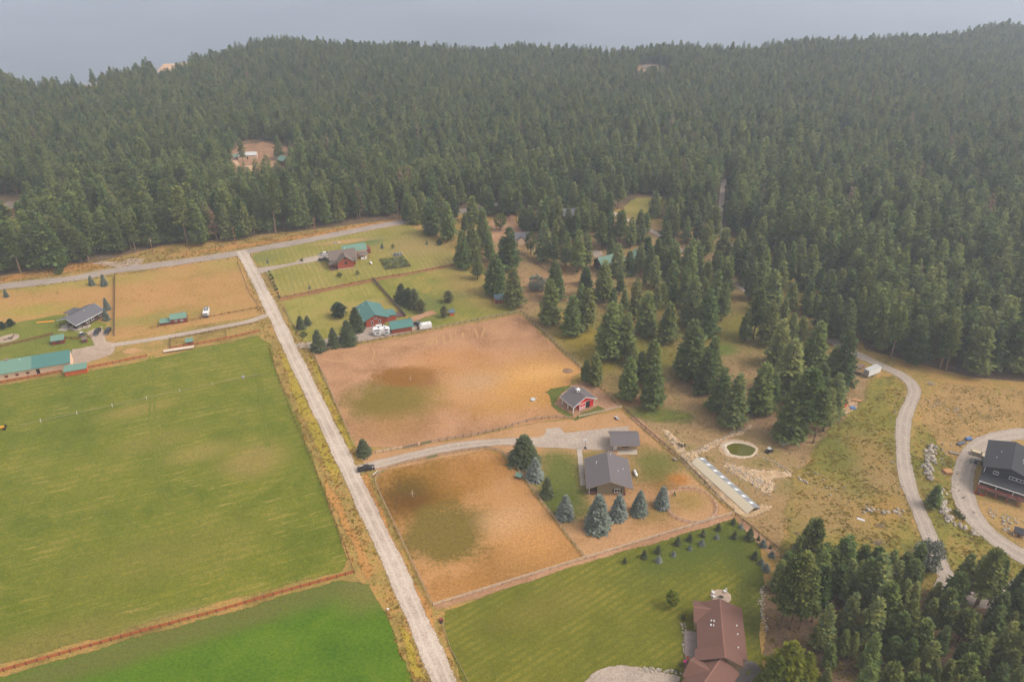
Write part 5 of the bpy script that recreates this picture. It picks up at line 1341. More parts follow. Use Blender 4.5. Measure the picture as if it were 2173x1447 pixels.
# --- red log house north
t = bld("red_log_house", -79.4, 348.0, -72, "red log house with a brown roof and gabled front on the north lawn")
gable(t, -5.6, 0.1, -3.7 * K, 3.7 * K, 3.9, 7.1, m_logred, m_logroof, wx0=-5.6, wx1=-0.3, oh=0.25, ohg=0.3, trim=m_logroof)
opening(t, '+x', -0.3, 0.2, 2.6, 1.0, 1.2, m_dark, m_glass); opening(t, '+x', -0.3, 0.0, 5.6, 0.9, 0.7, m_dark, m_glass)
MB().box(-0.34, -0.1, -3.7 * K, 3.7 * K, 0, 0.4).build("foundation", m_concrete, t)
mn = MB()
sub = empty("main_block", (-8.0 * K, 0.3, 0), math.radians(90)); sub.parent = t
gable(sub, -7.2 * K, 5.6 * K, -4.6 * K, 4.2 * K, 4.2, 7.3, m_logred, m_logroof, wx0=-5.5 * K, wx1=4.8 * K, oh=0.3, ohg=0.3)
MB().hexa([(-5.4, -4.6, 3.0), (-1.2, -4.6, 3.0), (-1.2, -8.4, 2.8), (-5.4, -8.4, 2.8)], [(-5.4, -4.6, 4.4), (-1.2, -4.6, 4.4), (-1.2, -8.4, 2.95), (-5.4, -8.4, 2.95)]).build("porch_roof", m_logroof, t)
MB().hexa([(-5.4, 4.3, 3.0), (-1.6, 4.3, 3.0), (-1.6, 6.6, 2.8), (-5.4, 6.6, 2.8)], [(-5.4, 4.3, 4.2), (-1.6, 4.3, 4.2), (-1.6, 6.6, 2.95), (-5.4, 6.6, 2.95)]).build("side_roof", m_logroof, t)
MB().box(-5.6, -0.2, -8.2, -4.3, 0, 0.35).build("deck", m_deckred, t)
posts(t, [(-1.4, -8.1), (-5.2, -8.1)], 0, 2.8, 0.18, m_logred)
vents(t, [(-9.8 * K, 1.5, 7.0), (-7.4 * K, 2.4, 6.4)])
u = empty("patio_umbrella", (*at(712, 566), 0), 0, "orange patio umbrella at the log house corner", "umbrella")
MB().tube((0, 0, 0), (0, 0, 2.3), 0.04).build("pole", m_metal, u)
um = MB()
for i in range(8):
    a, b = i * math.pi / 4, (i + 1) * math.pi / 4
    um.face([(1.6 * math.cos(a), 1.6 * math.sin(a), 1.9), (1.6 * math.cos(b), 1.6 * math.sin(b), 1.9), (0, 0, 2.5)])
um.build("canopy", m_orange, u)

# --- cream shop with teal roof behind it
t = bld("cream_shop", -77.0, 366.0, 20, "cream metal shop with a pale teal roof behind the red log house", "workshop")
gable(t, -7.4 * K, 4.2 * K, -4.6 * K, 3.6 * K, 3.9, 5.6, m_cream, m_tealroof2, oh=0.2, ohg=0.2, wx0=-7.1 * K, wx1=4.0 * K)
opening(t, '-y', 1.6 * K, -4.6 * K, 1.2, 1.5, 1.5, m_white, m_white)
shed_roof(t, -0.5, 4.2 * K, -4.6 * K, 3.0, -8.2 * K, 2.4, m_logroof, name="lean_to_roof")
posts(t, [(-0.2, -8.0 * K), (2.2, -8.0 * K), (4.1 * K, -8.0 * K)], 0, 2.4, 0.16, m_logred)
MB().box(0.4, 3.6, -8.0 * K, -7.6 * K, 0.0, 1.1).build("stacked_panels", m_white, t)
MB().box(4.0 * K, 6.4 * K, -2.0, 3.0, 0, 2.4).build("side_shed", m_redwood, t)

# --- dark house with long slate roof (west)
t = bld("dark_west_house", -184.6, 289.8, 66, "dark brown house with a long slate grey roof and open front porch")
gable(t, 0, 14.6 * K, -5.4 * K, 5.2 * K, 3.2, 5.4, m_darkwood, m_greyroof2, wx0=4.6 * K, wx1=14.2 * K, wy0=-4.6 * K, wy1=4.4 * K, oh=0.2, ohg=0.25, trim=m_white)
posts(t, [(0.3, -4.9 * K), (0.3, 0), (0.3, 4.8 * K), (3.0 * K, -4.9 * K)], 0, 3.2, 0.2, m_darkwood)
for x in (6.2, 8.6, 12.4): opening(t, '-y', x * K, -4.6 * K, 1.1, 1.1, 1.1, m_white, m_glass)
opening(t, '-x', 4.6 * K, 1.5, 0.1, 2.0, 2.1, m_timber, m_glass, name="door")
MB().box(4.6 * K, 6.0 * K, -6.2 * K, -5.4 * K, 0.0, 0.5).build("bench_box", m_concrete, t)
MB().box(-0.1, 4.5 * K, -5.0 * K, 4.6 * K, 0.0, 0.16).build("porch_slab", m_concrete, t)
MB().box(2.2, 3.6, 1.0, 2.4, 0.16, 0.9).build("porch_table", m_darkwood, t)
MB().box(1.6, 3.2, -2.8, -1.2, 0.16, 0.95).build("porch_sofa", m_dark, t)
MB().extr([(4.4 * K, 3.7), (8.4 * K, 3.2), (8.4 * K, 3.34), (4.4 * K, 3.86)], 'x', 5.5 * K, 11 * K).build("rear_roof", m_greyroof2, t)
vents(t, [(2.2 * K, 1.6, 4.7), (8.4 * K, -1.4, 4.9)])
tb = empty("orange_banner", (*at(96, 683), 0), math.radians(8), "long flat orange tarp lying on the west lawn", "tarp")
MB().extr([(-4.0, -0.7), (4.0, -0.5), (4.0, 0.5), (-3.2, 0.5)], 'z', 0.04, 0.14).build("sheet", M("orange_tarp", S(238, 150, 40), rough=0.6, var=0.06), tb)

# --- long stable (west edge)
t = bld("stable", -170.0, 261.5, 20.5, "long cream stable with a two tone teal roof at the hay field", "stable")
gable(t, -12.4 * K, 0.5, -3.0 * K, 4.4 * K, 3.6, 5.9, m_cream, m_tealroof, yr=2.6 * K, oh=0.6, ohg=0.2, wy0=-2.3 * K, wy1=3.6 * K)
sub = empty("west_block", (0, 0, 0)); sub.parent = t
gable(sub, -42 * K, -12.5 * K, -3.0 * K, 4.4 * K, 3.6, 5.9, m_cream, m_tealroof2, yr=2.6 * K, oh=0.6, ohg=0.0, wy0=-2.3 * K, wy1=3.6 * K)
for i in range(7): opening(sub, '-y', (-14.4 - i * 3.6) * K, -2.3 * K, 0.9, 1.1, 0.9, m_redwood, m_redwood, fw=0.05)
opening(t, '-y', -10.9 * K, -2.3 * K, 0.0, 1.1, 2.3, m_darkwood, m_dark, name="door", sub="doorway", fw=0.08)
MB().box(-21 * K - 0.6, -21 * K + 0.6, 2.2 * K, 3.1 * K, 5.4, 6.6).build("roof_vent", m_greywood, sub)
vents(t, [(-16.5 * K, 1.4 * K, 5.6)])

def small_shed(name, px, py, ang, L, Wd, h0, h1, wall, roof, label, door=True, cat="shed", gab=False, loc=None):
    x, y = at(px, py) if loc is None else loc
    t = empty(name, (x, y, 0), math.radians(ang), label, cat)
    if gab:
        gable(t, -L / 2, L / 2, -Wd / 2, Wd / 2, h0, h1, wall, roof, oh=0.25, ohg=0.2)
    else:
        MB().extr([(-Wd / 2, 0), (Wd / 2, 0), (Wd / 2, h1 - 0.02), (-Wd / 2, h0 - 0.02)], 'x', -L / 2, L / 2).build("wall", wall, t)
        shed_roof(t, -L / 2 - 0.2, L / 2 + 0.2, Wd / 2 + 0.2, h1 + 0.04, -Wd / 2 - 0.3, h0 - 0.06, roof)
    if door:
        MB().box(-0.45, 0.45, -Wd / 2 - 0.04, -Wd / 2 + 0.02, 0.05, min(1.9, h0 - 0.2)).build("door", m_darkwood if wall is not m_darkwood else m_greywood, t)
    return t

t = small_shed("run_in_shed", 158, 793, 20.5, 8.4, 3.4, 2.3, 3.1, m_orange, m_tealroof2, "orange board run-in shed with a pale teal roof in the hay field fence", door=False, loc=tuple(c * K for c in (-165.4, 256.4)))
for i in range(9): MB().box(-4.0 + i * 0.95, -3.92 + i * 0.95, -1.78, -1.68, 0, 2.25).build("batten", m_redwood, t)
small_shed("red_shed", 125, 727, 20, 5.0, 3.2, 2.0, 2.9, m_redwood, m_tealroof2, "red shed with a pale teal roof on the west lawn fence")
small_shed("chicken_coop", 181, 725, 25, 1.9, 2.2, 1.7, 2.4, m_redwood, m_logroof, "tiny red coop with a brown gable roof beside the parking gravel", gab=True)
t = small_shed("field_cabin", 381, 681, 18, 7.0, 4.8, 2.5, 3.9, m_redwood, m_tealroof2, "red cabin with a teal gable roof in the brown west field", gab=True, cat="cabin", door=False)
for x in (-1.2, 1.3): opening(t, '-y', x, -2.4, 1.0, 0.9, 0.7, m_white, m_glass, bars=1)
MB().extr([(-2.2, 0), (0.8, 0), (0.8, 1.7), (-2.2, 1.3)], 'x', -8.2, -3.6).build("lean_to", m_redwood, t)
shed_roof(t, -8.4, -3.5, 1.0, 1.8, -2.5, 1.25, m_tealroof2, name="lean_to_roof")
MB().box(0.8, 2.2, 2.6, 3.8, 0, 2.9).build("chimney_box", m_greywood, t)
small_shed("field_shelter", 403, 730, 18, 2.9, 2.4, 1.8, 2.3, m_redwood, m_tealroof2, "small red shelter with a pale teal roof beside the flat trailer")
small_shed("blue_roof_shed", 959, 668, 8, 2.4, 2.0, 1.7, 2.2, m_orange, m_blueroof, "small orange shed with a blue roof in the pasture", door=False)
t = small_shed("corner_shed", 1060, 640, 14, 4.8, 3.4, 2.1, 2.9, m_orange, m_blueroof, "orange brown shed with a blue grey roof under the brownish fir")
MB().box(-2.4, -0.9, -1.75, -1.68, 0, 1.9).build("red_panel", m_redwood, t)
MB().box(1.2, 1.9, -1.78, -1.68, 0.9, 1.5).build("window", m_glass, t)
t = small_shed("pond_shed", 1783, 862, 28, 3.6, 3.0, 2.2, 2.9, m_orange, m_dark, "orange shed with a dark roof half hidden behind the pond clump conifers")

# --- black house (east edge)
t = bld("black_house", 150.8, 188.8, -123, "tall black house with white framed windows, porch roof and timber deck")
gable(t, -15.2 * K, 0, -7.0 * K, 7.0 * K, 7.6, 9.8, m_black, m_blackroof, oh=0.3, ohg=0.4, wx0=-14.6 * K, wx1=-0.6, wy0=-6.4 * K, wy1=6.4 * K)
opening(t, '+x', -0.6, -3.6, 5.6, 1.3, 1.0, m_white, m_glass, bars=1)
for y in (1.4, 3.7, 6.0): opening(t, '+x', -0.6, y, 5.5, 1.9, 0.9, m_white, m_glass, bars=1)
MB().hexa([(-0.6, -7.0 * K, 5.05), (4.2, -7.0 * K, 4.2), (4.2, 7.0 * K, 4.2), (-0.6, 7.0 * K, 5.05)], [(-0.6, -7.0 * K, 5.2), (4.2, -7.0 * K, 4.34), (4.2, 7.0 * K, 4.34), (-0.6, 7.0 * K, 5.2)]).build("porch_roof", m_blackroof, t)
MB().box(4.16, 4.28, -7.02 * K, 7.02 * K, 4.1, 4.38).build("porch_fascia", m_white, t)
dk = MB().box(-0.5, 5.6, -7.0 * K, 7.0 * K, 2.25, 2.45).build("deck", m_deckred, t)
posts(t, [(5.4, y * K) for y in (-6.8, -4.4, -1.6, 1.4, 4.2, 6.8)], 0, 3.5, 0.26, m_logred)
posts(t, [(4.0, y * K) for y in (-6.8, -2.2, 2.4, 6.8)], 2.45, 4.3, 0.2, m_white, "porch_post")
rl = MB()
for z in (2.9, 3.4): rl.box(5.36, 5.44, -7.0 * K, 7.0 * K, z, z + 0.08)
rl.build("deck_rail", m_logred, t)
for y in (-4.2, -3.0, 0.2, 3.0): opening(t, '+x', -0.6, y, 3.0, 0.9, 1.2, m_white, m_glass)
opening(t, '+x', -0.6, 1.6, 2.5, 1.2, 2.0, m_dark, m_glass, name="door")
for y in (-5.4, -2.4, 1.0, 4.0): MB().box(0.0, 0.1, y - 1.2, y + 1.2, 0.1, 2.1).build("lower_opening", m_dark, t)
MB().box(5.7, 6.1, -7.4 * K, -4.6 * K, 0, 0.35).build("red_beam", M("red_paint", S(206, 40, 34), rough=0.5), t)
for i in range(7): MB().box(5.3, 6.3, -6.5 * K + i * 0.0, -5.9 * K, 0.2 + i * 0.3, 0.28 + i * 0.3).build("step", m_deckred, t)
posts(t, [(-0.45, -6.4 * K)], 0, 7.4, 0.16, m_white, "corner_board")
vents(t, [(-9.5, -3.6, 8.6), (-5.8, -4.6, 8.3), (-6.4, 3.2, 8.9), (-8.0, 3.0, 8.9)])
t = small_shed("dog_house", 2160, 1135, -28, 2.6, 2.2, 1.5, 2.0, m_timber, m_blackroof, "small tan shed with white corners and black roof below the black house")
for (a, b) in ((-1.3, -1.1), (1.3, -1.1), (1.3, 1.1)): MB().box(a - 0.08, a + 0.08, b - 0.08, b + 0.08, 0, 1.6).build("corner_board", m_white, t)

# --- brown roofed house (bottom)
t = bld("brown_roof_house", 51.5, 133.6, -99, "large house with red brown shingle roof and grey deck on the mown lawn")
X = lambda v: v * K
gable(t, X(-7.9), X(7.9), X(-6.0), X(5.6), 3.8, 6.6, m_tan, m_brownroof, oh=0.0, ohg=0.0, wx0=X(-7.2), wx1=X(7.6), wy0=X(-5.2), wy1=X(5.0), ridge=m_brownridge)
sub = empty("west_gable", (X(-5.2), X(0), 0), math.radians(-90)); sub.parent = t
gable(sub, 0.6, X(6.6), X(-3.4), X(3.4), 3.8, 5.5, m_tan, m_brownroof, oh=0.1, ohg=0.1, wx0=1.0, wx1=X(6.0), wy0=X(-2.9), wy1=X(2.9), ridge=m_brownridge)
sub = empty("front_gable", (X(8.0), X(-0.2), 0), 0); sub.parent = t
gable(sub, X(-1.0), X(2.2), X(-6.6), X(4.6), 4.5, 7.2, m_tan, m_brownroof, yr=X(-0.0), oh=0.0, ohg=0.1, wx0=X(-0.9), wx1=X(1.4), wy0=X(-5.8), wy1=X(3.9), ridge=m_brownridge)
sub = empty("garage_wing", (X(9.0), X(-0.6), 0), math.radians(-30)); sub.parent = t
gable(sub, 0, X(18), X(-4.6), X(4.6), 3.4, 6.0, m_tan, m_brownroof, oh=0.15, ohg=0.0, wx0=0.5, wx1=X(17), wy0=X(-4.0), wy1=X(4.0), ridge=m_brownridge)
sub2 = empty("entry_gable", (X(5.6), X(-1.0), 0), math.radians(-90)); sub2.parent = t
sub3 = empty("wing_cross_gable", (X(13.4), X(-3.4), 0), math.radians(-118)); sub3.parent = t
gable(sub3, 0.2, X(5.2), X(-3.6), X(3.6), 3.5, 5.7, m_tan, m_brownroof, oh=0.1, ohg=0.1, wx0=0.6, wx1=X(4.8), wy0=X(-3.2), wy1=X(3.2), ridge=m_brownridge)
for i in range(15):
    a = X(-1.4) + i * X(0.62)
    MB().box(a, a + X(0.59), X(-8.6), X(-5.25), 0.5, 0.66).build("plank", m_deck, t)
MB().box(X(-1.4), X(7.9), X(-8.55), X(-5.3), 0.05, 0.5).build("deck_frame", m_darkwood, t)
MB().box(X(7.9), X(10.6), X(-9.0), X(-5.6), 0.3, 0.55).build("hot_tub_deck", m_deckred, t)
MB().box(X(10.6), X(13.2), X(-8.6), X(-5.4), 0.2, 0.45).build("front_deck", m_deckred, t)
for i in range(6): MB().box(X(12.0) + i * 0.36, X(12.0) + i * 0.36 + 0.07, X(-8.6), X(-6.6), 0.45, 1.3).build("baluster", m_dark, t)
MB().box(X(11.9), X(13.2), X(-8.66), X(-8.56), 1.25, 1.36).box(X(10.7), X(12.2), X(-8.9), X(-8.8), 1.2, 1.3).build("handrail", m_metal, t)
vents(t, [(X(-1.2), X(-2.6), 5.6), (X(-1.0), X(-2.0), 5.8), (X(1.4), X(3.6), 4.8), (X(-1.2), X(3.6), 4.8), (X(5.4), X(3.4), 4.9)], r=0.14)
MB().box(X(-0.4), X(0.2), X(-2.9), X(-2.5), 5.2, 5.75).box(X(-0.2), X(0.3), X(-2.2), X(-1.9), 5.3, 5.9).build("roof_vent", m_metal, t)
bc = at(1453, 1408)
o = empty("cushion_chair", (*bc, 0.62), 0.3, "bright pink round cushion chair on the brown house deck", "chair")
MB().ball((0, 0, 0.35), 0.5, 0.5, 0.3).build("cushion", M("pink_fabric", S(240, 70, 150), rough=0.7), o, True)
MB().tube((0, 0, 0), (0, 0, 0.2), 0.3, 0.2, 8).build("base", m_metal, o)
bc = at(1459, 1402)
o = empty("folding_chair", (*bc, 0.62), 0.3, "orange folded chair leaning on the brown house deck", "chair")
MB().box(-0.3, 0.3, -0.3, 0.3, 0.35, 0.45).box(-0.3, 0.3, 0.25, 0.35, 0.4, 1.0).build("seat", m_orange, o)
for a in (-0.27, 0.27):
    for b in (-0.27, 0.27): MB().tube((a, b, 0), (a, b, 0.4), 0.03, 0.03, 5).build("leg", m_orange, o)

# --- houses among the trees
t = bld("green_roof_cabin", 41.0, 346.5, -152, "dark log cabin with a green metal roof among the conifers", "cabin")
gable(t, -14, 0.3, -4.6, 4.6, 3.6, 7.2, m_darkwood, m_greenroof, oh=0.5, ohg=0.5, wx1=-0.3)
opening(t, '+x', -0.3, 0.0, 2.6, 1.6, 1.6, m_darkwood, m_glass, bars=1)
opening(t, '+x', -0.3, 2.2, 0.4, 1.0, 2.0, m_darkwood, m_glass, name="door")
vents(t, [(-9.5, -1.2, 6.6), (-9.0, -1.8, 6.2)])
t = bld("green_roof_annex", 62.0, 352.0, -60, "tan annex with pale green roof behind the log cabin", "house")
gable(t, -5, 5, -4, 4, 4.5, 7.4, m_tan, M("pale_green_roof", S(130, 160, 136), rough=0.5, var=0.05), oh=0.4, ohg=0.4)
opening(t, '+x', 5, 0.5, 2.8, 1.2, 1.0, m_dark, m_glass)
x, y = at(1209, 470)
t = empty("red_two_storey_house", (x, y, 0), math.radians(8), "red two storey building with grey roofs behind the conifers", "house")
gable(t, -5.5, 5.5, -4.5, 4.5, 5.6, 8.0, m_redwood, m_greyroof2, oh=0.4, ohg=0.4)
shed_roof(t, -5.0, 5.5, -4.5, 3.4, -8.0, 2.6, m_greyroof2, name="porch_roof")
posts(t, [(-4.8, -7.8), (0, -7.8), (5.3, -7.8)], 0, 2.6, 0.2, m_redwood)
for xx in (-3, 2.5): opening(t, '-y', xx, -4.5, 3.7, 1.1, 1.0, m_white, m_glass)
x, y = at(1103, 513)
t = empty("cream_house", (x, y, 0), math.radians(8), "small cream house with slate roof beside the green poplar", "house")
gable(t, -5, 5, -3.6, 3.6, 3.4, 5.4, m_cream, m_greyroof2, oh=0.4, ohg=0.4)
sub = empty("dormer", (0, -3.4, 0), math.radians(-90)); sub.parent = t
gable(sub, 0, 1.6, -1.6, 1.6, 3.2, 4.7, m_cream, m_greyroof2, oh=0.25, ohg=0.2)
for xx in (-3.4, 3.2): opening(t, '-y', xx, -3.6, 1.2, 1.0, 1.0, m_white, m_glass)
t = small_shed("far_white_building", 527, 336, 9, 13, 6, 3.0, 4.4, m_cream, M("white_metal_roof", W8(0.42), rough=0.5, var=0.05), "long white roofed building in the forest clearing", gab=True, cat="building")
t = small_shed("far_green_shed", 503, 338, 20, 4, 4, 2.4, 3.6, m_greywood, m_tealroof2, "tiny green roofed hut at the left end of the forest clearing", gab=True, cat="hut")
t = small_shed("far_green_cabin", 604, 348, -40, 7, 7, 3.4, 5.6, m_darkwood, m_tealroof2, "square cabin with pale green roof at the right end of the forest clearing", gab=True, cat="cabin")
t = small_shed("far_brown_house", 46, 446, 28, 14, 9, 3.4, 6.0, m_redwood, m_logroof, "low brown roofed house in the clearing at the left edge", gab=True, cat="house")
t = small_shed("far_grey_house", 118, 442, -20, 8, 8, 3.4, 6.0, m_redwood, m_logroof, "grey roof showing between pines right of the left edge clearing", gab=True, cat="house")
t = small_shed("far_blue_roof", 1356, 322, 10, 7, 6, 3.2, 5.5, m_greywood, m_blueroof, "pale blue roof showing deep in the forest", gab=True, cat="house")
t = small_shed("far_red_roof", 1106, 336, 10, 7, 6, 3.2, 5.5, m_redwood, M("red_roof", S(170, 70, 62), rough=0.6), "red roof showing deep in the forest", gab=True, cat="house")
t = small_shed("far_tan_house", 1376, 152, 5, 14, 8, 4, 6, m_cream, m_logroof, "long sandy building on the far bluff", gab=True, cat="building")
t = small_shed("far_tan_house", 1414, 156, -20, 9, 7, 3.5, 5.5, m_cream, m_logroof, "smaller sandy building right of the long one on the far bluff", gab=True, cat="building")
# ------------------------------------------------------------------ fences
m_pale = M("bleached_fence_wood", S(222, 200, 178), rough=0.85, var=0.10, objvar=0.06)
m_post = M("fence_post_wood", S(120, 98, 82), rough=0.9, var=0.15, objvar=0.1)
m_orail = M("orange_fence_wood", S(190, 100, 58), rough=0.85, var=0.14, objvar=0.10)
m_opost = M("rust_fence_post", S(112, 62, 44), rough=0.9, var=0.12, objvar=0.08)
m_grail = M("grey_fence_wood", S(176, 154, 132), rough=0.9, var=0.12, objvar=0.08)
m_dkrail = M("dark_fence_wood", S(98, 82, 72), rough=0.9, var=0.12, objvar=0.08)

FM = {}
def unit_box(key, sx, sy, sz, mat):
    if key not in FM:
        FM[key] = MB().box(0 if sx is None else -sx / 2, 1 if sx is None else sx / 2, -sy / 2, sy / 2, 0, sz).mesh("rail" if sx is None else "post", mat)
    return FM[key]

def fence(name, label, line, spacing, rails, rmat, pmat, ph=1.35, ps=0.15, rw=0.14, each=True, group=None, rt=0.05, zz=0.0):
    """post-and-rail fence; line = plan points; each rail and post is its own piece unless each=False"""
    P = [Vector(p) for p in line]
    t = empty(name, (P[0].x, P[0].y, zz), 0, label, "fence", group)
    pm = unit_box(("p", ph, ps, pmat.name), ps, ps, ph, pmat)
    rm = unit_box(("r", rw, rmat.name), None, rt, rw, rmat)
    joined = MB()
    rr = random.Random(len(label))
    o0 = P[0].copy()
    last = None
    for i in range(len(P) - 1):
        seg = P[i + 1] - P[i]
        n = max(1, round(seg.length / spacing))
        a = math.atan2(seg.y, seg.x)
        for k in range(n + (1 if i == len(P) - 2 else 0)):
            q = P[i] + seg * (k / n) - o0
            po = link_mesh("post", pm, t, (q.x, q.y, 0), a + rr.uniform(-0.05, 0.05))
            if k < n:
                L = seg.length / n
                for z in rails:
                    dz = rr.uniform(-0.02, 0.02)
                    if each:
                        r_ = link_mesh("rail", rm, t, (q.x - math.sin(a) * 0.09, q.y + math.cos(a) * 0.09, z + dz), a, (L, 1, 1))
                    else:
                        c, s_ = math.cos(a), math.sin(a)
                        nx, ny = -s_ * 0.03, c * 0.03
                        e = (q.x + c * L, q.y + s_ * L)
                        joined.hexa([(q.x - nx, q.y - ny, z), (e[0] - nx, e[1] - ny, z), (e[0] + nx, e[1] + ny, z), (q.x + nx, q.y + ny, z)],
                                    [(q.x - nx, q.y - ny, z + rw), (e[0] - nx, e[1] - ny, z + rw), (e[0] + nx, e[1] + ny, z + rw), (q.x + nx, q.y + ny, z + rw)])
    if not each:
        jo = joined.build("rails", rmat, t)
        jo["kind"] = "stuff"
    return t

def gate(name, label, p, q, mat, h=1.3):
    x0, x1 = Vector(p), Vector(q)
    d = x1 - x0
    t = empty(name, (x0.x, x0.y, 0), math.atan2(d.y, d.x), label, "gate")
    L = d.length
    f = MB()
    for z in (0.25, h): f.tube((0, 0, z), (L, 0, z), 0.045, n=6)
    for x in (0, L): f.tube((x, 0, 0.0), (x, 0, h), 0.045, n=6)
    f.build("frame", mat, t)
    for k in range(4):
        z = 0.25 + (h - 0.25) * (k + 1) / 5
        MB().tube((0, 0, z), (L, 0, z), 0.03, n=5).build("bar", mat, t)
    MB().box(0.1, L - 0.1, -0.02, 0.02, 0.4, h - 0.15).build("mesh_panel", mat, t)
    return t

m_ggate = M("green_gate_steel", S(126, 132, 92), rough=0.6, var=0.1)
R3 = (0.42, 0.80, 1.18)
fence("paddock_fence", "pale three rail fence between the dry paddock and the mown lawn", PL([(920, 1286), (1090, 1233), (1245, 1185)]), 3.0, R3, m_pale, m_pale)
fence("yard_fence", "pale three rail fence between the dry yard and the lawn with young spruces", PL([(1246, 1185), (1400, 1138), (1556, 1091)]), 3.0, R3, m_pale, m_pale)
fence("paddock_fence", "grey rail fence along the paddock's roadside, curving at the driveway", PL([(918, 1284), (862, 1165), (803, 1040), (797, 1022), (800, 1012), (810, 1002), (825, 994), (860, 984), (905, 974)]), 2.8, R3, m_grail, m_grail)
gate("paddock_gate", "green farm gate in the paddock fence along the driveway", at(907, 974), at(928, 969), m_ggate)
fence("paddock_fence", "grey rail fence from the paddock gate round the spruce bend", PL([(930, 968), (980, 959), (1030, 952), (1052, 956), (1068, 964), (1085, 980), (1130, 1040), (1185, 1113), (1240, 1184)]), 2.8, R3, m_grail, m_grail)
fence("pasture_fence", "grey rail fence along the pasture's roadside edge", PL([(752, 946), (710, 850), (665, 748)]), 2.8, R3, m_grail, m_grail)
fence("pasture_fence", "weathered rail fence along the pasture's top edge behind the campers", PL([(665, 748), (740, 733), (820, 718), (900, 704), (1000, 683), (1105, 663)]), 3.0, R3, m_grail, m_post)
fence("pasture_fence", "weathered rail fence down the pasture's conifer side", PL([(1105, 663), (1150, 702), (1195, 746), (1240, 790)]), 2.8, R3, m_grail, m_post)
fence("pasture_fence", "grey rail fence from pasture corner tree to the first driveway gate", PL([(797, 962), (830, 957), (856, 952)]), 2.8, R3, m_pale, m_post)
gate("pasture_gate", "grey brush covered gate beside the driveway, left of two", at(858, 952), at(885, 946), m_greywood)
fence("pasture_fence", "short pale rail fence between the two pasture gates", PL([(886, 946), (893, 944)]), 2.8, R3, m_pale, m_post)
gate("pasture_gate", "green farm gate beside the driveway, right of two", at(894, 944), at(914, 940), m_ggate)
fence("pasture_fence", "grey rail fence along the dry strip above the driveway up to the barn", PL([(915, 939), (1000, 925), (1060, 913), (1100, 900), (1135, 891), (1180, 887), (1216, 889)]), 2.8, R3, m_grail, m_post)
fence("barn_fence", "short pale plank fence below the red barn", PL([(1229, 887), (1265, 879), (1318, 866)]), 2.4, R3, m_pale, m_pale)
fence("corral_fence", "weathered rail fence behind the red barn corral", PL([(1268, 817), (1290, 838), (1315, 862)]), 2.6, R3, m_grail, m_post)
fence("boundary_fence", "dark post and rail fence from the barn corner down past the greenhouse", PL([(1322, 868), (1370, 912), (1420, 955), (1455, 985), (1505, 1037), (1556, 1090)]), 3.0, R3, m_dkrail, m_post)
fence("boundary_fence", "dark post and rail fence along the lawn's far corner beside the grove", PL([(1560, 1094), (1610, 1135), (1658, 1172)]), 3.0, R3, m_dkrail, m_post)
cp = at(1466, 1072)
fence("round_pen", "round riding pen of pale rails beside the blue spruces", [(cp[0] + 8.3 * math.cos(a), cp[1] + 8.3 * math.sin(a)) for a in np.linspace(1.95, -3.95, 26)], 2.0, (0.5, 1.0), m_pale, m_grail, ph=1.2, ps=0.11)
gate("pen_gate", "green gate panel standing open at the round pen", at(1430, 1048), at(1433, 1054), M("green_panel", S(70, 120, 60)))
fence("hay_field_fence", "orange plank fence between the hay field and the bright green crop", PL([(-40, 1438), (150, 1384), (300, 1342), (460, 1299), (600, 1258), (752, 1216)]), 2.6, (0.25, 0.62, 0.99), m_orail, m_opost, rw=0.26, ps=0.17, ph=1.4)
fence("hay_field_fence", "thin rusty fence along the hay field's roadside", PL([(752, 1216), (720, 1130), (690, 1052), (655, 962), (620, 880), (590, 800), (572, 740)]), 3.0, (0.5, 0.95), m_opost, m_opost, rw=0.09, each=False)
fence("hay_field_fence", "orange plank fence from the stable to the field gate, far side", PL([(-40, 822), (60, 803), (130, 790)]), 2.6, (0.25, 0.62, 0.99), m_orail, m_opost, rw=0.24)
fence("hay_field_fence", "orange plank fence right of the run-in shed", PL([(184, 783), (240, 772), (312, 757)]), 2.6, (0.25, 0.62, 0.99), m_orail, m_opost, rw=0.24)
fence("hay_field_fence", "orange plank fence beside the field shelter and flat trailer", PL([(360, 741), (420, 731), (490, 718), (552, 704)]), 2.8, (0.25, 0.62, 0.99), m_orail, m_opost, rw=0.22)
fence("drive_fence", "dark post fence along the lower side of the west driveway", PL([(360, 722), (430, 709), (500, 696), (548, 686)]), 3.0, (0.5, 1.0), m_opost, m_post, rw=0.1, each=False)
fence("pen_divider", "short dark rail fence left of the small field shelter", PL([(362, 723), (362, 742)]), 2.4, R3, m_dkrail, m_post, each=False)
fence("pen_divider", "short dark rail fence right of the small field shelter", PL([(478, 701), (481, 716)]), 2.4, R3, m_dkrail, m_post, each=False)
fence("yard_divider", "straight dark board fence between the west yard and the brown field", PL([(244, 586), (244, 650), (243, 714)]), 2.4, (0.3, 0.7, 1.1, 1.4), m_dkrail, m_post, ph=1.7, rw=0.24, each=False)
fence("west_yard_fence", "reddish rail fence behind the stable on the west lawn", PL([(-40, 747), (60, 724), (113, 711)]), 2.6, R3, m_redwood, m_opost, rw=0.18, each=False)
fence("west_yard_fence", "reddish rail fence from red shed to the tiny coop", PL([(140, 720), (165, 721), (194, 716)]), 2.4, R3, m_redwood, m_opost, rw=0.18, each=False)
fence("cabin_field_fence", "reddish fence line behind the red cabin in the brown field", PL([(320, 698), (440, 675), (546, 655)]), 3.2, (0.5, 0.95), m_opost, m_opost, rw=0.1, each=False)
fence("roadside_fence", "thin dark fence on the brown field's gravel road side", PL([(505, 560), (530, 625), (556, 662)]), 3.2, (0.5, 0.95), m_dkrail, m_post, rw=0.08, each=False)
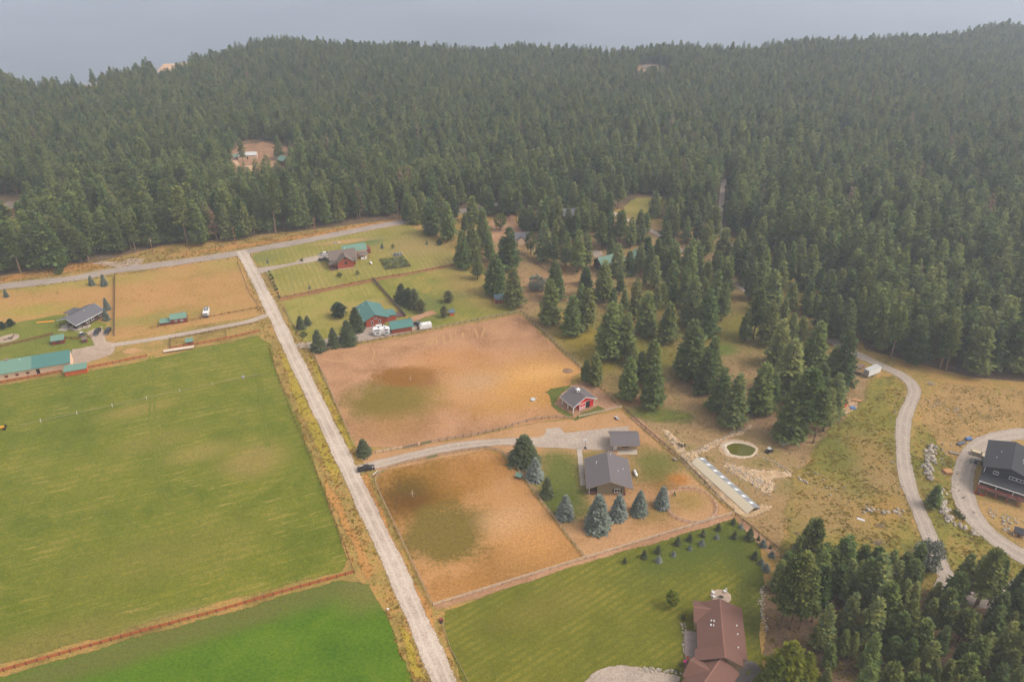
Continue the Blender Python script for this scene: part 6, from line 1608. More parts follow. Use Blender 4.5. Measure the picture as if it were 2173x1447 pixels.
fence("log_house_fence", "thin wire fence with dark posts by the log house shrubs", PL([(563, 580), (580, 608), (594, 634)]), 3.0, (0.5, 0.95), m_dkrail, m_post, rw=0.08, each=False)
fence("rusty_fence", "low rusty fence along the strip between the two lawns", PL([(594, 634), (700, 613), (790, 594), (890, 578), (985, 560)]), 3.4, (0.45, 0.9), m_opost, m_opost, rw=0.1, each=False)
fence("lawn_fence", "low grey fence at the striped lawn's gravel road side", PL([(603, 655), (622, 690), (640, 716)]), 2.6, (0.4, 0.8), m_grail, m_post, rw=0.12, each=False)
fence("corral_rails", "dark rail fence across the tan corral near the silvery bush", PL([(1100, 537), (1128, 553), (1158, 575), (1200, 606), (1228, 602)]), 3.0, (0.5, 1.0), m_dkrail, m_post, rw=0.13, each=False)
fence("lane_fence", "thin dark fence along the forest lane", PL([(1660, 560), (1720, 578), (1790, 596)]), 3.2, (0.5, 1.0), m_dkrail, m_post, rw=0.08, each=False)
# solid board fence of the teal house
P0, P1 = Vector(at(792, 594)), Vector(at(861, 673))
d = P1 - P0
t = empty("board_fence", (P0.x, P0.y, 0), math.atan2(d.y, d.x), "solid grey board fence between the striped lawn and the pasture", "fence")
n = 22
bm_ = MB().box(0.04, d.length / n - 0.04, -0.03, 0.03, 0.1, 1.75).mesh("panel", m_greywood)
pm_ = MB().box(-0.08, 0.08, -0.09, 0.09, 0, 1.9).mesh("post", m_post)
for i in range(n):
    link_mesh("panel", bm_, t, (d.length * i / n, 0, 0))
    link_mesh("post", pm_, t, (d.length * i / n, 0, 0))

# ------------------------------------------------------------------ poles and wires
m_pole = M("utility_pole_wood", S(170, 118, 84), rough=0.9, var=0.12)
m_wire = M("wire", S(90, 84, 80), rough=0.6, var=0.0)
poles = [(-60, 590, 9.5), (145, 566, 9.5), (326, 541, 9.8), (500, 517, 9.8), (669, 496, 9.8), (845, 462, 9.8)]
tops = []
for i, (px, py, h) in enumerate(poles):
    x, y = at(px, py)
    lb = ["utility pole beyond the left picture edge", "utility pole standing before the pines left of the pullout", "utility pole with transformer right of the roadside pullout", "utility pole near the gravel road junction", "tall utility pole above the log house drive", "utility pole at the far end of the asphalt road"][i]
    t = empty("utility_pole", (x, y, 0), math.radians(-14), lb, "utility pole")
    MB().tube((0, 0, 0), (0, 0, h), 0.17, 0.11, 8).build("pole", m_pole, t)
    MB().box(-0.06, 0.06, -1.2, 1.2, h - 0.8, h - 0.66).build("crossarm", m_pole, t)
    for s_ in (-1.1, 0, 1.1): MB().tube((0, s_, h - 0.66), (0, s_, h - 0.42), 0.05, 0.04, 6).build("insulator", m_metal, t)
    if i == 2: MB().tube((0.28, 0, h - 2.2), (0.28, 0, h - 1.2), 0.2, 0.2, 10).build("transformer", m_metal, t)
    tops.append((x, y, h))
ca, sa = math.cos(math.radians(-14)), math.sin(math.radians(-14))
for i in range(len(tops) - 1):
    for s_, lb in ((-1.1, "front"), (0, "middle"), (1.1, "rear")):
        a = Vector((tops[i][0] - sa * s_, tops[i][1] + ca * s_, tops[i][2] - 0.42)); b_ = Vector((tops[i + 1][0] - sa * s_, tops[i + 1][1] + ca * s_, tops[i + 1][2] - 0.42))
        mb = MB()
        pr = a
        for k in range(1, 13):
            q = a.lerp(b_, k / 12); q.z -= 0.9 * math.sin(math.pi * k / 12)
            mb.tube(pr, q, 0.022, n=4); pr = q
        o = mb.build("power_line", m_wire)
        tag(o, "thin %s power line along the asphalt road, span %s of five from the picture's west" % (lb, ("one", "two", "three", "four", "five")[i]), "power line", "power lines along the road")

# ------------------------------------------------------------------ irrigation wheel line, guns, troughs
WL0, WL1 = Vector(at(44, 905)), Vector(at(548, 797))
d = WL1 - WL0
t = empty("irrigation_wheel_line", (WL0.x, WL0.y, 0), math.atan2(d.y, d.x), "long wheel line irrigation pipe lying across the hay field", "irrigation line")
m_alu = M("aluminium_pipe", S(176, 164, 132), rough=0.5, var=0.05, metal=0.3)
nW = 7
for i in range(nW):
    a, b_ = d.length * i / nW, d.length * (i + 1) / nW
    MB().tube((a, 0, 0.75), (b_ - 0.05, 0, 0.75), 0.065, n=8).build("pipe", m_alu, t)
    w = MB()
    c = a + d.length / nW * 0.55
    for k in range(16):
        a0, a1 = 2 * math.pi * k / 16, 2 * math.pi * (k + 1) / 16
        w.tube((c, 0.75 * math.cos(a0), 0.77 + 0.75 * math.sin(a0)), (c, 0.75 * math.cos(a1), 0.77 + 0.75 * math.sin(a1)), 0.04, n=4)
    for k in range(8):
        a0 = 2 * math.pi * k / 8
        w.tube((c, 0, 0.77), (c, 0.75 * math.cos(a0), 0.77 + 0.75 * math.sin(a0)), 0.02, n=3)
    w.build("wheel", m_metal, t)
x, y = at(4, 911)
t = empty("wheel_line_mover", (x, y, 0), math.radians(20), "yellow wheel line mover at the left picture edge", "mover")
MB().box(-1.0, 1.0, -0.5, 0.5, 0.6, 1.3).build("engine_box", M("yellow_paint", S(230, 170, 30), rough=0.5), t)
for yy in (-0.9, 0.9):
    w = MB()
    for xx in (-1.1, 1.1): w.tube((xx, yy - 0.08, 0.6), (xx, yy + 0.08, 0.6), 0.6, n=14)
    w.build("wheel", m_dark, t)
WL2 = [Vector(at(512, 803)), Vector(at(575, 796))]
d2 = WL2[1] - WL2[0]
t = empty("loose_irrigation_pipe", (*WL2[0], 0), math.atan2(d2.y, d2.x), "short dark irrigation pipe with a wheel near the hay field corner", "irrigation line")
MB().tube((0, 0, 0.7), (d2.length, 0, 0.7), 0.07, n=6).build("pipe", m_post, t)
MB().tube((0.8, -0.06, 0.72), (0.8, 0.06, 0.72), 0.7, n=14).build("wheel", m_metal, t)

def sprinkler(px, py, label, s=1.0):
    x, y = at(px, py)
    t = empty("sprinkler_gun", (x, y, 0), 0.4, label, "sprinkler")
    for k in range(3):
        a = k * 2.094 + 0.3
        MB().tube((0, 0, 1.2 * s), (0.95 * s * math.cos(a), 0.95 * s * math.sin(a), 0), 0.06, 0.05, 6).build("leg", m_pale, t)
    MB().tube((0, 0, 1.0 * s), (0, 0, 1.8 * s), 0.07, n=6).tube((0, 0, 1.8 * s), (0.5 * s, 0.1, 2.05 * s), 0.06, 0.04, 6).build("gun", m_pale, t)
sprinkler(875, 1050, "pale tripod sprinkler on the dark wet patch of the paddock")
sprinkler(871, 805, "pale tripod sprinkler on the brown patch of the pasture", 0.9)
x, y = at(1131, 849)
t = empty("water_trough", (x, y, 0), 0.2, "grey water trough with a hydrant post in the orange pasture", "trough")
MB().tube((0, 0, 0), (0, 0, 0.55), 0.95, 1.0, 14).build("tank", m_metal, t)
MB().tube((1.3, 0.3, 0), (1.3, 0.3, 1.5), 0.08, n=6).build("hydrant", m_white, t)
x, y = at(1101, 1014)
t = empty("feed_shelter", (x, y, 0), math.radians(-30), "little green roofed feeder at the paddock fence", "feeder")
for a in (-0.9, 0.9):
    for b_ in (-0.6, 0.6): MB().box(a - 0.06, a + 0.06, b_ - 0.06, b_ + 0.06, 0, 1.3).build("leg", m_post, t)
MB().hexa([(-1.2, -0.9, 1.2), (1.2, -0.9, 1.2), (1.2, 0.9, 1.55), (-1.2, 0.9, 1.55)], [(-1.2, -0.9, 1.28), (1.2, -0.9, 1.28), (1.2, 0.9, 1.63), (-1.2, 0.9, 1.63)]).build("roof", m_tealroof2, t)
MB().box(-0.8, 0.8, -0.5, 0.5, 0.4, 0.6).build("tray", m_post, t)
x, y = at(1348, 1007)
t = empty("propane_tank", (x, y, 0), math.radians(98), "white propane tank on the grass right of the grey roofed house", "tank")
MB().tube((-1.2, 0, 0.75), (1.2, 0, 0.75), 0.5, n=14).ball((-1.2, 0, 0.75), 0.4, 0.5, 0.5, 12, 6).ball((1.2, 0, 0.75), 0.4, 0.5, 0.5, 12, 6).build("vessel", m_white, t, True)
MB().tube((-0.2, 0, 1.2), (-0.2, 0, 1.42), 0.2, n=10).build("valve_cap", m_metal, t)
for a in (-0.8, 0.8): MB().box(a - 0.12, a + 0.12, -0.4, 0.4, 0, 0.3).build("foot", m_concrete, t)
x, y = at(787, 560)
t = empty("propane_tank", (x, y, 0), math.radians(-60), "white propane tank on the lawn between log house and garden", "tank")
MB().tube((-1.1, 0, 0.7), (1.1, 0, 0.7), 0.5, n=12).ball((-1.1, 0, 0.7), 0.35, 0.5, 0.5, 10, 6).ball((1.1, 0, 0.7), 0.35, 0.5, 0.5, 10, 6).build("vessel", m_white, t, True)
for a in (-0.7, 0.7): MB().box(a - 0.12, a + 0.12, -0.4, 0.4, 0, 0.3).build("foot", m_concrete, t)
x, y = at(1242, 951)
t = empty("basketball_hoop", (x, y, 0), math.radians(100), "basketball hoop on a weighted base at the apron edge", "basketball hoop")
MB().box(-0.6, 0.6, -0.4, 0.4, 0, 0.3).build("base", m_dark, t)
MB().tube((0, 0, 0.3), (0.5, 0, 3.0), 0.06, n=6).build("pole", m_dark, t)
MB().box(0.72, 0.78, -0.7, 0.7, 2.7, 3.6).build("backboard", m_white, t)
MB().tube((0.8, 0, 3.0), (1.2, 0, 3.0), 0.05, n=6).build("rim", m_orange, t)
x, y = at(1309, 889)
t = empty("farm_implement", (x, y, 0), math.radians(-60), "small grey farm implement on dry grass below the barn fence", "implement")
MB().box(-1.0, 1.0, -0.4, 0.4, 0.5, 0.75).tube((1.0, 0, 0.6), (2.3, 0, 0.5), 0.06).build("frame", m_metal, t)
for yy in (-0.6, 0.6): MB().tube((-0.3, yy - 0.08, 0.38), (-0.3, yy + 0.08, 0.38), 0.38, n=12).build("wheel", m_dark, t)
x, y = at(1205, 787)
t = empty("manure_ring", (x, y, 0), 0, "round bare earth mound ringed by dark grass in the pasture corner", "mound")
mb = MB(); mb.ball((0, 0, -0.1), 2.4, 2.0, 0.42, 18, 8, 0.04, random.Random(3)); mb.build("earth", M("mound_earth", S(150, 116, 92), var=0.2, scale=2.0), t, True)
x, y = at(797, 1006)
t = empty("entrance_sign", (x, y, 0), math.radians(58), "low white rail sign beside the driveway entrance", "sign")
MB().box(-1.6, 1.6, -0.05, 0.05, 0.5, 0.85).build("board", m_white, t)
MB().box(-1.5, -1.38, -0.07, 0.07, 0, 1.0).build("post", m_logred, t); MB().box(1.38, 1.5, -0.07, 0.07, 0, 1.0).build("post", m_logred, t)
MB().box(-1.2, 1.5, -0.75, -0.55, 0.0, 0.3).build("planter", m_orange, t)
x, y = at(802, 1002)
o = MB().ball((0, 0, 0.35), 0.45, 0.45, 0.38, 10, 6, 0.08, random.Random(1)).build("yellow_bush", BRIGHT, None, True, (x, y, 0)); tag(o, "little yellow bush beside the driveway entrance sign", "shrub")

# ------------------------------------------------------------------ vehicles
m_tyre = M("tyre_rubber", S(40, 40, 42), rough=0.9, var=0.1)
m_rim = M("wheel_rim", W8(0.35), rough=0.35, metal=0.6, var=0.05)
def paint(n, c): return M(n, c, rough=0.3, var=0.03, spec=0.6)
m_blackp, m_whitep, m_greyp, m_beigep, m_armyp = paint("black_car_paint", S(34, 35, 38)), paint("white_car_paint", W8(0.60)), paint("grey_car_paint", S(84, 88, 96)), paint("beige_car_paint", S(206, 186, 150)), paint("army_green_paint", S(84, 88, 62))
m_lamp = M("lamp_lens", W8(0.6), rough=0.2)
m_tail = M("tail_lens", S(150, 20, 20), rough=0.3)

def wheels(t, xs, w, r, wt=0.26):
    for x in xs:
        for s_ in (-1, 1):
            y = s_ * (w / 2 - wt / 2 + 0.02)
            ty = MB().tube((x, y - wt / 2, r), (x, y + wt / 2, r), r, n=16).build("wheel", m_tyre, t)
            MB().tube((x, y + s_ * (wt / 2 - 0.03), r), (x, y + s_ * (wt / 2 + 0.015), r), r * 0.6, n=12).build("rim", m_rim, ty)

def vehicle(name, px, py, ang, kind, pm, label, cat):
    x, y = at(px, py)
    t = empty(name, (x, y, 0), math.radians(ang), label, cat)
    W = 1.95
    if kind == "pickup":
        L = 5.9
        prof = [(-L / 2, 0.55), (-L / 2, 1.18), (-0.75, 1.2), (1.25, 1.22), (L / 2 - 0.15, 1.12), (L / 2, 0.95), (L / 2, 0.5)]
        cab = [(-0.85, 1.15), (-0.7, 1.85), (0.75, 1.9), (1.45, 1.2)]
    elif kind == "suv":
        L = 4.9
        prof = [(-L / 2, 0.5), (-L / 2, 1.1), (-L / 2 + 0.1, 1.15), (1.0, 1.12), (L / 2 - 0.15, 1.02), (L / 2, 0.85), (L / 2, 0.45)]
        cab = [(-L / 2 + 0.08, 1.1), (-L / 2 + 0.3, 1.78), (0.55, 1.8), (1.25, 1.1)]
    else:
        L = 5.2
        prof = [(-L / 2, 0.45), (-L / 2, 0.98), (1.1, 1.0), (L / 2 - 0.2, 0.92), (L / 2, 0.8), (L / 2, 0.4)]
        cab = [(-L / 2 + 0.15, 0.95), (-L / 2 + 0.4, 1.5), (0.5, 1.52), (1.25, 0.98)]
    body = MB().extr(prof, 'y', -W / 2, W / 2).build("body", pm, t)
    c = MB()
    n = len(c.v)
    ins = 0.14
    lo, hi = [cab[0], cab[3]], [cab[1], cab[2]]
    c.hexa([(lo[0][0], -W / 2 + 0.03, lo[0][1]), (lo[1][0], -W / 2 + 0.03, lo[1][1]), (lo[1][0], W / 2 - 0.03, lo[1][1]), (lo[0][0], W / 2 - 0.03, lo[0][1])],
           [(hi[0][0], -W / 2 + ins, hi[0][1]), (hi[1][0], -W / 2 + ins, hi[1][1]), (hi[1][0], W / 2 - ins, hi[1][1]), (hi[0][0], W / 2 - ins, hi[0][1])])
    co = c.build("cab", pm, t)
    def lerp(a, b, s): return (a[0] + (b[0] - a[0]) * s, a[1] + (b[1] - a[1]) * s)
    f0, f1 = lerp(cab[3], cab[2], 0.12), lerp(cab[3], cab[2], 0.88)
    MB().face([(f0[0] + 0.02, -0.82, f0[1] + 0.02), (f0[0] + 0.02, 0.82, f0[1] + 0.02), (f1[0] + 0.02, 0.74, f1[1] + 0.02), (f1[0] + 0.02, -0.74, f1[1] + 0.02)]).build("windshield", m_glass, co)
    b0, b1 = lerp(cab[0], cab[1], 0.2), lerp(cab[0], cab[1], 0.85)
    MB().face([(b0[0] - 0.02, -0.8, b0[1]), (b0[0] - 0.02, 0.8, b0[1]), (b1[0] - 0.02, 0.72, b1[1]), (b1[0] - 0.02, -0.72, b1[1])]).build("rear_window", m_glass, co)
    for s_ in (-1, 1):
        z0, z1 = cab[0][1] + 0.14, cab[1][1] - 0.08
        def yy(z): return s_ * (W / 2 - 0.03 - (ins - 0.03) * (z - cab[0][1]) / (cab[1][1] - cab[0][1]) + 0.012)
        xa, xb = cab[0][0] + 0.2, cab[3][0] - 0.45
        xm = (xa + xb) / 2
        for (p, q, p2, q2) in ((xa, xm - 0.06, xa + 0.12, xm - 0.06), (xm + 0.06, xb + 0.12, xm + 0.06, xb - 0.22)):
            MB().face([(p, yy(z0), z0), (q, yy(z0), z0), (q2, yy(z1), z1), (p2, yy(z1), z1)]).build("side_window", m_glass, co)
        MB().box(1.1, 1.25, s_ * (W / 2 + 0.02) - 0.09, s_ * (W / 2 + 0.02) + 0.09, cab[3][1] + 0.05, cab[3][1] + 0.22).build("mirror", pm, co)
        MB().box(L / 2 - 0.08, L / 2 + 0.015, s_ * 0.72 - 0.16, s_ * 0.72 + 0.16, 0.78, 0.93).build("headlight", m_lamp, body)
        MB().box(-L / 2 - 0.015, -L / 2 + 0.05, s_ * 0.86 - 0.07, s_ * 0.86 + 0.07, 0.75, 1.05).build("taillight", m_tail, body)
    if kind == "pickup":
        MB().box(-L / 2 + 0.1, -0.9, -W / 2 + 0.12, W / 2 - 0.12, 1.16, 1.215).build("bed_cover", m_dark, t)
    MB().box(L / 2 - 0.05, L / 2 + 0.1, -W / 2 + 0.05, W / 2 - 0.05, 0.42, 0.62).build("bumper", m_metal, body)
    wheels(t, (-L / 2 + 1.1, L / 2 - 1.0), W, 0.4 if kind == "pickup" else 0.36)
    return t

vehicle("pickup_truck", 777, 997, 18, "pickup", m_blackp, "black crew cab pickup at the driveway entrance off the gravel road", "pickup")
vehicle("pickup_truck", 689, 542, 12, "pickup", m_whitep, "white pickup parked beside the red log house", "pickup")
vehicle("pickup_truck", 688, 553, 12, "pickup", m_greyp, "dark grey pickup parked next to the white pickup", "pickup")
vehicle("pickup_truck", 207, 707, -82, "pickup", m_blackp, "black pickup on the gravel beside the long slate roof", "pickup")
vehicle("suv", 229, 706, -85, "suv", m_blackp, "black car parked on the grass by the dark board fence", "car")
vehicle("suv", 808, 697, 10, "suv", m_whitep, "white car tucked behind the big white camper", "car")
vehicle("station_wagon", 2075, 966, -32, "wagon", m_beigep, "beige station wagon beside the black house", "car")
vehicle("suv", 885, 690, 150, "suv", m_greyp, "dark car hitched in front of the small white caravan", "car")

def atv(px, py, ang, label, pm):
    x, y = at(px, py)
    t = empty("utility_buggy", (x, y, 0), math.radians(ang), label, "buggy")
    MB().extr([(-1.4, 0.4), (-1.4, 0.85), (-0.2, 0.9), (0.5, 0.95), (1.4, 0.8), (1.4, 0.4)], 'y', -0.7, 0.7).build("body", pm, t)
    MB().box(-0.9, 0.5, -0.68, 0.68, 1.75, 1.83).build("roof", m_metal, t)
    for a in (-0.85, 0.45):
        for b_ in (-0.62, 0.62): MB().tube((a, b_, 0.85), (a, b_, 1.76), 0.035, n=5).build("roll_bar", m_dark, t)
    MB().box(-0.4, 0.1, -0.55, 0.55, 0.85, 1.15).build("seat", m_dark, t)
    wheels(t, (-0.95, 0.95), 1.6, 0.34, 0.24)
atv(1632, 959, 30, "dark utility buggy with grey roof right of the algae pond", m_blackp)
atv(175, 712, 60, "small dark utility buggy beside the parking gravel", m_greyp)

def tractor(px, py, ang, label, pm, k=1.0):
    x, y = at(px, py)
    t = empty("tractor", (x, y, 0), math.radians(ang), label, "tractor")
    t.scale = (k, k, k)
    MB().box(-0.4, 2.1, -0.45, 0.45, 0.9, 1.65).build("hood", pm, t)
    MB().box(-1.2, -0.3, -0.6, 0.6, 0.8, 1.3).build("seat_base", pm, t)
    MB().box(-1.2, -0.2, -0.65, 0.65, 2.4, 2.5).build("canopy", pm, t)
    for a in (-1.15, -0.25):
        for b_ in (-0.6, 0.6): MB().tube((a, b_, 1.2), (a, b_, 2.42), 0.05, n=5).build("canopy_post", m_dark, t)
    for s_ in (-1, 1):
        w = MB().tube((-0.8, s_ * 0.75, 0.85), (-0.8, s_ * 1.15, 0.85), 0.85, n=16).build("wheel", m_tyre, t)
        MB().tube((-0.8, s_ * 1.12, 0.85), (-0.8, s_ * 1.18, 0.85), 0.42, n=12).build("rim", pm, w)
        w = MB().tube((1.6, s_ * 0.65, 0.5), (1.6, s_ * 0.95, 0.5), 0.5, n=14).build("wheel", m_tyre, t)
        MB().tube((0.3, s_ * 0.75, 1.4), (2.9, s_ * 0.75, 0.9), 0.1, n=6).build("loader_arm", pm, t)
    MB().extr([(2.8, 0.3), (3.5, 0.3), (3.4, 0.45), (2.95, 0.5), (2.9, 1.1), (2.8, 1.1)], 'y', -1.1, 1.1).build("bucket", pm, t)
    return t
tractor(2080, 984, 158, "army green tractor with loader against the black house wall", m_armyp)
tractor(1447, 946, 130, "small tractor with pale bucket on the rubble by the fence", paint("grey_orange_paint", S(196, 170, 130)), 0.62)

def caravan(px, py, ang, L, H_, label, name="caravan", nose=True, slides=False, stripe=True):
    x, y = at(px, py)
    t = empty(name, (x, y, 0), math.radians(ang), label, "caravan")
    W = 2.5
    pr = [(-L / 2, 0.6), (-L / 2, H_ - 0.25), (-L / 2 + 0.25, H_), (L / 2 - 0.8, H_), (L / 2, H_ - 0.9 if nose else H_ - 0.2), (L / 2, 0.75), (L / 2 - 0.4, 0.6)]
    b = MB().extr(pr, 'y', -W / 2, W / 2).build("body", m_whitep, t)
    if slides:
        for (a, c_) in ((-L / 2 + 0.9, -0.4), (1.4, L / 2 - 0.7)):
            s_ = MB().box(a, c_, -W / 2 - 0.9, -W / 2 + 0.02, 0.75, H_ - 0.45).build("slide_out", m_whitep, t)
            MB().box(a + 0.1, c_ - 0.1, -W / 2 - 0.9, -W / 2, H_ - 0.44, H_ - 0.36).build("slide_roof", m_dark, s_)
            MB().box((a + c_) / 2 - 0.6, (a + c_) / 2 + 0.6, -W / 2 - 0.93, -W / 2 - 0.88, 1.4, 2.1).build("window", m_glass, s_)
    else:
        for (a, w, z) in ((-L / 2 + 1.4, 1.4, 1.6), (L / 2 - 1.6, 0.7, 1.6)):
            MB().box(a - w / 2, a + w / 2, -W / 2 - 0.03, -W / 2 + 0.02, z, z + 0.55).build("window", m_glass, b)
    if stripe: MB().box(-L / 2 + 0.2, L / 2 - 0.3, -W / 2 - 0.015, -W / 2 + 0.01, 1.02, 1.16).build("stripe", m_greyp, b)
    MB().box(0.5, 1.15, -W / 2 - 0.03, -W / 2 + 0.02, 0.75, 2.35).build("door", m_whitep, b)
    for (a, c_) in ((-1.2, 0.3), (1.5, -0.3)): MB().box(a - 0.35, a + 0.35, c_ - 0.35, c_ + 0.35, H_ - 0.02, H_ + 0.22).build("roof_vent", m_dark if slides else m_metal, b)
    MB().tube((L / 2 - 0.3, 0, 0.6), (L / 2 + 1.2, 0, 0.5), 0.07, n=6).build("hitch", m_dark, t)
    MB().box(-L / 2 + 0.3, L / 2 - 0.5, -W / 2 + 0.1, W / 2 - 0.1, 0.42, 0.62).build("chassis", m_dark, t)
    wheels(t, (-0.55, 0.35), W - 0.1, 0.34, 0.22)
    return t
caravan(810, 709, 8, 7.6, 3.3, "big white camper with two slide-outs beside the teal garage", nose=False, slides=True, name="camper_trailer")
caravan(903, 697, 198, 5.6, 2.7, "small white caravan with rounded nose at the pasture fence")
x, y = at(439, 669)
t = empty("slide_in_camper", (x, y, 0), math.radians(-78), "white camper with solar panels on its roof in the brown field", "camper")
b = MB().extr([(-3.1, 0.7), (-3.1, 2.7), (1.4, 2.8), (3.1, 2.75), (3.1, 1.9), (1.8, 1.7), (1.8, 0.7)], 'y', -1.15, 1.15).build("body", m_whitep, t)
pv_ = MB().box(-2.9, 0.6, -0.95, 0.95, 2.82, 2.88).build("solar_panel", m_greyp, t)
for a in (-1.6, -0.6): MB().box(a - 0.28, a + 0.28, -0.28, 0.28, 2.88, 3.05).build("roof_vent", m_whitep, pv_)
MB().face([(3.12, -0.9, 2.0), (3.12, 0.9, 2.0), (3.12, 0.9, 2.5), (3.12, -0.9, 2.5)]).build("window", m_glass, b)
MB().box(-2.8, 2.9, -1.0, 1.0, 0.45, 0.7).build("chassis", m_dark, t)
wheels(t, (-1.6, 2.0), 2.2, 0.38)
# white box trailer, flat deck trailers
x, y = at(1849, 795)
t = empty("box_trailer", (x, y, 0), math.radians(30), "white cargo box trailer beside the east gravel lane", "trailer")
b = MB().box(-3.7, 3.7, -1.25, 1.25, 0.75, 3.5).build("body", m_whitep, t)
MB().box(-3.74, -3.68, -1.15, 1.15, 0.85, 3.3).build("rear_door", M("grey_door", S(196, 190, 186)), b)
MB().box(-3.76, -3.70, -0.03, 0.03, 0.85, 3.3).build("door_seam", m_dark, b)
for z in (0.78, 3.42): MB().box(-3.72, 3.72, -1.28, 1.28, z, z + 0.09).build("edge_rail", m_metal, b)
MB().box(-3.3, 3.6, -0.9, 0.9, 0.5, 0.75).build("chassis", m_dark, t)
wheels(t, (-0.6, 0.5), 2.4, 0.42)
def flat_trailer(px, py, ang, L, W, mat, label):
    x, y = at(px, py)
    t = empty("flat_trailer", (x, y, 0), math.radians(ang), label, "trailer")
    n = 6
    for i in range(n): MB().box(-L / 2, L / 2, -W / 2 + W * i / n + 0.015, -W / 2 + W * (i + 1) / n - 0.015, 0.72, 0.8).build("plank", mat, t)
    MB().box(-L / 2, L / 2, -W / 2 + 0.1, W / 2 - 0.1, 0.5, 0.715).build("frame", m_post, t)
    MB().tube((L / 2, 0, 0.6), (L / 2 + 1.2, 0, 0.45), 0.07, n=6).build("hitch", m_dark, t)
    wheels(t, (-0.4,), W - 0.1, 0.34, 0.22)
flat_trailer(380, 743, 18.5, 12.5, 2.2, m_pale, "long flat deck trailer lying along the orange fence")
flat_trailer(1822, 781, 30, 5.4, 2.3, M("brown_boards", S(136, 112, 100), objvar=0.1), "brown flat deck trailer left of the white box trailer")
flat_trailer(1814, 793, -28, 4.6, 1.5, m_dark, "dark low trailer in front of the brown flat deck")

# ------------------------------------------------------------------ fire pits, garden, chairs
def fire_pit(px, py, label, r=0.75):
    x, y = at(px, py)
    t = empty("fire_pit", (x, y, 0), 0, label, "fire pit")
    rr = random.Random(5)
    sm = MB().ball((0, 0, 0.16), 0.26, 0.2, 0.18, 7, 4, 0.1, rr).mesh("stone", m_stone)
    for k in range(12):
        a = 2 * math.pi * k / 12
        link_mesh("stone", sm, t, (r * math.cos(a), r * math.sin(a), 0.1), a + 1.57)
    MB().tube((0, 0, 0.1), (0, 0, 0.18), r * 0.8, n=14).build("ash_bed", m_dark, t)
    for k in range(3):
        a = k * 1.05
        MB().tube((-0.4 * math.cos(a), -0.4 * math.sin(a), 0.25), (0.4 * math.cos(a), 0.4 * math.sin(a), 0.3), 0.07, n=6).build("log", m_post, t)
fire_pit(*Zm(1420, 1230, 6.667, [(732, 250)])[0], "stone fire pit on a gravel circle behind the brown roofed house")
fire_pit(*Zm(0, 630, 8.038, [(160, 710)])[0], "fire pit on the gravel circle of the west lawn", 1.0)
def chair(px, py, ang, label, mat=m_white, zz=0.12):
    x, y = at(px, py)
    t = empty("garden_chair", (x, y, zz), math.radians(ang), label, "chair")
    MB().hexa([(-0.3, -0.3, 0.3), (0.35, -0.3, 0.4), (0.35, 0.3, 0.4), (-0.3, 0.3, 0.3)], [(-0.3, -0.3, 0.36), (0.35, -0.3, 0.46), (0.35, 0.3, 0.46), (-0.3, 0.3, 0.36)]).build("seat", mat, t)
    for k in range(5):
        y0 = -0.3 + k * 0.125
        MB().hexa([(-0.34, y0, 0.34), (-0.28, y0, 0.34), (-0.28, y0 + 0.1, 0.34), (-0.34, y0 + 0.1, 0.34)], [(-0.66, y0, 1.05), (-0.6, y0, 1.05), (-0.6, y0 + 0.1, 1.05), (-0.66, y0 + 0.1, 1.05)]).build("slat", mat, t)
    for s_ in (-0.38, 0.30): MB().box(-0.4, 0.4, s_, s_ + 0.1, 0.58, 0.63).build("armrest", mat, t)
    for a in (-0.3, 0.28):
        for s_ in (-0.34, 0.34): MB().box(a - 0.04, a + 0.04, s_ - 0.04, s_ + 0.04, 0, 0.58).build("leg", mat, t)
for (zx, zy, an, lb) in ((785, 175, 215, "white lawn chair right of the stone fire pit"), (628, 195, -20, "white lawn chair left of the stone fire pit, upper one"), (628, 252, 20, "white lawn chair left of the stone fire pit, lower one")):
    chair(*Zm(1420, 1230, 6.667, [(zx, zy)])[0], an, lb)
m_bench = M("brown_bench_wood", S(120, 84, 66), var=0.12)
for i, (zx, zy, an) in enumerate(((95, 740, 60), (200, 720, 170), (225, 680, 220))):
    chair(*Zm(0, 630, 8.038, [(zx, zy)])[0], an, "brown chair %s the fire pit on the west lawn" % ("in front of", "right of", "behind")[i], m_bench)
# vegetable garden
gp = [Vector(at(*p)) for p in ((806, 552), (855, 546), (872, 566), (818, 573))]
t = empty("vegetable_garden", (gp[0].x, gp[0].y, 0), 0, "fenced vegetable garden with mixed rows right of the log house", "garden")
o0 = gp[0]
MB().face([(p.x - o0.x, p.y - o0.y, 0.12) for p in gp]).build("soil", M("garden_soil", S(120, 92, 66), var=0.2), t)
rr = random.Random(9)
veg = [leaf_mat("veg_%d" % i, c, tone=0.1) for i, c in enumerate(([S(96, 124, 56), S(124, 146, 70)], [S(150, 160, 70), S(190, 186, 96)], [S(124, 138, 100), S(160, 170, 140)], [S(88, 112, 56), S(108, 126, 70)]))]
for i in range(9):
    for j in range(7):
        u, v_ = (i + 0.5) / 9, (j + 0.5) / 7
        p = gp[0].lerp(gp[1], u).lerp(gp[3].lerp(gp[2], u), v_)
        mm = rr.choice(veg)
        V = broad_crown(300 + (i * 7 + j) % 4, r=0.75, zc=0.4, rz=0.4, clumps=8, leaves=12, size=0.35)
        key = ("veg", (i * 7 + j) % 4, mm.name)
        if key not in FM: FM[key] = quads_mesh("crop_row", V.astype(np.float32), mm)
        link_mesh("crop_plant", FM[key], t, (p.x - o0.x, p.y - o0.y, 0.1), rr.uniform(0, 6), (1, 1, rr.uniform(0.7, 1.6)))
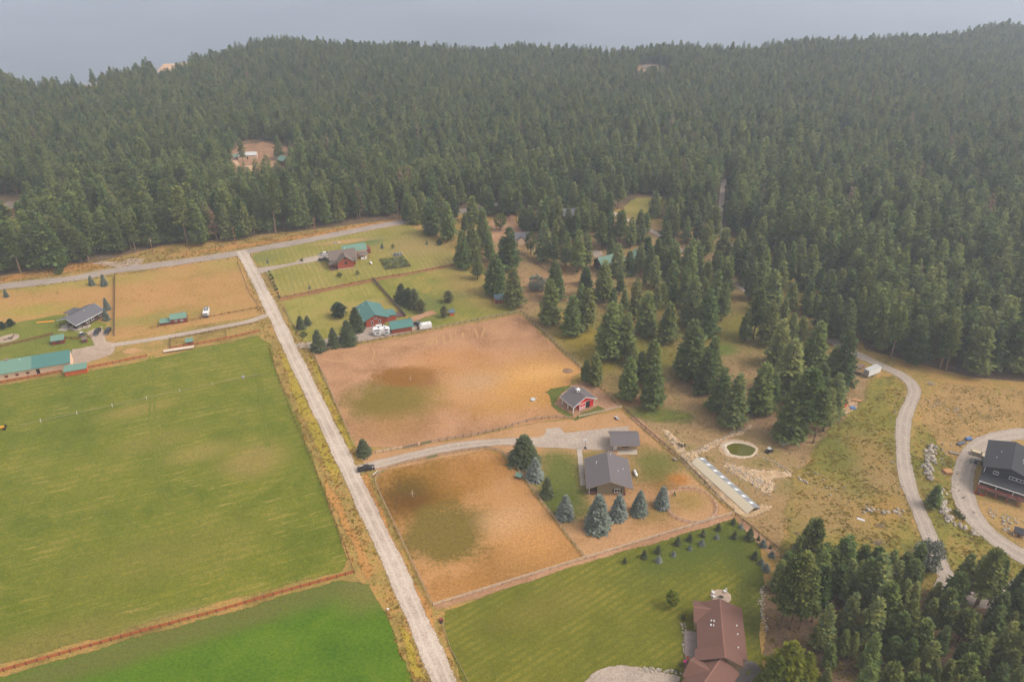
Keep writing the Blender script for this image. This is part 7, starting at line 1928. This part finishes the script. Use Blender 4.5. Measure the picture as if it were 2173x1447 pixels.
for i in range(4):
    a, b_ = gp[i], gp[(i + 1) % 4]
    seg = b_ - a
    n = max(2, int(seg.length / 1.6))
    V = []
    for k in range(n):
        q = a + seg * (k / n) - o0
        MB().box(-0.05, 0.05, -0.05, 0.05, 0, 1.3).build("post", m_dkrail, t, loc=(q.x, q.y, 0))
    an = math.atan2(seg.y, seg.x)
    ml = unit_box(("r", 0.08, m_dkrail.name), None, 0.05, 0.08, m_dkrail)
    for z in (0.5, 1.15): link_mesh("rail", ml, t, (a.x - o0.x, a.y - o0.y, z), an, (seg.length, 1, 1))
for k in range(3):
    q = gp[0].lerp(gp[1], 0.35 + 0.1 * k).lerp(gp[3].lerp(gp[2], 0.4 + 0.1 * k), 0.5) - o0
    MB().box(-1.0, 1.0, -0.3, 0.3, 0.12, 0.5).build("raised_bed", m_timber, t, loc=(q.x, q.y, 0), rz=0.5)
x, y = at(844, 541)
t = empty("garden_tunnel", (x, y, 0), math.radians(14), "low dark hoop tunnel behind the vegetable garden", "greenhouse")
MB().extr([(1.1 * math.cos(a), 1.3 * math.sin(a)) for a in np.linspace(0, math.pi, 9)], 'x', -2.4, 2.4).build("cover", M("tunnel_film", S(98, 100, 104), rough=0.3), t, True)
for k in range(4): MB().extr([(1.13 * math.cos(a), 1.33 * math.sin(a)) for a in np.linspace(0, math.pi, 9)], 'x', -2.4 + k * 1.58, -2.34 + k * 1.58).build("hoop", m_white, t)
x, y = at(716, 516)
t = empty("rock_pile", (x, y, 0), 0, "heap of pale rocks by the bare strip behind the log house", "rock pile")
for k in range(9): MB().ball((rr.uniform(-1.6, 1.6), rr.uniform(-0.8, 0.8), 0.3), rr.uniform(0.4, 0.8), rr.uniform(0.3, 0.6), rr.uniform(0.3, 0.6), 7, 5, 0.15, rr).build("stone", m_stone, t)

# ------------------------------------------------------------------ boulders and rubble east
SM = [MB().ball((0, 0, 0.22), 0.5, 0.4, 0.42, 7, 5, 0.16, random.Random(s_)).mesh("stone", m_stone) for s_ in range(5)]
def rock_row(name, label, pts, n, w, s0, s1, seed):
    rr = random.Random(seed)
    L = smooth_line(PL(pts), 1.0)
    o0 = L[0]
    t = empty(name, (o0.x, o0.y, 0), 0, label, "rock wall")
    for k in range(n):
        i = rr.uniform(0, len(L) - 1.01)
        p = L[int(i)].lerp(L[int(i) + 1], i % 1)
        q = p - o0 + Vector((rr.gauss(0, w), rr.gauss(0, w)))
        s_ = rr.uniform(s0, s1)
        link_mesh("stone", SM[rr.randrange(5)], t, (q.x, q.y, 0.02), rr.uniform(0, 6.28), (s_, s_ * rr.uniform(0.8, 1.2), s_ * rr.uniform(0.6, 1.1)))
Z1 = lambda pts: Zm(1560, 720, 2.783, pts)
rock_row("boulder_wall", "pale boulder wall between the gravel lane and the loop drive, upper stretch", Z1([(1165, 620), (1145, 690), (1140, 770), (1145, 830)]), 60, 0.75, 1.0, 2.0, 1)
rock_row("boulder_wall", "pale boulder wall curving below the single green fir", Z1([(1215, 890), (1220, 960), (1245, 1030), (1280, 1085)]), 48, 0.65, 1.0, 2.0, 2)
rock_row("boulder_row", "line of small rocks tailing off beside the loop drive", Z1([(1290, 1090), (1360, 1115), (1420, 1150), (1470, 1180)]), 26, 0.5, 0.6, 1.3, 3)
rock_row("boulder_row", "row of pale boulders lying in the east meadow", Z1([(760, 1020), (800, 1000), (860, 1015), (920, 1020), (980, 1020)]), 16, 0.7, 0.8, 1.8, 4)
rock_row("boulder_row", "white rocks along the ditch right of the greenhouse", Z1([(360, 805), (400, 830), (450, 860)]), 14, 0.4, 0.5, 1.0, 5)
rock_row("rubble_row", "pale rubble trail leading from pond to greenhouse", Zm(1440, 900, 6.89, [(1140, 450), (1280, 510), (1400, 560), (1530, 640), (1640, 720)]), 40, 0.4, 0.3, 0.8, 6)
rock_row("rubble_row", "pale rubble strip between boundary fence and greenhouse", Zm(1440, 900, 6.89, [(60, 470), (300, 680), (560, 930), (800, 1120)]), 240, 1.4, 0.2, 0.6, 7)
rock_row("rubble_row", "pale rubble strip on the pond side of the greenhouse", Zm(1440, 900, 6.89, [(700, 600), (960, 740), (1200, 860), (1300, 980)]), 220, 1.9, 0.25, 0.7, 8)
rock_row("rubble_row", "pale rubble ridge above the algae pond", Zm(1440, 900, 6.89, [(240, 410), (500, 290), (760, 150), (1000, 40)]), 110, 0.7, 0.25, 0.7, 9)
rock_row("rubble_row", "pale rubble by the small tractor at the fence", Zm(1060, 780, 3.617, [(1255, 480), (1330, 560), (1400, 620), (1430, 690)]), 60, 0.7, 0.25, 0.75, 10)
rock_row("rubble_row", "pale rocks edging the loop drive below the dog house", Zm(2030, 900, 6.028, [(620, 1260), (640, 1340), (700, 1400)]), 22, 0.6, 0.5, 1.1, 11)
rock_row("rock_border", "stone border round the planting bed beside the brown house deck", Zm(1420, 1230, 6.667, [(150, 600), (215, 650), (225, 760), (215, 900), (230, 1040)]), 46, 0.35, 0.35, 0.9, 12)
rock_row("rock_border", "stone border along the bottom driveway bed", Zm(1240, 1060, 3.738, [(450, 1350), (560, 1355), (660, 1365), (760, 1370)]), 50, 0.35, 0.4, 1.0, 13)
rock_row("rock_border", "narrow rock strip between the lawn and the near grove", Zm(1420, 1230, 6.667, [(1335, 90), (1300, 250), (1310, 420), (1350, 600), (1390, 720)]), 90, 0.4, 0.3, 0.7, 14)
for i, (px, py, w, lb) in enumerate([(1450, 1312, 1.4, "shrub in the stone bed at the brown house corner"), (1436, 1425, 1.2, "shrub in the stone bed by the bottom driveway"), (1444, 1412, 1.0, "small bluish shrub by the brown house deck"), (2030, 1090, 2.0, "shrub behind the boulder wall beside the loop drive"), (2040, 1100, 1.8, "shrub at the lower end of the boulder wall")]):
    x, y = at(px, py); tree("shrub", x, y, w, lb, "shrub", name="garden_shrub", wide=0.9)
def slab_pile(name, px, py, ang, dims, mat, label, n=4):
    x, y = at(px, py)
    rr = random.Random(int(px))
    t = empty(name, (x, y, 0), math.radians(ang), label, "pile")
    for k in range(n):
        a, b_, h = dims
        MB().box(-a / 2, a / 2, -b_ / 2, b_ / 2, 0, h / n - 0.01).build("board", mat, t, loc=(rr.uniform(-0.2, 0.2), rr.uniform(-0.15, 0.15), h / n * k), rz=rr.uniform(-0.08, 0.08))
m_blue = M("blue_tarp", S(92, 126, 176), rough=0.5, var=0.1)
slab_pile("covered_stack", 2055, 933, 10, (2.2, 1.3, 0.9), m_blue, "blue covered stack beside the loop drive, upper one")
slab_pile("lumber_stack", 2040, 942, 25, (3.2, 1.2, 0.7), m_greyp, "blue grey lumber stack beside the loop drive")
slab_pile("lumber_stack", 2024, 962, -20, (3.0, 1.4, 0.5), m_greywood, "grey board stack above the boulder wall")
slab_pile("crate_pile", 2010, 1002, 5, (2.6, 2.4, 0.9), m_timber, "tan pallets with a red sheet right of the boulder wall")
slab_pile("tarp_pile", 1809, 866, 0, (2.0, 1.6, 0.4), m_blue, "blue tarp on sawdust by the pond shed")
slab_pile("board_pile", 1818, 851, -20, (3.4, 1.4, 0.5), m_timber, "tan plywood pile above the sawdust by the pond shed")
slab_pile("slab_stone", 1662, 940, 20, (3.0, 2.4, 0.35), m_stone, "pale stone slab lying at the foot of the pond clump", 2)
slab_pile("metal_sheet", 1826, 1102, -30, (2.4, 1.0, 0.12), m_metal, "grey metal sheet lying in the east meadow", 1)
slab_pile("trailer_frame", 1376, 711, 5, (3.4, 1.6, 0.6), m_white, "white flat boat cover among the central conifers", 2)
slab_pile("platform_stand", 1432, 976, -45, (1.2, 1.0, 0.8), m_greywood, "small grey stand at the boundary fence", 2)
def brush(px, py, label, s=1.0, mat=m_greywood):
    x, y = at(px, py)
    rr = random.Random(int(px * 3))
    t = empty("brush_pile", (x, y, 0), 0, label, "brush pile")
    for k in range(22):
        a = rr.uniform(0, 6.28); c = Vector((rr.gauss(0, 0.8), rr.gauss(0, 0.5), rr.uniform(0.05, 0.6))) * s
        dd = Vector((math.cos(a), math.sin(a), rr.uniform(-0.15, 0.2))) * rr.uniform(0.6, 1.6) * s
        MB().tube(c - dd, c + dd, 0.05 * s, 0.02 * s, 4).build("branch", mat, t)
brush(1865, 1155, "grey brush pile in the weedy meadow above the grove", 1.3)
brush(1867, 1116, "grey stump pile in the middle of the east meadow", 0.9)
brush(1936, 1172, "small brush heap left of the gravel lane's lower end", 0.8)
brush(1975, 815, "pale brush heap right of the gravel lane's upper bend", 1.0, m_stone)
brush(1690, 1090 + 42, "small twig heap near the boundary fence end", 0.6)
x, y = at(936, 1316)
t = empty("red_hydrant_box", (x, y, 0), 0.3, "red and black utility box at the lawn corner by the gravel road", "utility box")
MB().box(-0.5, 0.5, -0.4, 0.4, 0, 0.7).build("box", m_redwood, t); MB().box(-0.4, 0.4, -1.1, -0.5, 0, 0.4).build("lid", m_dark, t)
fence("lawn_edge_rail", "low pale rail along the lawn beside the gravel road, bottom edge", PL([(938, 1322), (955, 1375), (990, 1440), (1030, 1520)]), 2.6, (0.3,), m_grail, m_grail, ph=0.5, rw=0.2)
x, y = at(823, 1293)
o = MB().box(-0.25, 0.25, -0.2, 0.2, 0, 0.5).build("marker_post", m_white, None, loc=(x, y, 0)); tag(o, "white marker post at the crop field's roadside corner", "marker post")
for i, (px, py, lb) in enumerate([(505, 560, "small dark post at the asphalt corner, left of the gravel road"), (533, 545, "small dark post at the asphalt corner, right of the gravel road")]):
    x, y = at(px, py)
    o = MB().box(-0.12, 0.12, -0.12, 0.12, 0, 1.6).build("corner_post", m_post, None, loc=(x, y, 0)); tag(o, lb, "post")

# ------------------------------------------------------------------ person beside the pickup
def person(px, py, ang, label):
    x, y = at(px, py)
    t = empty("person", (x, y, 0), math.radians(ang), label, "person")
    J = {"pel": (0, 0, 0.95, .15), "che": (0, 0, 1.32, .16), "nk": (0, 0, 1.5, .06), "hd": (0.02, 0, 1.66, .1), "ht": (0.02, 0, 1.75, .07),
         "lk": (0.03, 0.1, 0.5, .075), "la": (0, 0.11, 0.08, .05), "lt": (0.16, 0.12, 0.04, .04), "rk": (0.03, -0.1, 0.5, .075), "ra": (0, -0.11, 0.08, .05), "rt": (0.16, -0.12, 0.04, .04),
         "ls": (0, 0.2, 1.42, .065), "le": (-0.03, 0.27, 1.14, .048), "lw": (0.08, 0.26, 0.9, .036), "lh": (0.12, 0.25, 0.8, .03), "rs": (0, -0.2, 1.42, .065), "re": (-0.03, -0.27, 1.14, .048), "rw": (0.08, -0.26, 0.9, .036), "rh": (0.12, -0.25, 0.8, .03)}
    E_ = [("pel", "che"), ("che", "nk"), ("nk", "hd"), ("hd", "ht"), ("pel", "lk"), ("lk", "la"), ("la", "lt"), ("pel", "rk"), ("rk", "ra"), ("ra", "rt"), ("che", "ls"), ("ls", "le"), ("le", "lw"), ("lw", "lh"), ("che", "rs"), ("rs", "re"), ("re", "rw"), ("rw", "rh")]
    ks = list(J)
    me = bpy.data.meshes.new("body")
    me.from_pydata([J[k][:3] for k in ks], [(ks.index(a), ks.index(b_)) for a, b_ in E_], [])
    o = link_mesh("body", me, t)
    md = o.modifiers.new("skin", 'SKIN')
    for i, k in enumerate(ks):
        me.skin_vertices[0].data[i].radius = (J[k][3], J[k][3])
    me.skin_vertices[0].data[0].use_root = True
    o.modifiers.new("sub", 'SUBSURF').render_levels = 1
    me.materials.append(M("pale_pink_clothes", S(226, 176, 160), rough=0.8))
    MB().ball((0.0, 0, 1.72), 0.115, 0.11, 0.1, 10, 6).build("hair", M("fair_hair", S(200, 190, 190), rough=0.8), t, True)
    MB().tube((0, 0, 0.97), (0, 0, 1.45), 0.17, 0.2, 10).build("shirt", M("pale_shirt", S(232, 216, 212), rough=0.8), t, True)
person(791.5, 997, 200, "person in pale pink clothes standing by the black pickup's front wheel")
# ------------------------------------------------------------------ weeds and grass tufts (uncountable)
def tuft(seed, n=16, r=0.5, h=1.0):
    rng = np.random.default_rng(seed)
    a = rng.uniform(0, 6.28, n)
    P = np.stack([np.cos(a) * r * rng.uniform(0, 0.7, n), np.sin(a) * r * rng.uniform(0, 0.7, n), rng.uniform(0, 0.12, n)], 1)
    D = np.stack([np.cos(a) * 0.8, np.sin(a) * 0.8, rng.uniform(0.5, 1.3, n)], 1)
    L = h * rng.uniform(0.5, 1.0, n)
    return sprays(P, D, L, L * 0.2, rng, 1.2)

def scatter_stuff(name, label, zones, cols, seed, avoid, tone=0.25, holes=()):
    mat = leaf_mat(name + "_blades", cols, trans=0.5, tone=tone)
    lib = bpy.data.collections.new(name + "_library")
    for i in range(4):
        lib.objects.link(bpy.data.objects.new("%s_%d" % (name, i), quads_mesh(name, tuft(seed * 10 + i), mat)))
    rng = np.random.default_rng(seed)
    X, Y, Hs = [], [], []
    for (poly, dens, h) in zones:
        P = np.array(PL(poly))
        lo, hi = P.min(0), P.max(0)
        n = int((hi - lo).prod() * dens)
        x, y = rng.uniform(lo[0], hi[0], n), rng.uniform(lo[1], hi[1], n)
        k = inside(x, y, P)
        clump = np.sin(x / 3.1 + 2 * np.sin(y / 4.7)) * np.sin(y / 3.7 + 1.7 * np.sin(x / 5.9)) + rng.normal(0, 0.45, n)
        k &= clump > -0.15
        X.append(x[k]); Y.append(y[k]); Hs.append(h * rng.uniform(0.5, 1.3, k.sum()))
    x, y, h = np.concatenate(X), np.concatenate(Y), np.concatenate(Hs)
    ok = np.ones(len(x), bool)
    for (ln, d) in avoid:
        ln = np.array(ln)
        for i in range(len(ln) - 1):
            a, b_ = ln[i], ln[i + 1]
            tt = np.clip(((x - a[0]) * (b_[0] - a[0]) + (y - a[1]) * (b_[1] - a[1])) / ((b_ - a) ** 2).sum(), 0, 1)
            ok &= np.hypot(x - a[0] - tt * (b_[0] - a[0]), y - a[1] - tt * (b_[1] - a[1])) > d + rng.uniform(-0.5, 0.5, len(x))
    for (hx, hy, ra, rb) in holes:
        ok &= ((x - hx) / ra) ** 2 + ((y - hy) / rb) ** 2 > rng.uniform(0.6, 1.5, len(x))
    x, y, h = x[ok], y[ok], h[ok]
    n = len(x)
    me = bpy.data.meshes.new(name)
    me.from_pydata(np.stack([x, y, np.full(n, 0.02)], -1).tolist(), [], [])
    me.attributes.new("idx", 'INT', 'POINT').data.foreach_set("value", rng.integers(0, 4, n).astype(np.int32))
    w = h * rng.uniform(0.9, 1.8, n)
    me.attributes.new("scl", 'FLOAT_VECTOR', 'POINT').data.foreach_set("vector", np.stack([w, w, h], -1).astype(np.float32).ravel())
    me.attributes.new("rot", 'FLOAT_VECTOR', 'POINT').data.foreach_set("vector", np.stack([np.zeros(n), np.zeros(n), rng.uniform(0, 6.28, n)], -1).astype(np.float32).ravel())
    o = link_mesh(name, me)
    tag(o, label, kind="stuff")
    g2 = ng.copy()
    for nd in g2.nodes:
        if nd.bl_idname == "GeometryNodeCollectionInfo": nd.inputs["Collection"].default_value = lib
    o.modifiers.new("plant", 'NODES').node_group = g2
    print(name, n)

LOOP = PL(Zm(1560, 720, 2.783, [(1950, 560), (1706, 558), (1560, 580), (1450, 630), (1378, 710), (1350, 790), (1342, 880), (1368, 980), (1430, 1080), (1520, 1165), (1620, 1235), (1706, 1285), (1850, 1360)]))
GLANE = PL([(1985, 1235), (2030, 1255), (2080, 1272), (2130, 1268), (2200, 1225)])
AV = [(GR, 3.0), (EDR, 2.7), (LOOP, 3.6), (GLANE, 3.4)]
scatter_stuff("meadow_weeds", "rough mixed weeds covering the east meadow and slopes", [
    ([(1840, 860), (1900, 800), (1925, 860), (1905, 930), (1920, 1050), (1960, 1180), (1985, 1230), (1800, 1260), (1660, 1170), (1690, 1020), (1745, 930)], 1.1, 0.42),
    ([(1950, 870), (2000, 950), (2050, 1010), (2060, 1080), (2110, 1140), (2173, 1190), (2250, 1240), (2080, 1250), (1990, 1190), (1945, 1060), (1925, 960)], 1.2, 0.45),
    ([(1950, 850), (2010, 815), (2173, 830), (2250, 850), (2250, 930), (2090, 930), (2040, 985), (1985, 920)], 0.9, 0.32),
    ([(1620, 1240), (1660, 1180), (1950, 1250), (2100, 1330), (1900, 1447), (1640, 1447)], 0.5, 0.5)],
    [S(138, 132, 48), S(164, 150, 56), S(186, 170, 66), S(208, 164, 92), S(146, 144, 66), S(222, 186, 120)], 5, AV)
scatter_stuff("verge_weeds", "rough weeds along both sides of the gravel road", [
    ([(505, 545), (530, 545), (600, 650), (668, 752), (760, 960), (800, 1040), (920, 1290), (990, 1447), (870, 1447), (790, 1235), (738, 1185), (655, 950), (582, 780), (555, 690)], 1.1, 0.40),
    ([(0, 622), (240, 588), (505, 548), (505, 538), (240, 570), (0, 604)], 0.5, 0.4),
    ([(0, 590), (350, 525), (860, 462), (866, 474), (500, 535), (0, 606)], 0.8, 0.5)],
    [S(150, 138, 54), S(176, 156, 60), S(206, 164, 84), S(212, 156, 88), S(196, 178, 64), S(136, 132, 58)], 6, AV + [(PL([(-300, 655), (0, 609), (243, 575), (486, 541), (629, 515), (866, 469)]), 4.0)])
scatter_stuff("dry_grass_tufts", "short dry grass tufts in the paddocks and dry yard", [
    ([(668, 752), (880, 713), (1104, 669), (1230, 785), (1190, 850), (1210, 882), (1000, 924), (755, 944)], 0.7, 0.16),
    ([(805, 1020), (1030, 957), (1062, 964), (1236, 1182), (920, 1280), (805, 1040)], 0.8, 0.16),
    ([(1250, 1175), (1120, 1020), (1240, 1040), (1420, 1000), (1548, 1088)], 0.7, 0.18), ([(0, 640), (240, 592), (500, 550), (552, 664), (250, 715), (240, 600), (0, 690)], 0.5, 0.2)],
    [S(200, 152, 88), S(216, 168, 104), S(228, 180, 116), S(236, 190, 128), S(182, 146, 84)], 7, [(PL([(742, 1002), (870, 968), (1020, 941), (1140, 936)]), 2.4)], tone=0.15, holes=[(*at(885, 1048), 18, 16), (*at(945, 1130), 15, 14), (*at(835, 845), 20, 16), (*at(866, 798), 15, 9), (*at(1200, 1040), 12, 20)])
scatter_stuff("yard_tufts", "thin grass tufts on the bare yard under the conifers", [
    ([(1110, 665), (1236, 785), (1330, 872), (1560, 1085), (1650, 1165), (1700, 1000), (1740, 930), (1838, 850), (1800, 735), (1560, 560), (1200, 520), (1100, 560)], 0.35, 0.32)],
    [S(140, 132, 60), S(166, 148, 74), S(190, 160, 98), S(126, 128, 56)], 8, AV)
for i, (ln, n, w, s0, s1, lb) in enumerate([
    ([(1915, 860), (1900, 930), (1905, 1000), (1935, 1100)], 26, 1.6, 0.3, 0.9, "scattered stones along the meadow side of the gravel lane"),
    ([(1985, 930), (2010, 985), (2030, 1040), (2040, 1085)], 46, 2.0, 0.3, 1.0, "scattered stones between boulder wall and loop drive"),
    ([(2090, 1075), (2130, 1100), (2173, 1110)], 40, 1.6, 0.3, 0.9, "broken stones on the slope below the black house"),
    ([(1960, 850), (2020, 870), (2100, 880)], 26, 3.0, 0.3, 0.9, "scattered stones on the cleared slope"),
    ([(1720, 1000), (1760, 1040), (1800, 1060), (1850, 1070)], 26, 2.0, 0.3, 0.8, "scattered pale stones in the west part of the east meadow")]):
    rock_row("stone_scatter", lb, ln, n, w, s0, s1, 60 + i)
# ------------------------------------------------------------------ smoke haze
hz = bpy.data.materials.new("smoke_haze")
hz.use_nodes = True
hz.node_tree.nodes.clear()
pv = hz.node_tree.nodes.new("ShaderNodeVolumePrincipled")
pv.inputs["Color"].default_value = (0.75, 0.84, 1.0, 1)
pv.inputs["Density"].default_value = 0.00026
pv.inputs["Anisotropy"].default_value = 0.35
ho = hz.node_tree.nodes.new("ShaderNodeOutputMaterial")
hz.node_tree.links.new(pv.outputs[0], ho.inputs["Volume"])
hb = MB().box(-6500, 6500, -700, 7500, LAKE_Z - 8, 215).build("haze", hz)
tag(hb, kind="stuff", label="pale wildfire smoke haze filling the air over the valley")
